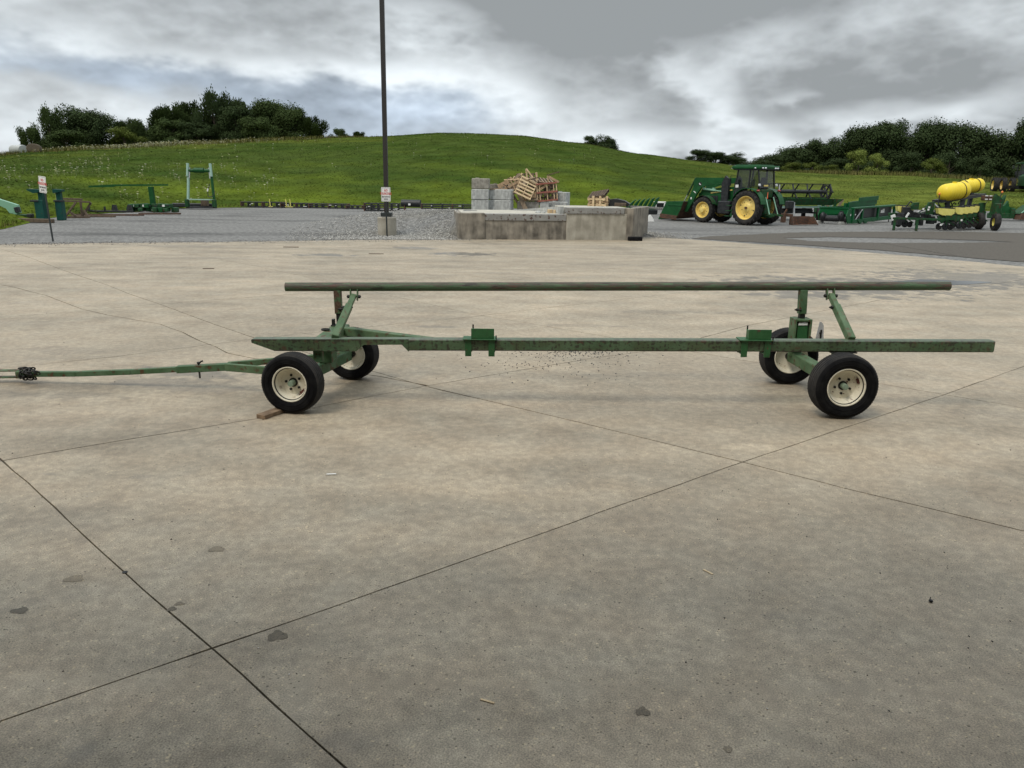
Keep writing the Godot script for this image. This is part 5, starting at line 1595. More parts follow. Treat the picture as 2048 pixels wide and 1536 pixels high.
	b = MB.new(); b.path([V(0.75, 1.9, -0.1), V(0.62, 1.4, 0.05), V(0.65, 0.95, 0.15), V(0.95, 0.95, 0.2), V(1.15, 1.15, 0.15), V(1.12, 1.4, 0.05)], 0.028, 6)
	part("hose", b, M["black_steel"], t)
	b = MB.new(); b.box(V(0.62, 1.45, 0.08), V(0.1, 0.22, 0.03), Basis(Vector3.BACK, -0.2))
	part("hose_tag", b, M["white_paint"], t)
	b = MB.new(); b.box(V(-24.15, 0.48, -61.5), V(0.5, 0.5, 0.4), Basis.IDENTITY, 0.01)
	tag(part("cardboard_box", b, M["wood_weathered"], self), "brown box on the ground seen through the mint green loader frame", "box")
	b = MB.new(); b.box(V(-25.3, 0.25, -62.0), V(3.2, 0.3, 0.4), Basis.IDENTITY, 0.05)
	tag(part("drain_pipe", b, M["black_steel"], self), "black bar lying between the green weights and the loader frame", "bar")
	# black harrow sections along the foot of the slope
	var rows := [[-23.0, -19.3, -66.4, 0.36, 2, "first black harrow section from the loader frame, thin rails on short uprights"], [-19.6, -17.0, -66.2, 0.3, 2, "dense black harrow section carrying the yellow stakes"], [-17.2, -13.8, -66.0, 0.3, 3, "black harrow section with white clips along its rails"], [-14.0, -11.2, -65.6, 0.2, 2, "lowest black harrow section before the lamp post"], [-11.9, -8.6, -62.4, 0.52, 4, "tall bundle of black harrow rails behind the lamp post"], [-6.9, -2.2, -58.0, 0.3, 3, "long low black rails running behind the three-high block stack"]]
	for r in rows:
		var y0 := gravel_y((r[0] + r[1]) * 0.5, r[2])
		t = thing("harrow_section", r[5], "harrow", V((r[0] + r[1]) * 0.5, y0, r[2]), rr(-0.03, 0.03), "black harrow sections along the slope")
		var l: float = r[1] - r[0]
		for k in r[4]:
			for dz in [-0.35, 0.35]:
				b = MB.new(); b.bar(V(-l * 0.5 + rr(0, 0.2), 0.06 + r[3] * k / maxf(1, r[4] - 1), dz), V(l * 0.5 - rr(0, 0.2), 0.06 + r[3] * k / maxf(1, r[4] - 1) + rr(-0.02, 0.02), dz), 0.09, 0.075, Vector3.UP, 0.008)
				part("rail", b, M["black_steel"], t)
		for k in 7:
			b = MB.new(); b.box(V(lerpf(-l * 0.48, l * 0.48, k / 6.0), r[3] * 0.5 + 0.06, 0.0), V(0.08, r[3] + 0.1, 0.8), Basis.IDENTITY, 0.01)
			part("cross_tie", b, M["black_steel"] if k % 3 else M["rusty_steel"], t)
		for k in 3:
			b = MB.new(); b.box(V(rr(-l * 0.4, l * 0.4), rr(0.1, r[3]), 0.44), V(rr(0.08, 0.3), 0.04, 0.02))
			part("reflector_strip", b, M["white_paint"], t)
	for q in [[-20.35, "first yellow stake among the black harrow sections"], [-19.0, "middle yellow stake among the black harrow sections"], [-18.65, "third yellow stake, close beside the middle one"]]:
		b = MB.new(); b.bar(V(q[0], 0.05, -65.7), V(q[0] - 0.05, 0.72, -65.7), 0.06, 0.06, Vector3.BACK); b.box(V(q[0] + 0.03, 0.1, -65.7), V(0.34, 0.05, 0.06))
		tag(part("yellow_stake", b, M["hopper_yellow"], self), q[1], "stake", "yellow stakes")
	b = MB.new(); b.tube(V(-8.9, 0.62, -62.3), V(-7.4, 0.62, -62.1), 0.28, 16)
	var rl := part("rubber_roller", b, M["black_steel"], self)
	tag(rl, "thick black roller lying beside the tall bundle of harrow rails", "roller")
	b = MB.new(); b.box(V(-8.25, 0.55, -61.9), V(0.18, 0.14, 0.03))
	part("paper_label", b, M["white_paint"], rl)
	# bales on the brow
	for q in [[-66.6, -111.0, 0.3, "brown round hay bale lying end-on on the brow of the hill"], [-69.4, -112.0, 1.2, "pale wrapped round hay bale beside the brown one on the brow"], [-68.0, -113.4, 0.6, "dark sagging hay bale between and behind the other two bales"]]:
		b = MB.new()
		var y := land_y(q[0], q[1])
		b.lathe([Vector2(0.0, -0.75), Vector2(0.66, -0.75), Vector2(0.72, -0.66), Vector2(0.73, 0.0), Vector2(0.72, 0.66), Vector2(0.66, 0.75), Vector2(0.0, 0.75)], Transform3D(Basis(Vector3.UP, q[2]).scaled(V(1.25, 0.85, 1.0)), V(q[0], y + 0.5, q[1])), 24, 0.6)
		tag(part("hay_bale", b, M["hay_wrap"] if q[2] > 1.0 else M["hay"], self), q[3], "hay bale", "hay bales on the brow")

func make_small():
	# stones on the ramp beside the lamp post, spilled gravel under the trailer, grit and litter
	var st := MB.new()
	st.ball(Vector3.ZERO, V(0.5, 0.34, 0.42), 6)
	for i in st.v.size(): st.v[i] += V(sin(st.v[i].y * 9.0 + st.v[i].z * 5.0), cos(st.v[i].x * 8.0), sin(st.v[i].x * 7.0)) * 0.05
	var sm := st.mesh()
	var xfs := []
	var cols := []
	for k in 9000:
		var lx := rr(-7.5, 0.1)
		var lz := -absf(R.randfn(0.0, 3.6)) + 0.2
		if R.randf() > smoothstep(-8.5, -3.0, lx): continue
		var p := DOCK + V(lx * cos(DOCK_TURN) + lz * sin(DOCK_TURN), 0, -lx * sin(DOCK_TURN) + lz * cos(DOCK_TURN))
		if in_poly(Vector2(p.x, p.z), YARD): continue
		p.y = gravel_y(p.x, p.z)
		var s := 0.022 + 0.06 * R.randf() * R.randf()
		xfs.append(Transform3D(Basis(V(rr(-1, 1), rr(-1, 1), rr(-1, 1)).normalized(), rr(0, TAU)).scaled(V(s, s, s)), p))
		var c := rr(0.16, 0.56)
		cols.append(Color(c, c * 0.97, c * 0.9))
	for k in 2600:
		var lx := 7.8 + absf(R.randfn(0.0, 1.3))
		var lz := rr(-6.0, 0.6)
		var p := DOCK + V(lx * cos(DOCK_TURN) + lz * sin(DOCK_TURN), 0, -lx * sin(DOCK_TURN) + lz * cos(DOCK_TURN))
		if in_poly(Vector2(p.x, p.z), YARD): continue
		p.y = gravel_y(p.x, p.z)
		var s := 0.03 + 0.07 * R.randf() * R.randf()
		xfs.append(Transform3D(Basis(V(rr(-1, 1), rr(-1, 1), rr(-1, 1)).normalized(), rr(0, TAU)).scaled(V(s, s, s)), p))
		var c := rr(0.12, 0.4)
		cols.append(Color(c, c * 0.96, c * 0.86))
	many("ramp_stones", sm, M["stone"], xfs, cols)
	xfs = []; cols = []
	for k in 420:
		var p := V(0.95 + R.randfn(0.0, 0.45), 0.003, -11.3 + R.randfn(0.0, 0.22))
		if k < 150: p = V(0.6 + R.randfn(0.0, 0.7), 0.003, -10.5 + R.randfn(0.0, 0.55))
		if k > 360: p = V(1.1 + R.randfn(0.0, 0.25), 0.004, -11.45 + R.randfn(0.0, 0.1))
		var s := rr(0.007, 0.022) + 0.012 * R.randf() * R.randf()
		xfs.append(Transform3D(Basis(Vector3.UP, rr(0, TAU)).scaled(V(s, s, s)), p))
		var c := rr(0.03, 0.13)
		cols.append(Color(c, c, c * 0.95))
	for k in 200:
		var d := 3.2 + 26.0 * R.randf() * R.randf()
		var p := V(rr(-0.75, 0.75) * d, 0.003, -d)
		var s := rr(0.003, 0.009) * (1.0 + d * 0.06)
		xfs.append(Transform3D(Basis(Vector3.UP, rr(0, TAU)).scaled(V(s, s, s * rr(0.8, 2.0))), p))
		var c := rr(0.02, 0.09) if R.randf() < 0.8 else rr(0.4, 0.65)
		cols.append(Color(c, c * 0.95, c * 0.88))
	# dirt line and washed grit along the yard's edge
	for k in 2600:
		var i := R.randi_range(1, 7)
		var a := Vector2(YARD[i * 2], YARD[i * 2 + 1])
		var b := Vector2(YARD[i * 2 + 2], YARD[i * 2 + 3])
		var q := a.lerp(b, R.randf()) + Vector2(R.randfn(0, 0.1), R.randfn(0.0, 0.45))
		var s := rr(0.015, 0.06)
		xfs.append(Transform3D(Basis(Vector3.UP, rr(0, TAU)).scaled(V(s, s, s)), V(q.x, 0.0, q.y)))
		var c := rr(0.06, 0.3)
		cols.append(Color(c, c * 0.94, c * 0.84))
	many("loose_grit", sm, M["stone"], xfs, cols)
	var b := MB.new()
	b.bar(V(-1.6, 0.006, -6.25), V(-1.52, 0.008, -6.26), 0.014, 0.01)
	tag(part("litter_scrap", b, M["white_paint"], self), "small white scrap with a dark end lying alone on the concrete", "scrap")
	b = MB.new()
	b.ball(V(2.62, 0.01, -4.28), V(0.014, 0.01, 0.013), 8); b.tube(V(2.61, 0.012, -4.28), V(2.622, 0.03, -4.29), 0.003, 5)
	tag(part("litter_scrap", b, M["black_paint"], self), "small black crumpled scrap on the bare concrete near the crack", "scrap")
	b = MB.new(); b.lathe([Vector2(0.016, 0.0), Vector2(0.017, 0.004), Vector2(0.01, 0.005), Vector2(0.0, 0.004)], Transform3D(Basis(Vector3.RIGHT, -PI / 2), V(-2.5, 0.0, -4.51)), 16)
	tag(part("bottle_cap", b, M["dark_metal"], self), "small round metal cap lying in the joint of the concrete", "cap")
	for q in [[V(-0.1, 0.003, -3.28), 0.4, "short pale paint chip on the concrete nearest the camera"], [V(1.32, 0.003, -4.62), 0.9, "thin pale splinter on the concrete below the joint crossing"]]:
		b = MB.new(); b.box(q[0], V(0.075, 0.004, 0.012), Basis(Vector3.UP, -q[1]))
		tag(part("litter_scrap", b, M["wood_pale"], self), q[2], "scrap")
	for q in [[V(-4.7, 0.006, -26.5), 0.0, 0.5, "dark flat stick on the far concrete before the gravel"], [V(-8.5, 0.006, -21.5), 0.2, 0.3, "thin dark stick on the concrete near the wandering crack"], [V(-8.2, 0.012, -28.6), 0.05, 0.55, "dark strip lying on the far concrete near the gravel edge"]]:
		b = MB.new(); b.box(q[0], V(q[2], 0.02, 0.06), Basis(Vector3.UP, q[1]))
		tag(part("stick", b, M["wood_dark"], self), q[3], "stick")

# ---------------------------------------------------------------- farm machines
func ag_tyre(r: float, w: float, bead: float, lugs: int) -> MB:       # axis along X, lugged
	var b := MB.new()
	var h := w * 0.5
	var X := Transform3D(Basis(V(0, 0, -1), V(0, 1, 0), V(1, 0, 0)), Vector3.ZERO)
	b.lathe([Vector2(bead - 0.02, -h * 0.62), Vector2(bead + 0.02, -h * 0.82), Vector2(lerpf(bead, r, 0.4), -h * 0.98), Vector2(lerpf(bead, r, 0.7), -h * 0.96), Vector2(r - 0.05, -h * 0.82), Vector2(r - 0.035, -h * 0.4), Vector2(r - 0.03, 0), Vector2(r - 0.035, h * 0.4), Vector2(r - 0.05, h * 0.82), Vector2(lerpf(bead, r, 0.7), h * 0.96), Vector2(lerpf(bead, r, 0.4), h * 0.98), Vector2(bead + 0.02, h * 0.82), Vector2(bead - 0.02, h * 0.62)], X, 40, 0.6)
	for k in lugs:
		for s in [-1.0, 1.0]:
			var a := TAU * (k + (0.25 if s > 0 else -0.25)) / lugs
			var da := 0.16
			var p := V(s * h * 0.02, cos(a + da) * (r - 0.012), sin(a + da) * (r - 0.012))
			var q := V(s * h * 0.88, cos(a - da) * (r - 0.03), sin(a - da) * (r - 0.03))
			b.bar(p, q, 0.055, 0.06, V(0, cos(a), sin(a)))
			var e := V(s * h * 0.98, cos(a - da) * (r - 0.15), sin(a - da) * (r - 0.15))
			b.bar(q, e, 0.05, 0.05, V(1, 0, 0))
	return b

func ag_wheel(root: Node3D, at: Vector3, r: float, w: float, bead: float, side: float, steer := 0.0, cast := false):
	var wheel := part("wheel", ag_tyre(r, w, bead, 22), M["rubber_dusty"], root, Transform3D(Basis(Vector3.UP, steer), at))
	var b := MB.new()
	var h := w * 0.5
	var X := Transform3D(Basis(V(0, 0, -side), V(0, 1, 0), V(side, 0, 0)), Vector3.ZERO)
	var dish := -0.02 if not cast else 0.04
	b.lathe([Vector2(bead - 0.03, -h * 0.7), Vector2(bead - 0.05, h * 0.3), Vector2(bead - 0.005, h * 0.72), Vector2(bead + 0.012, h * 0.8), Vector2(bead - 0.012, h * 0.8), Vector2(bead - 0.05, h * 0.45), Vector2(bead - 0.075, dish - 0.02), Vector2(bead * 0.7, dish + 0.015), Vector2(bead * 0.42, dish + 0.02), Vector2(bead * 0.36, dish + 0.06), Vector2(bead * 0.3, dish + 0.1 if not cast else dish + 0.22), Vector2(0.0, dish + 0.11 if not cast else dish + 0.24)], X, 36, 0.7)
	part("rim", b, M["deere_yellow"], wheel)
	var nb := MB.new()
	for k in 10:
		var a := TAU * k / 10.0
		var q := bead * 0.56
		nb.tube(V(side * (dish + 0.0), cos(a) * q, sin(a) * q), V(side * (dish + 0.025), cos(a) * q, sin(a) * q), 0.014 + 0.016 * float(k % 2), 6)
	if not cast:
		for k in 4:
			var a := TAU * k / 4.0 + 0.3
			nb.tube(V(side * (dish + 0.0), cos(a) * bead * 0.72, sin(a) * bead * 0.72), V(side * (dish + 0.03), cos(a) * bead * 0.72, sin(a) * bead * 0.72), 0.042, 10)
	part("rim_holes", nb, M["black_steel"], wheel)
	if not cast:
		nb = MB.new(); nb.tube(V(0, 0, 0), V(side * (dish + 0.2), 0, 0), 0.075, 12)
		part("hub", nb, M["rusty_steel"], wheel)

func fender(x0: float, x1: float, r: float, y: float, a0: float, a1: float, th := 0.03) -> MB:
	var b := MB.new()
	var n := 14
	for k in n:
		var t0 := lerpf(a0, a1, float(k) / n)
		var t1 := lerpf(a0, a1, float(k + 1) / n)
		var p := []
		for t in [t0, t1]:
			for q in [r, r + th]:
				for x in [x0, x1]: p.append(V(x, y + sin(t) * q, -cos(t) * q))
		var out := V(0, sin((t0 + t1) * 0.5), -cos((t0 + t1) * 0.5))
		b.quad(p[2], p[3], p[7], p[6], out)
		b.quad(p[0], p[1], p[5], p[4], -out)
		b.quad(p[0], p[2], p[6], p[4], V(signf(x0 - x1), 0, 0))
		b.quad(p[1], p[3], p[7], p[5], V(signf(x1 - x0), 0, 0))
		if k == 0: b.quad(p[0], p[1], p[3], p[2], V(0, -1, -1))
		if k == n - 1: b.quad(p[4], p[5], p[7], p[6], V(0, -1, 1))
	return b

func make_tractor():
	var t := thing("tractor", "green tractor with cab, yellow wheels and front loader parked on the gravel", "tractor", V(15.15, 0, -49.32), deg_to_rad(36.9))
	var g: Material = M["deere_green"]
	var k: Material = M["black_steel"]
	for s in [-1.0, 1.0]:
		ag_wheel(t, V(s * 0.98, 1.04, 0), 1.04, 0.5, 0.7, s)
		ag_wheel(t, V(s * 0.93, 0.8, -3.4), 0.8, 0.46, 0.5, s, 0.08, true)
		var f := fender(s * 0.7, s * 1.18, 1.14, 1.06, 0.35, 2.95)
		part("rear_fender", f, g, t)
		f = fender(s * 0.72, s * 1.12, 0.9, 0.8, 0.55, 2.7, 0.02)
		for i in f.v.size(): f.v[i] += V(0, 0, -3.4)
		part("front_fender", f, M["deere_green_old"], t)
		f = MB.new(); f.ball(V(s * 1.05, 2.08, 0.75), V(0.1, 0.07, 0.12), 10)
		part("tail_lamp", f, M["lens_red"], t)
		f = MB.new(); f.tube(V(s * 0.85, 2.42, 0.62), V(s * 0.85, 2.42, 0.7), 0.075, 12)
		part("fender_lamp", f, M["lens_white"], t)
	# hood, chassis, drawbar end
	var b := MB.new()
	b.prism(PackedVector2Array([Vector2(1.3, 1.1), Vector2(1.3, 2.3), Vector2(2.6, 2.22), Vector2(4.0, 2.02), Vector2(4.35, 1.8), Vector2(4.35, 1.1)]), 0.82, Transform3D(Basis(V(0, 0, -1), V(0, 1, 0), V(1, 0, 0)), Vector3.ZERO))
	part("hood", b, g, t)
	b = MB.new()
	for s in [-1.0, 1.0]:
		b.box(V(s * 0.425, 1.98, -2.5), V(0.012, 0.07, 1.7), Basis(Vector3.RIGHT, -0.13))
	part("hood_stripe", b, M["deere_yellow"], t)
	b = MB.new()
	b.box(V(0, 1.45, -3.4), V(0.87, 0.5, 1.3)); b.box(V(0, 0.95, -2.2), V(0.55, 0.6, 3.6), Basis.IDENTITY, 0.03)
	part("engine_block", b, k, t)
	b = MB.new(); b.box(V(0, 0.8, -3.4), V(1.5, 0.22, 0.3), Basis.IDENTITY, 0.03); b.tube(V(-0.9, 1.04, 0), V(0.9, 1.04, 0), 0.17, 14)
	part("axles", b, M["deere_green_old"], t)
	b = MB.new()
	b.box(V(0, 1.1, 0.45), V(0.6, 0.9, 0.7), Basis.IDENTITY, 0.04); b.box(V(0, 0.6, 0.75), V(0.35, 0.25, 0.7), Basis.IDENTITY, 0.03); b.box(V(0, 1.9, 0.5), V(1.2, 0.5, 0.3), Basis.IDENTITY, 0.04)
	part("rear_housing", b, M["deere_green_old"], t)
	for s in [-1.0, 1.0]:
		b = MB.new()
		b.bar(V(s * 0.3, 0.7, 0.6), V(s * 0.42, 0.6, 1.6), 0.07, 0.12, Vector3.UP, 0.01)
		part("lift_link", b, M["deere_green_old"], t)
		b = MB.new(); b.tube(V(s * 0.38, 1.7, 0.85), V(s * 0.42, 0.68, 1.25), 0.035, 8)
		part("lift_rod", b, M["pale_green"], t)
	# cab
	var fp := {}
	for s in [-1.0, 1.0]:
		var pts := [[V(s * 0.8, 1.3, -1.28), V(s * 0.76, 3.34, -1.05), 0.08], [V(s * 0.88, 2.2, -0.1), V(s * 0.84, 3.34, -0.1), 0.09], [V(s * 0.72, 2.2, 0.62), V(s * 0.78, 3.34, 0.42), 0.08]]
		for q in pts:
			b = MB.new(); b.bar(q[0], q[1], q[2], q[2], Vector3.BACK, 0.01)
			part("cab_pillar", b, k, t)
		b = MB.new(); b.quad(V(s * 0.83, 1.45, -1.22), V(s * 0.87, 1.75, -0.7), V(s * 0.84, 3.3, -0.14), V(s * 0.77, 3.3, -1.02), V(s, 0, 0)); b.tri(V(s * 0.87, 1.75, -0.7), V(s * 0.88, 2.25, -0.14), V(s * 0.84, 3.3, -0.14), V(s, 0, 0))
		part("door_glass", b, M["glass"], t)
		b = MB.new(); b.quad(V(s * 0.875, 2.3, -0.06), V(s * 0.73, 2.3, 0.58), V(s * 0.78, 3.3, 0.4), V(s * 0.835, 3.3, -0.06), V(s, 0, 0))
		part("side_glass", b, M["glass"], t)
		b = MB.new(); b.bar(V(s * 0.84, 2.95, -1.1), V(s * 1.2, 2.95, -1.25), 0.025, 0.025); b.bar(V(s * 1.2, 2.95, -1.25), V(s * 1.2, 2.2, -1.3), 0.025, 0.025, Vector3.BACK); b.box(V(s * 1.2, 2.55, -1.28), V(0.2, 0.4, 0.05), Basis.IDENTITY, 0.02)
		part("mirror", b, k, t)
	b = MB.new(); b.quad(V(-0.7, 2.25, 0.6), V(0.7, 2.25, 0.6), V(0.75, 3.3, 0.41), V(-0.75, 3.3, 0.41), Vector3.BACK)
	part("rear_glass", b, M["glass"], t)
	b = MB.new(); b.quad(V(-0.77, 1.9, -1.2), V(0.77, 1.9, -1.2), V(0.74, 3.3, -1.05), V(-0.74, 3.3, -1.05), Vector3.FORWARD)
	part("windscreen", b, M["glass"], t)
	b = MB.new()
	b.box(V(0, 3.46, -0.35), V(1.95, 0.2, 2.15), Basis.IDENTITY, 0.08)
	b.box(V(0, 3.57, -0.45), V(1.6, 0.1, 1.7), Basis.IDENTITY, 0.045)
	part("roof", b, g, t)
	b = MB.new(); b.box(V(0, 3.34, -0.35), V(1.8, 0.08, 2.0), Basis.IDENTITY, 0.02)
	part("roof_lining", b, k, t)
	for q in [V(-0.75, 3.41, 0.72), V(-0.5, 3.41, 0.74), V(0.5, 3.41, 0.74), V(0.75, 3.41, 0.72), V(-0.85, 3.4, -1.43), V(0.85, 3.4, -1.43), V(-0.96, 3.41, 0.35)]:
		b = MB.new(); b.ball(q, V(0.095, 0.05, 0.05), 10)
		part("work_lamp", b, M["lens_white"], t)
	b = MB.new(); b.box(V(0.05, 2.1, 0.0), V(0.55, 0.16, 0.5), Basis.IDENTITY, 0.05); b.box(V(0.05, 2.5, 0.26), V(0.5, 0.75, 0.14), Basis(Vector3.RIGHT, 0.12), 0.05); b.box(V(0, 1.7, -0.4), V(1.5, 0.5, 1.5)); b.tube(V(0, 1.9, -1.0), V(0, 2.45, -0.75), 0.05, 8); b.box(V(0.45, 2.25, -0.1), V(0.18, 0.3, 0.5), Basis.IDENTITY, 0.04)
	part("seat", b, M["seat_black"], t)
	b = MB.new(); b.lathe([Vector2(0.19, -0.015), Vector2(0.22, 0.0), Vector2(0.19, 0.015), Vector2(0.17, 0.0), Vector2(0.19, -0.015)], Transform3D(Basis(Vector3.RIGHT, -1.1), V(0, 2.47, -0.72)), 20)
	part("steering_wheel", b, M["seat_black"], t)
	b = MB.new(); b.box(V(-0.85, 2.33, -1.0), V(0.012, 0.17, 0.22))
	part("paper_label", b, M["white_paint"], t)
	b = MB.new(); b.box(V(-0.15, 2.38, 0.63), V(0.4, 0.09, 0.02))
	part("yellow_label", b, M["deere_yellow"], t)
	b = MB.new()
	b.prism(PackedVector2Array([Vector2(-0.2, 0), Vector2(0.2, 0), Vector2(0.05, 0.38), Vector2(-0.05, 0.38)]), 0.012, Transform3D(Basis(Vector3.UP, 0.5), V(-0.42, 1.62, 1.0)))
	part("warning_triangle", b, M["orange_paint"], t)
	# steps, tank, exhaust corner
	for i in 4:
		b = MB.new(); b.box(V(-0.98 - 0.05 * (3 - i), 0.5 + i * 0.32, -1.28 + i * 0.02), V(0.34, 0.05, 0.36), Basis.IDENTITY, 0.01)
		part("step", b, M["deere_green_old"], t)
	b = MB.new(); b.bar(V(-1.12, 0.45, -1.08), V(-0.98, 1.6, -1.02), 0.03, 0.16, Vector3.BACK)
	part("step_side", b, g, t)
	b = MB.new(); b.box(V(-0.62, 1.0, -1.9), V(0.5, 0.8, 1.0), Basis.IDENTITY, 0.06); b.box(V(0.62, 1.0, -1.7), V(0.5, 0.8, 1.3), Basis.IDENTITY, 0.06)
	part("fuel_tank", b, k, t)
	# loader: masts, bent arms, cylinders, bucket
	for s in [-1.0, 1.0]:
		var x: float = s * 0.64
		var bs := Transform3D(Basis(V(0, 0, -1), V(0, 1, 0), V(1, 0, 0)), V(x, 0, 0))
		b = MB.new(); b.prism(PackedVector2Array([Vector2(1.75, 1.0), Vector2(2.25, 1.0), Vector2(2.3, 2.5), Vector2(2.05, 2.95), Vector2(1.85, 2.8), Vector2(1.75, 2.0)]), 0.16, bs)
		part("loader_mast", b, k, t)
		b = MB.new(); b.prism(PackedVector2Array([Vector2(2.15, 2.83), Vector2(4.4, 2.83), Vector2(4.55, 2.72), Vector2(4.62, 2.2), Vector2(5.1, 1.1), Vector2(5.25, 0.62), Vector2(5.0, 0.6), Vector2(4.75, 1.0), Vector2(4.3, 1.75), Vector2(3.95, 2.2), Vector2(3.6, 2.32), Vector2(2.2, 2.52)]), 0.13, bs)
		part("loader_arm", b, g, t)
		b = MB.new(); b.tube(V(x - s * 0.16, 2.12, -3.95), V(x - s * 0.16, 2.02, -2.9), 0.07, 10); b.tube(V(x - s * 0.16, 2.02, -2.9), V(x - s * 0.16, 1.96, -2.2), 0.035, 8)
		part("lift_cylinder", b, M["pale_green"], t)
		b = MB.new(); b.tube(V(x, 2.8, -4.5), V(x, 1.7, -5.12), 0.062, 10)
		part("tilt_cylinder", b, M["deere_green_old"], t)
		b = MB.new(); b.tube(V(x, 1.7, -5.12), V(x, 1.15, -5.42), 0.035, 8)
		part("cylinder_rod", b, M["chrome"], t)
		b = MB.new(); b.box(V(x + s * 0.07, 1.5, -4.72), V(0.01, 0.13, 0.1)); b.box(V(x + s * 0.07, 1.9, -4.45), V(0.01, 0.05, 0.22), Basis(Vector3.RIGHT, 0.5))
		part("reflector", b, M["white_paint"], t)
	b = MB.new(); b.tube(V(-0.64, 1.15, -4.9), V(0.64, 1.15, -4.9), 0.09, 12)
	part("loader_cross_tube", b, g, t)
	# round badge with a leaping deer
	b = MB.new(); b.tube(V(-0.7, 2.42, -4.05), V(-0.712, 2.42, -4.05), 0.13, 20)
	var badge := part("badge", b, M["black_paint"], t)
	b = MB.new(); b.prism(PackedVector2Array([Vector2(-0.09, -0.05), Vector2(-0.05, 0.0), Vector2(0.0, 0.012), Vector2(0.04, 0.045), Vector2(0.045, 0.09), Vector2(0.06, 0.055), Vector2(0.09, 0.04), Vector2(0.065, 0.015), Vector2(0.055, -0.015), Vector2(0.085, -0.045), Vector2(0.04, -0.025), Vector2(0.0, -0.03), Vector2(-0.04, -0.035), Vector2(-0.07, -0.075)]), 0.006, Transform3D(Basis(V(0, 0, -1), V(0, 1, 0), V(1, 0, 0)), V(-0.716, 2.42, -4.05)))
	part("badge_emblem", b, M["white_paint"], badge)
	# bucket
	var X := Basis(V(0, 0, -1), V(0, 1, 0), V(1, 0, 0))
	b = MB.new()
	for s in [-1.0, 1.0]:
		b.prism(PackedVector2Array([Vector2(7.15, 0.04), Vector2(6.5, 1.24), Vector2(5.0, 1.28), Vector2(5.2, 0.75), Vector2(5.55, 0.2)]), 0.03, Transform3D(X, V(s * 1.12, 0, 0)))
	part("bucket_side", b, g, t)
	b = MB.new()
	for q in [[V(0, 0.03, -7.15), V(0, 0.2, -5.55), 0.03], [V(0, 0.2, -5.55), V(0, 0.75, -5.2), 0.03], [V(0, 0.75, -5.2), V(0, 1.28, -5.0), 0.03]]:
		b.bar(q[0], q[1], 2.24, q[2], V(0, 1, -0.5))
	part("bucket_floor", b, M["rusty_steel"], t)
	b = MB.new(); b.bar(V(0, 1.28, -5.0), V(0, 1.24, -6.45), 2.24, 0.03); b.box(V(-1.14, 1.02, -5.7), V(0.05, 0.1, 1.2), Basis.IDENTITY, 0.01)
	part("bucket_top", b, g, t)
	b = MB.new(); b.box(V(-1.15, 0.24, -6.25), V(0.03, 0.28, 1.5), Basis(Vector3.RIGHT, 0.06), 0.01)
	part("wear_plate", b, M["rusty_steel"], t)

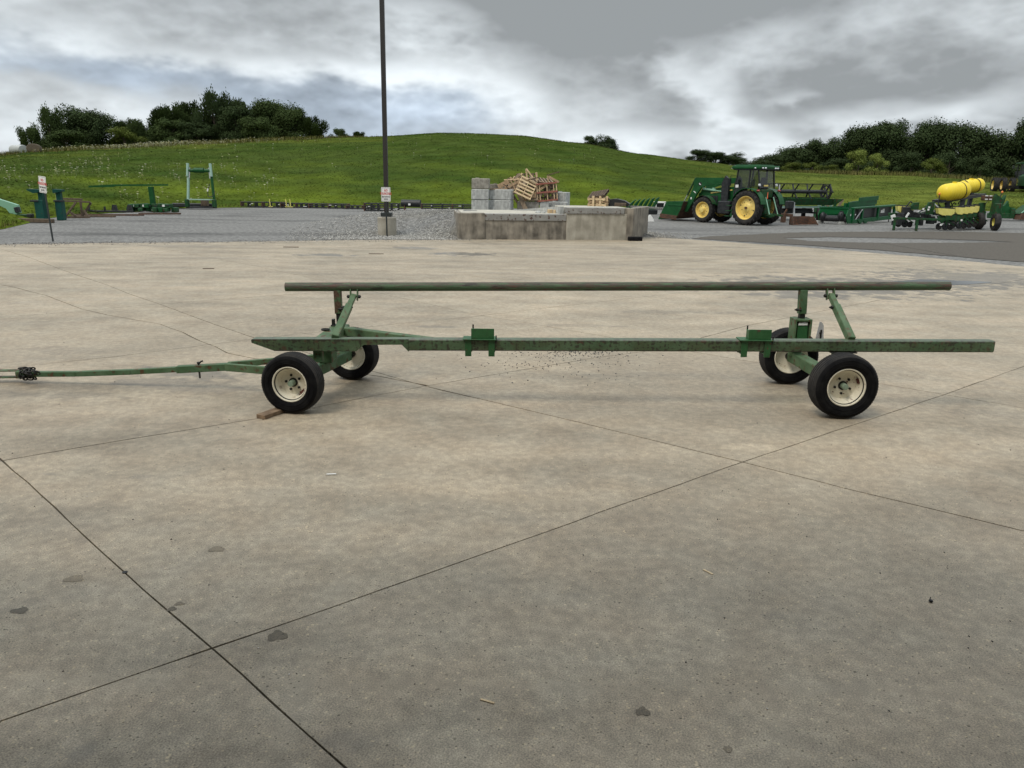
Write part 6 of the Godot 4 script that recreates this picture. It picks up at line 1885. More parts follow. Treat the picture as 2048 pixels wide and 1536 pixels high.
func make_machines():
	var b := MB.new()
	# rusty bucket on the ground behind the tractor
	var t := thing("scoop_bucket", "rusty dark steel scoop bucket on the gravel behind the tractor", "bucket", V(18.2, 0, -50.4), 0.3)
	b.prism(PackedVector2Array([Vector2(-0.75, 0.0), Vector2(-0.35, 0.52), Vector2(0.0, 0.5), Vector2(0.0, 0.0)]), 0.03, Transform3D(Basis(Vector3.UP, 1.2), V(-0.7, 0, 0.2)))
	b.prism(PackedVector2Array([Vector2(-0.75, 0.0), Vector2(-0.35, 0.52), Vector2(0.0, 0.5), Vector2(0.0, 0.0)]), 0.03, Transform3D(Basis(Vector3.UP, 1.9), V(0.7, 0, 0.1)))
	part("side_plate", b, M["rusty_steel"], t)
	b = MB.new(); b.bar(V(-0.75, 0.26, 0.12), V(0.78, 0.26, 0.05), 0.03, 0.52); b.quad(V(-0.75, 0.02, 0.15), V(0.75, 0.02, 0.05), V(0.95, 0.01, 0.75), V(-0.6, 0.01, 0.95), Vector3.UP)
	b.quad(V(-0.75, 0.0, 0.15), V(0.75, 0.0, 0.05), V(0.95, 0.0, 0.75), V(-0.6, 0.0, 0.95), Vector3.DOWN)
	part("back_plate", b, M["rusty_steel"], t)
	b = MB.new(); b.box(V(0.2, 0.02, 0.82), V(1.6, 0.03, 0.06), Basis(Vector3.UP, 0.12))
	part("cutting_edge", b, M["lip_steel"], t)
	# engine with jack stand
	t = thing("power_unit", "grey machine with a slim jack leg standing between tractor and reel header", "machine", V(18.4, 0, -53.0), 0.2)
	b = MB.new(); b.box(V(0.05, 1.15, 0), V(0.42, 0.5, 0.5), Basis.IDENTITY, 0.04)
	part("motor", b, M["black_steel"], t)
	b = MB.new(); b.bar(V(0.3, 1.3, 0.1), V(0.4, 0.4, 0.1), 0.12, 0.1, Vector3.BACK, 0.02)
	part("jack_leg", b, M["grey_metal"], t)
	b = MB.new(); b.bar(V(-0.5, 0.5, 0.0), V(0.35, 0.45, 0.0), 0.2, 0.2, Vector3.UP, 0.03); b.bar(V(-0.3, 0.5, 0), V(0.0, 1.0, 0), 0.1, 0.1, Vector3.BACK); b.box(V(-0.3, 0.25, 0), V(0.25, 0.5, 0.25))
	part("frame", b, M["rusty_steel"], t)
	b = MB.new(); b.tube(V(-0.75, 1.2, -0.1), V(-0.75, 2.45, -0.1), 0.04, 8)
	part("exhaust", b, M["grey_metal"], t)
	# reel header on its cart
	t = thing("reel_header", "black six-sided harvester reel over a green trough, on a pale rail cart", "harvester header", V(18.2, 0, -56.2), 0.4)
	var L := 5.0
	var cy := 1.98
	var rad := 0.62
	b = MB.new(); b.tube(V(-1.0, cy, 0), V(L, cy, 0), 0.13, 12)
	part("reel_shaft", b, M["black_steel"], t)
	for k in 6:
		var a := TAU * k / 6.0
		b = MB.new(); b.bar(V(-1.0, cy + sin(a) * rad, cos(a) * rad), V(L + 0.1, cy + sin(a) * rad, cos(a) * rad), 0.06, 0.06)
		part("bat", b, M["black_steel"], t)
		b = MB.new()
		for j in 44:
			var x := -0.9 + j * (L + 0.9) / 44.0
			b.tube(V(x, cy + sin(a) * rad, cos(a) * rad), V(x, cy + sin(a) * rad - 0.2, cos(a) * rad + 0.03), 0.008, 3, -1.0, false)
		part("tines", b, M["black_steel"], t)
	for x in [-0.6, 0.7, 2.0, 3.3]:
		for k in 6:
			var a := TAU * k / 6.0
			b = MB.new(); b.bar(V(x, cy, 0), V(x + 0.12, cy + sin(a) * rad, cos(a) * rad), 0.05, 0.1, V(1, 0, 0))
			part("spider_arm", b, M["black_steel"], t)
	for k in 6:
		var a := TAU * k / 6.0
		var a2 := TAU * (k + 1) / 6.0
		b = MB.new()
		b.bar(V(L, cy + sin(a) * rad, cos(a) * rad), V(L, cy + sin(a2) * rad, cos(a2) * rad), 0.05, 0.09, V(1, 0, 0))
		b.bar(V(L, cy, 0), V(L, cy + sin(a) * rad, cos(a) * rad), 0.05, 0.12, V(1, 0, 0))
		part("end_spider", b, M["black_steel"], t)
	b = MB.new(); b.lathe([Vector2(rad * 0.78, -0.03), Vector2(rad * 0.78, 0.03), Vector2(rad * 0.62, 0.03), Vector2(rad * 0.62, -0.03), Vector2(rad * 0.78, -0.03)], Transform3D(Basis(V(0, 0, -1), V(0, 1, 0), V(1, 0, 0)), V(L, cy, 0)), 24, 0.3)
	part("end_ring", b, M["black_steel"], t)
	b = MB.new()
	b.prism(PackedVector2Array([Vector2(-0.9, 1.5), Vector2(-0.75, 1.05), Vector2(0.5, 1.05), Vector2(0.9, 1.5), Vector2(0.8, 1.5), Vector2(0.45, 1.12), Vector2(-0.7, 1.12), Vector2(-0.84, 1.5)]), L + 1.0, Transform3D(Basis(V(0, 0, -1), V(0, 1, 0), V(1, 0, 0)), V(L * 0.5 - 0.5, 0, 0)))
	part("trough", b, M["deere_green_old"], t)
	b = MB.new(); b.prism(PackedVector2Array([Vector2(-1.6, 1.5), Vector2(1.0, 1.5), Vector2(0.8, 1.12), Vector2(-0.4, 1.02), Vector2(-1.0, 1.15)]), 0.12, Transform3D(Basis(V(0, 0, -1), V(0, 1, 0), V(1, 0, 0)), V(L + 0.15, 0, 0)))
	part("end_divider", b, M["deere_green_old"], t)
	b = MB.new(); b.lathe([Vector2(0.22, -2.6), Vector2(0.22, 2.6)], Transform3D(Basis(V(0, 0, -1), V(0, 1, 0), V(1, 0, 0)), V(2.2, 1.32, 0.1)), 14)
	for k in 26:
		var x := -0.3 + k * 0.2
		b.lathe([Vector2(0.22, -0.012), Vector2(0.3, 0.0), Vector2(0.22, 0.012)], Transform3D(Basis(V(0, 0, -1), V(0, 1, 0), V(1, 0, 0)) * Basis(Vector3.UP, 0.25), V(x, 1.32, 0.1)), 14, 0.2)
	part("auger", b, M["deere_green_old"], t)
	b = MB.new(); b.bar(V(-1.2, 0.93, 0.62), V(4.6, 0.93, 0.62), 0.13, 0.14, Vector3.UP, 0.01)
	part("cart_rail", b, M["mint_green"], t)
	b = MB.new(); b.bar(V(-1.2, 0.72, -0.4), V(4.2, 0.72, -0.4), 0.14, 0.16, Vector3.UP, 0.01); b.bar(V(-1.0, 0.55, 0.3), V(3.6, 0.6, 0.3), 0.2, 0.24, Vector3.UP, 0.02); b.bar(V(3.7, 0.5, -0.6), V(3.7, 0.5, 0.7), 0.12, 0.12)
	part("cart_frame", b, M["black_steel"], t)
	for q in [V(3.75, 0.42, 0.8), V(3.75, 0.42, -0.7), V(0.2, 0.42, -0.7)]:
		b = MB.new(); b.lathe([Vector2(0.2, -0.1), Vector2(0.36, -0.13), Vector2(0.42, -0.08), Vector2(0.42, 0.08), Vector2(0.36, 0.13), Vector2(0.2, 0.1)], Transform3D(Basis(Vector3.UP, 0.9), q), 24, 0.6)
		var w := part("wheel", b, M["rubber_dusty"], t)
		b = MB.new(); b.lathe([Vector2(0.21, -0.08), Vector2(0.21, 0.1), Vector2(0.17, 0.06), Vector2(0.08, 0.05), Vector2(0.06, 0.1), Vector2(0.0, 0.1)], Transform3D(Basis(Vector3.UP, 0.9), q), 20, 0.6)
		part("rim", b, M["hopper_yellow"], w)
	# stack of light panels behind
	t = thing("crop_dividers", "bundle of green and white snouts behind the long green header", "dividers", V(24.0, 0, -60.5), 0.3)
	for k in 6:
		b = MB.new(); b.bar(V(-0.9 + k * 0.36, 0.75, 0), V(-0.6 + k * 0.36 + rr(-0.1, 0.1), 1.42, 0.1), 0.2, 0.05, V(0, 0.3, 1))
		part("snout", b, [M["mint_green"], M["deere_green"], M["wood_grey"]][k % 3], t)
	b = MB.new(); b.box(V(0, 0.4, 0), V(2.0, 0.8, 0.6))
	part("base_crate", b, M["deere_green_old"], t)
	# long green pickup header
	t = thing("green_header", "long bright green harvester header with black openings, propped on small blocks", "harvester header", V(21.66, 0, -51.1), 0.76)
	var hg: Material = M["head_green"]
	L = 7.4
	b = MB.new()
	b.prism(PackedVector2Array([Vector2(0, 0.05), Vector2(-0.3, 0.55), Vector2(-0.1, 0.95), Vector2(0.5, 1.0), Vector2(0.55, 0.05)]), 0.06)
	part("end_plate", b, hg, t)
	b = MB.new(); b.bar(V(0.5, 1.02, 0), V(L, 1.13, 0), 0.26, 0.12, Vector3.UP, 0.02)
	part("top_beam", b, hg, t)
	b = MB.new(); b.bar(V(0.5, 0.17, 0), V(L, 0.32, 0), 0.16, 0.26, Vector3.UP, 0.02)
	part("bottom_beam", b, hg, t)
	for x in [0.62, 2.0, 4.55, 7.35]:
		b = MB.new(); b.bar(V(x, 0.15, 0.04), V(x, 1.05, 0.04), 0.2, 0.14, Vector3.BACK, 0.02)
		part("stanchion", b, hg, t)
	b = MB.new(); b.bar(V(0.7, 0.62, -0.16), V(L - 0.1, 0.7, -0.16), 0.04, 0.75)
	part("black_back", b, M["black_tarp"], t)
	b = MB.new(); b.bar(V(0.95, 0.3, 0.1), V(1.85, 0.95, 0.1), 0.03, 0.05, Vector3.BACK)
	part("stay_rod", b, M["grey_metal"], t)
	b = MB.new()
	b.box(V(4.7, 0.75, -1.3), V(5.0, 1.1, 0.08)); b.bar(V(2.6, 1.15, -1.2), V(7.4, 1.4, -1.3), 0.1, 0.42); b.bar(V(4.2, 1.5, -1.2), V(7.4, 1.62, -1.2), 0.06, 0.3)
	part("rear_panel", b, hg, t)
	b = MB.new(); b.bar(V(0.3, 0.7, -1.9), V(7.3, 0.75, -1.9), 0.06, 0.7)
	b.bar(V(0.5, 1.02, -1.85), V(7.2, 1.05, -1.85), 0.14, 0.1)
	part("far_beam", b, hg, t)
	b = MB.new(); b.box(V(-0.05, 0.82, -0.95), V(0.08, 0.34, 1.9)); b.box(V(-0.05, 1.02, -0.95), V(0.16, 0.07, 1.95))
	part("end_panel", b, hg, t)
	b = MB.new(); b.prism(PackedVector2Array([Vector2(0, 0.1), Vector2(-0.25, 0.55), Vector2(0.0, 1.02), Vector2(0.4, 1.0), Vector2(0.4, 0.1)]), 0.06, Transform3D(Basis.IDENTITY, V(0, 0, -1.9)))
	part("end_plate", b, hg, t)
	b = MB.new(); b.tube(V(0.1, 0.34, -1.85), V(0.1, 0.34, -0.05), 0.2, 14)
	b.ball(V(0.0, 0.52, -0.42), V(0.34, 0.36, 0.24), 12); b.ball(V(0.0, 0.45, -1.65), V(0.3, 0.33, 0.2), 12)
	part("feed_drum", b, M["black_steel"], t)
	b = MB.new()
	for k in 12:
		var a := TAU * k / 12.0
		b.bar(V(-0.02, 0.52, -0.42), V(-0.02 + cos(a) * 0.4, 0.52 + sin(a) * 0.4, -0.42 + 0.1 * sin(a * 3.0)), 0.05, 0.03)
	part("drum_fingers", b, M["black_steel"], t)
	for q in [[V(1.75, 0.02, 0.05), 0.3], [V(2.6, 0.02, 0.05), 0.22], [V(3.9, 0.1, 0.05), 0.16]]:
		b = MB.new(); b.prism(PackedVector2Array([Vector2(-0.5, 0.25), Vector2(0.5, 0.28), Vector2(0.12, 0.0), Vector2(-0.1, 0.0)]), q[1] * 0.5, Transform3D(Basis.IDENTITY, q[0]))
		part("skid", b, hg, t)
	b = MB.new(); b.box(V(5.75, 0.74, -0.125), V(0.62, 0.2, 0.02), Basis(Vector3.BACK, 0.02)); b.box(V(5.9, 0.86, -0.125), V(0.3, 0.1, 0.02), Basis(Vector3.BACK, 0.02))
	part("white_decal", b, M["white_paint"], t)
	b = MB.new(); b.box(V(0.25, 0.6, 0.05), V(0.07, 0.12, 0.02)); b.box(V(0.8, 0.62, 0.12), V(0.12, 0.06, 0.02)); b.box(V(1.72, 0.9, 0.12), V(0.07, 0.07, 0.04))
	part("small_decal", b, M["white_paint"], t)
	b = MB.new(); b.bar(V(6.7, 0.3, 0), V(6.7, -0.05, 0), 0.05, 0.05, Vector3.BACK)
	part("prop_leg", b, M["black_steel"], t)
	for q in [[V(20.4, 0.07, -52.5), "concrete block propping the header's far feed drum"], [V(21.42, 0.07, -51.35), "concrete block propping the header's near feed drum"]]:
		b = MB.new(); b.box(q[0], V(0.5, 0.2, 0.24), Basis(Vector3.UP, 0.3), 0.02)
		tag(part("prop_block", b, M["block_grey"], self), q[1], "block", "blocks under the green header")
	make_planter()
	make_far_machines()

func make_planter():
	var t := thing("planter", "wide green row planter with two big yellow tanks and yellow seed hoppers", "planter", V(25.5, 0, -47.0), 0.0)
	var g: Material = M["deere_green_old"]
	var k: Material = M["black_steel"]
	var b := MB.new()
	var O := V(-25.5, 0, 47.0)      # lets the pieces below be given by where they stand
	# tanks: ribbed cylinders with domed ends
	for q in [[V(26.3, 2.2, -47.6), 1.05, 0.5, -0.12], [V(28.75, 2.52, -50.2), 0.95, 0.42, -0.12]]:
		b = MB.new()
		var pr := [Vector2(0.0, -q[1])]
		for i in 7: pr.append(Vector2(q[2] * sin((i + 1) * PI / 14.0), -q[1] + (1.0 - cos((i + 1) * PI / 14.0)) * 0.42))
		for i in 6:
			var z: float = lerpf(-q[1] + 0.55, q[1] - 0.5, i / 5.0)
			pr.append(Vector2(q[2] + 0.012, z - 0.06)); pr.append(Vector2(q[2] - 0.012, z)); pr.append(Vector2(q[2] + 0.012, z + 0.06))
		for i in 7: pr.append(Vector2(q[2] * cos((i) * PI / 14.0), q[1] - 0.42 + sin((i + 1) * PI / 14.0) * 0.42))
		pr.append(Vector2(0.0, q[1]))
		b.lathe(pr, Transform3D(Basis(Vector3.UP, PI / 2 + 0.35) * Basis(Vector3.RIGHT, q[3]), O + q[0]), 32, 0.6)
		var tk := part("liquid_tank", b, M["tank_yellow"], t)
		b = MB.new()
		b.tube(O + q[0] + V(0, q[2] - 0.03, 0), O + q[0] + V(0, q[2] + 0.07, 0), 0.13, 14)
		part("tank_lid", b, M["tank_yellow"], tk)
	for q in [[V(26.3, 2.2, -47.6), 0.45, 0.515], [V(28.75, 2.52, -50.2), 0.35, 0.435], [V(28.75, 2.52, -50.2), -0.62, 0.435]]:
		b = MB.new(); b.lathe([Vector2(q[2] - 0.01, -0.025), Vector2(q[2] + 0.012, -0.025), Vector2(q[2] + 0.012, 0.025), Vector2(q[2] - 0.01, 0.025)], Transform3D(Basis(Vector3.UP, PI / 2 + 0.35) * Basis(Vector3.RIGHT, -0.12), O + q[0] + V(q[1] * 0.95, 0.05 * signf(q[1]), -q[1] * 0.33)), 28, 0.3)
		part("tank_strap", b, k, t)
	b = MB.new()
	b.bar(O + V(25.3, 1.62, -47.3), O + V(29.6, 2.0, -50.4), 0.7, 0.16, Vector3.UP); b.bar(O + V(26.0, 0.9, -47.5), O + V(26.0, 1.7, -47.5), 0.2, 0.2, Vector3.BACK); b.bar(O + V(27.4, 1.0, -48.5), O + V(27.6, 1.9, -48.7), 0.2, 0.2, Vector3.BACK); b.bar(O + V(28.6, 1.2, -49.8), O + V(28.8, 2.1, -50.0), 0.2, 0.2, Vector3.BACK)
	b.bar(O + V(25.24, 1.0, -47.1), O + V(25.24, 2.0, -47.1), 0.04, 0.04, Vector3.BACK)
	part("tank_cradle", b, k, t)
	# tool bar and row units
	b = MB.new(); b.bar(O + V(22.3, 0.82, -46.9), O + V(29.2, 0.95, -49.6), 0.2, 0.2, Vector3.UP, 0.02)
	part("tool_bar", b, g, t)
	var units := [[V(24.95, 0.92, -45.75), 0.92], [V(26.05, 0.98, -46.3), 0.5], [V(26.62, 1.0, -46.75), 0.48], [V(27.2, 1.02, -47.25), 0.46], [V(27.8, 1.05, -47.8), 0.44], [V(28.42, 1.08, -48.4), 0.44], [V(23.2, 0.98, -47.0), 0.92]]
	for u in units:
		var p: Vector3 = O + u[0]
		var w: float = u[1]
		b = MB.new()
		b.prism(PackedVector2Array([Vector2(-w * 0.5, 0.3), Vector2(w * 0.5, 0.26), Vector2(w * 0.5, 0.0), Vector2(w * 0.3, -0.12), Vector2(-w * 0.2, -0.1), Vector2(-w * 0.42, 0.0)]), 0.4, Transform3D(Basis(Vector3.UP, -0.1), p + V(0, 0.05, 0)))
		part("seed_hopper", b, M["hopper_yellow"], t)
		b = MB.new(); b.box(p + V(0, 0.36, -0.02), V(w + 0.02, 0.05, 0.42), Basis(Vector3.UP, -0.1) * Basis(Vector3.BACK, -0.04), 0.01)
		part("hopper_lid", b, k, t)
		b = MB.new(); b.prism(PackedVector2Array([Vector2(-0.42, 0.0), Vector2(0.45, 0.02), Vector2(0.4, -0.14), Vector2(0.1, -0.2), Vector2(-0.1, -0.42), Vector2(-0.3, -0.2)]), 0.14, Transform3D(Basis(Vector3.UP, -0.1), p + V(0, -0.1, 0.05)))
		part("row_shank", b, g, t)
		for q in [[V(-0.28, -0.68, 0.14), 0.2], [V(0.12, -0.68, 0.12), 0.22], [V(0.42, -0.72, 0.1), 0.17]]:
			b = MB.new(); b.lathe([Vector2(0.0, -0.04), Vector2(q[1] - 0.03, -0.05), Vector2(q[1], -0.02), Vector2(q[1], 0.02), Vector2(q[1] - 0.03, 0.05), Vector2(0.06, 0.03), Vector2(0.05, 0.07), Vector2(0.0, 0.07)], Transform3D(Basis(Vector3.UP, 0.2), p + q[0]), 18, 0.5)
			part("gauge_wheel", b, k if q[1] > 0.2 else M["rubber_dusty"], t)
		b = MB.new(); b.bar(p + V(0.15, -0.35, 0.2), p + V(0.55, -0.62, 0.22), 0.06, 0.05); b.bar(p + V(0.1, -0.25, 0.18), p + V(0.1, -0.6, 0.18), 0.06, 0.06, Vector3.BACK)
		part("closing_arm", b, g, t)
	# near wing: legs, cross tube, plates
	for q in [[V(21.87, 0.62, -45.2), V(21.87, 0.0, -45.2)], [V(23.0, 0.66, -44.9), V(23.02, 0.0, -44.9)]]:
		b = MB.new(); b.bar(O + q[0], O + q[1], 0.12, 0.12, Vector3.BACK, 0.01)
		part("stand_leg", b, g, t)
	b = MB.new(); b.bar(O + V(21.8, 0.68, -45.3), O + V(24.9, 0.62, -45.4), 0.12, 0.12, Vector3.UP, 0.01)
	part("cross_tube", b, g, t)
	for q in [[V(23.4, 1.35, -46.2), 0.5, 0.42], [V(24.35, 1.25, -46.3), 0.5, 0.72]]:
		b = MB.new(); b.prism(PackedVector2Array([Vector2(-q[1] * 0.4, -q[2] * 0.5), Vector2(q[1] * 0.5, -q[2] * 0.5), Vector2(q[1] * 0.5, q[2] * 0.5), Vector2(-q[1] * 0.3, q[2] * 0.45), Vector2(-q[1] * 0.5, 0.0)]), 0.12, Transform3D(Basis(Vector3.UP, 0.3), O + q[0]))
		part("wing_plate", b, g, t)
	b = MB.new(); b.bar(O + V(24.8, 0.76, -45.25), O + V(25.9, 0.72, -45.4), 0.06, 0.26, Vector3.UP)
	part("side_plate", b, g, t)
	b = MB.new(); b.box(O + V(22.1, 0.7, -45.9), V(0.25, 0.3, 0.05), Basis(Vector3.BACK, 0.4)); b.box(O + V(22.75, 0.85, -45.6), V(0.1, 0.3, 0.04), Basis(Vector3.BACK, -0.5))
	for q in [V(23.82, 1.2, -46.0), V(24.15, 1.3, -46.0), V(24.12, 1.17, -46.0), V(24.55, 0.35, -45.2), V(25.75, 0.62, -45.3)]: b.box(O + q, V(0.1, 0.1, 0.03))
	part("pale_fittings", b, M["white_paint"], t)
	# hoses and tubes heaped along the bar
	for i in 26:
		var a := V(rr(23.0, 28.6), 0, 0)
		a.z = -46.4 - (a.x - 23.0) * 0.42
		a.y = rr(0.9, 1.5)
		var e := a + V(rr(-0.9, 0.9), rr(-0.3, 0.3), rr(-0.3, 0.3))
		b = MB.new(); b.path([O + a, O + a.lerp(e, 0.3) + V(0, rr(0.0, 0.2), 0), O + a.lerp(e, 0.7) + V(0, rr(-0.15, 0.1), 0), O + e], rr(0.018, 0.04), 6)
		part("hose", b, k if i % 4 else M["grey_metal"], t)
	b = MB.new()
	for i in 22:
		var a := V(22.6 + i * 0.28, rr(0.45, 1.05), 0)
		a.z = -46.6 - (a.x - 23.0) * 0.42
		b.box(O + a, V(rr(0.2, 0.5), rr(0.25, 0.6), rr(0.2, 0.5)), Basis(Vector3.UP, rr(0, 1.5)), 0.02)
	part("frame_fittings", b, k, t)
	# carrying wheels and mast at the far end
	for q in [[V(28.15, 0.5, -47.6), 0.25], [V(28.4, 0.5, -46.4), 0.2]]:
		b = MB.new(); b.lathe([Vector2(0.24, -0.13), Vector2(0.42, -0.17), Vector2(0.5, -0.11), Vector2(0.5, 0.11), Vector2(0.42, 0.17), Vector2(0.24, 0.13)], Transform3D(Basis(Vector3.UP, 1.15 + q[1]), O + q[0]), 28, 0.6)
		var w := part("wheel", b, M["rubber_dusty"], t)
		b = MB.new(); b.lathe([Vector2(0.25, -0.1), Vector2(0.25, 0.12), Vector2(0.2, 0.06), Vector2(0.0, 0.08)], Transform3D(Basis(Vector3.UP, 1.15 + q[1]), O + q[0]), 20, 0.6)
		part("rim", b, M["hopper_yellow"], w)
		b = MB.new(); b.box(O + q[0] + V(0.05, 0.72, -0.1), V(0.32, 0.7, 0.3), Basis.IDENTITY, 0.04); b.bar(O + q[0] + V(0.24, 0, 0.05), O + q[0] + V(0.2, 0.6, 0.0), 0.08, 0.14, Vector3.BACK)
		part("wheel_leg", b, g, t)
	b = MB.new(); b.prism(PackedVector2Array([Vector2(-0.3, -0.6), Vector2(0.1, -0.7), Vector2(0.45, 0.1), Vector2(0.5, 0.55), Vector2(0.3, 0.3), Vector2(-0.2, 0.6)]), 0.2, Transform3D(Basis(Vector3.UP, 0.2), O + V(28.75, 1.5, -47.2)))
	part("hinge_plate", b, g, t)
	b = MB.new(); b.box(O + V(28.3, 1.85, -47.5), V(0.5, 0.3, 0.4), Basis.IDENTITY, 0.03)
	part("valve_box", b, M["rusty_steel"], t)
	for q in [V(28.15, 1.98, -47.28), V(28.4, 1.98, -47.28), V(28.62, 1.98, -47.28), V(28.15, 1.78, -47.28), V(28.4, 1.78, -47.28), V(28.62, 1.78, -47.28)]:
		b = MB.new(); b.box(O + q, V(0.15, 0.06, 0.04))
		part("white_cap", b, M["white_paint"], t)
	b = MB.new(); b.tube(O + V(29.0, 1.9, -47.4), O + V(29.1, 2.15, -47.4), 0.03, 6)
	part("lamp_stalk", b, k, t)
	for q in [V(29.1, 2.2, -47.4), V(25.22, 2.05, -47.1)]:
		b = MB.new(); b.ball(O + q, V(0.07, 0.08, 0.05), 10)
		part("amber_lamp", b, M["lens_orange"], t)

func make_far_machines():
	var b := MB.new()
	var y := land_y(64.3, -103.5)
	var t := thing("big_tractor", "large green tractor with three dual wheels standing on the grass bank at the frame's edge", "tractor", V(67.4, y, -104.5), -0.3)
	for q in [[-3.9, 0.0, 0.97], [-2.95, 0.3, 0.97], [-1.85, -0.1, 0.97], [2.4, 0.0, 0.97], [-2.6, -3.6, 0.97], [1.6, -3.6, 0.97]]:
		ag_tyre_z(t, V(q[0], q[2], q[1]), q[2], 0.55)
	b.prism(PackedVector2Array([Vector2(-1.2, 0.9), Vector2(1.2, 0.9), Vector2(1.2, 2.1), Vector2(0.9, 2.35), Vector2(-0.9, 2.35), Vector2(-1.2, 2.1)]), 3.4, Transform3D(Basis.IDENTITY, V(0.2, 0, 0.8)))
	part("hood", b, M["deere_green_old"], t)
	b = MB.new(); b.box(V(0.2, 1.6, 2.51), V(1.6, 1.1, 0.05), Basis.IDENTITY, 0.02)
	part("grille", b, M["black_steel"], t)
	b = MB.new(); b.box(V(0, 0.7, -0.6), V(6.0, 0.5, 0.6)); b.box(V(0.2, 1.0, 0.3), V(1.4, 0.8, 4.0))
	part("chassis", b, M["black_steel"], t)
	for s in [-1.0, 1.0]:
		for z in [-2.6, -1.2]:
			b = MB.new(); b.bar(V(0.1 + s * 0.95, 1.9, z), V(0.1 + s * 0.9, 3.7, z), 0.1, 0.1, Vector3.BACK)
			part("cab_pillar", b, M["black_steel"], t)
	b = MB.new(); b.box(V(0.1, 3.8, -1.9), V(2.3, 0.2, 2.0), Basis.IDENTITY, 0.06)
	part("roof", b, M["deere_green_old"], t)
	b = MB.new(); b.quad(V(-0.8, 2.3, -1.18), V(1.0, 2.3, -1.18), V(0.98, 3.68, -1.18), V(-0.78, 3.68, -1.18), Vector3.BACK)
	part("windscreen", b, M["glass"], t)
	b = MB.new(); b.box(V(0.1, 2.3, -1.9), V(1.7, 1.0, 1.2))
	part("seat", b, M["seat_black"], t)
	for q in [[V(-1.0, 2.2, 0.1), 0.7], [V(-1.2, 3.0, -1.0), 0.6]]:
		b = MB.new(); b.bar(q[0], q[0] + V(-q[1], 0.35, 0), 0.06, 0.06); b.box(q[0] + V(-q[1], 0.3, 0), V(0.18, 0.4, 0.08), Basis.IDENTITY, 0.02)
		part("mirror", b, M["black_steel"], t)
	# attachments on the gravel at the frame's edge
	t = thing("loader_bucket", "green and rusty loader bucket on the gravel beyond the planter's wheels", "bucket", V(40.2, 0, -61.8), 0.15)
	b = MB.new(); b.prism(PackedVector2Array([Vector2(-0.9, 0.5), Vector2(0.0, 1.15), Vector2(2.0, 1.2), Vector2(2.0, 0.5)]), 0.9, Transform3D(Basis.IDENTITY, V(0, 0, -0.2)))
	part("top", b, M["deere_green_old"], t)
	b = MB.new(); b.prism(PackedVector2Array([Vector2(-0.95, 0.05), Vector2(-0.8, 0.55), Vector2(2.0, 0.52), Vector2(2.0, 0.0)]), 0.7, Transform3D(Basis.IDENTITY, V(0, 0, 0.1)))
	part("back", b, M["rusty_steel"], t)
	b = MB.new(); b.bar(V(-0.8, 0.55, 0.3), V(-0.1, 1.12, 0.3), 0.06, 0.06)
	part("edge", b, M["pale_green"], t)
	t = thing("green_attachment", "jumbled green loader attachment with a hook plate behind the planter's wheels", "attachment", V(38.4, 0, -62.2), -0.1)
	b = MB.new(); b.prism(PackedVector2Array([Vector2(-0.9, 0.5), Vector2(-0.4, 1.0), Vector2(0.1, 1.1), Vector2(0.3, 1.45), Vector2(0.45, 1.0), Vector2(0.9, 0.9), Vector2(1.0, 0.4), Vector2(0.2, 0.35)]), 0.3)
	part("hook_plate", b, M["deere_green"], t)
	b = MB.new(); b.box(V(0, 0.3, 0), V(1.9, 0.4, 0.5), Basis.IDENTITY, 0.03); b.box(V(0.7, 0.5, 0.2), V(0.3, 0.8, 0.3), Basis.IDENTITY, 0.03)
	part("frame", b, M["deere_green_old"], t)
	# items behind the dock: grapple, frame, sack
	t = thing("grapple", "row of curved dark green grapple tines at the foot of the slope", "grapple", V(11.4, 0, -70.0), 0.1)
	for i in 6:
		b = MB.new()
		var x := -1.1 + i * 0.42
		b.prism(PackedVector2Array([Vector2(-0.3, 0.3), Vector2(-0.1, 0.62), Vector2(0.25, 0.85 + 0.05 * i), Vector2(0.6, 1.02 + 0.04 * i), Vector2(0.38, 0.78), Vector2(0.18, 0.5), Vector2(0.1, 0.25)]), 0.08, Transform3D(Basis(Vector3.UP, 0.5), V(x, 0, 0)))
		part("tine", b, M["deere_green"], t)
	b = MB.new(); b.box(V(-0.2, 0.25, 0), V(2.6, 0.3, 0.4), Basis.IDENTITY, 0.03)
	part("cross_beam", b, M["deere_green_old"], t)
	t = thing("frame_trailer", "low pale metal frame with a dark axle on the gravel behind the dock", "trailer frame", V(10.5, 0, -62.0), 0.1)
	b = MB.new(); b.bar(V(-1.2, 0.62, 0), V(1.5, 0.5, 0.2), 0.16, 0.12); b.bar(V(-1.2, 0.62, -0.8), V(1.5, 0.5, -0.6), 0.16, 0.12); b.bar(V(-1.0, 0.6, 0), V(-1.0, 0.6, -0.8), 0.12, 0.1)
	part("frame", b, M["lip_steel"], t)
	b = MB.new(); b.box(V(-0.2, 0.22, -0.2), V(2.0, 0.36, 0.4), Basis.IDENTITY, 0.05)
	part("axle", b, M["black_steel"], t)
	t = thing("white_machine", "small white machine with a dark window in front of the grapple tines", "machine", V(13.8, 0, -75.0), 0.0)
	for q in [[V(-0.45, 0.4, 0), V(0.2, 0.6, 0.6)], [V(0.45, 0.4, 0), V(0.2, 0.6, 0.6)], [V(0, 0.65, 0), V(1.1, 0.14, 0.6)]]:
		b = MB.new(); b.box(q[0], q[1], Basis.IDENTITY, 0.03)
		part("body_panel", b, M["white_paint"], t)
	b = MB.new(); b.box(V(0, 0.35, -0.1), V(0.8, 0.5, 0.3)); b.box(V(-0.6, 0.1, 0), V(2.2, 0.15, 0.5))
	part("engine", b, M["black_steel"], t)
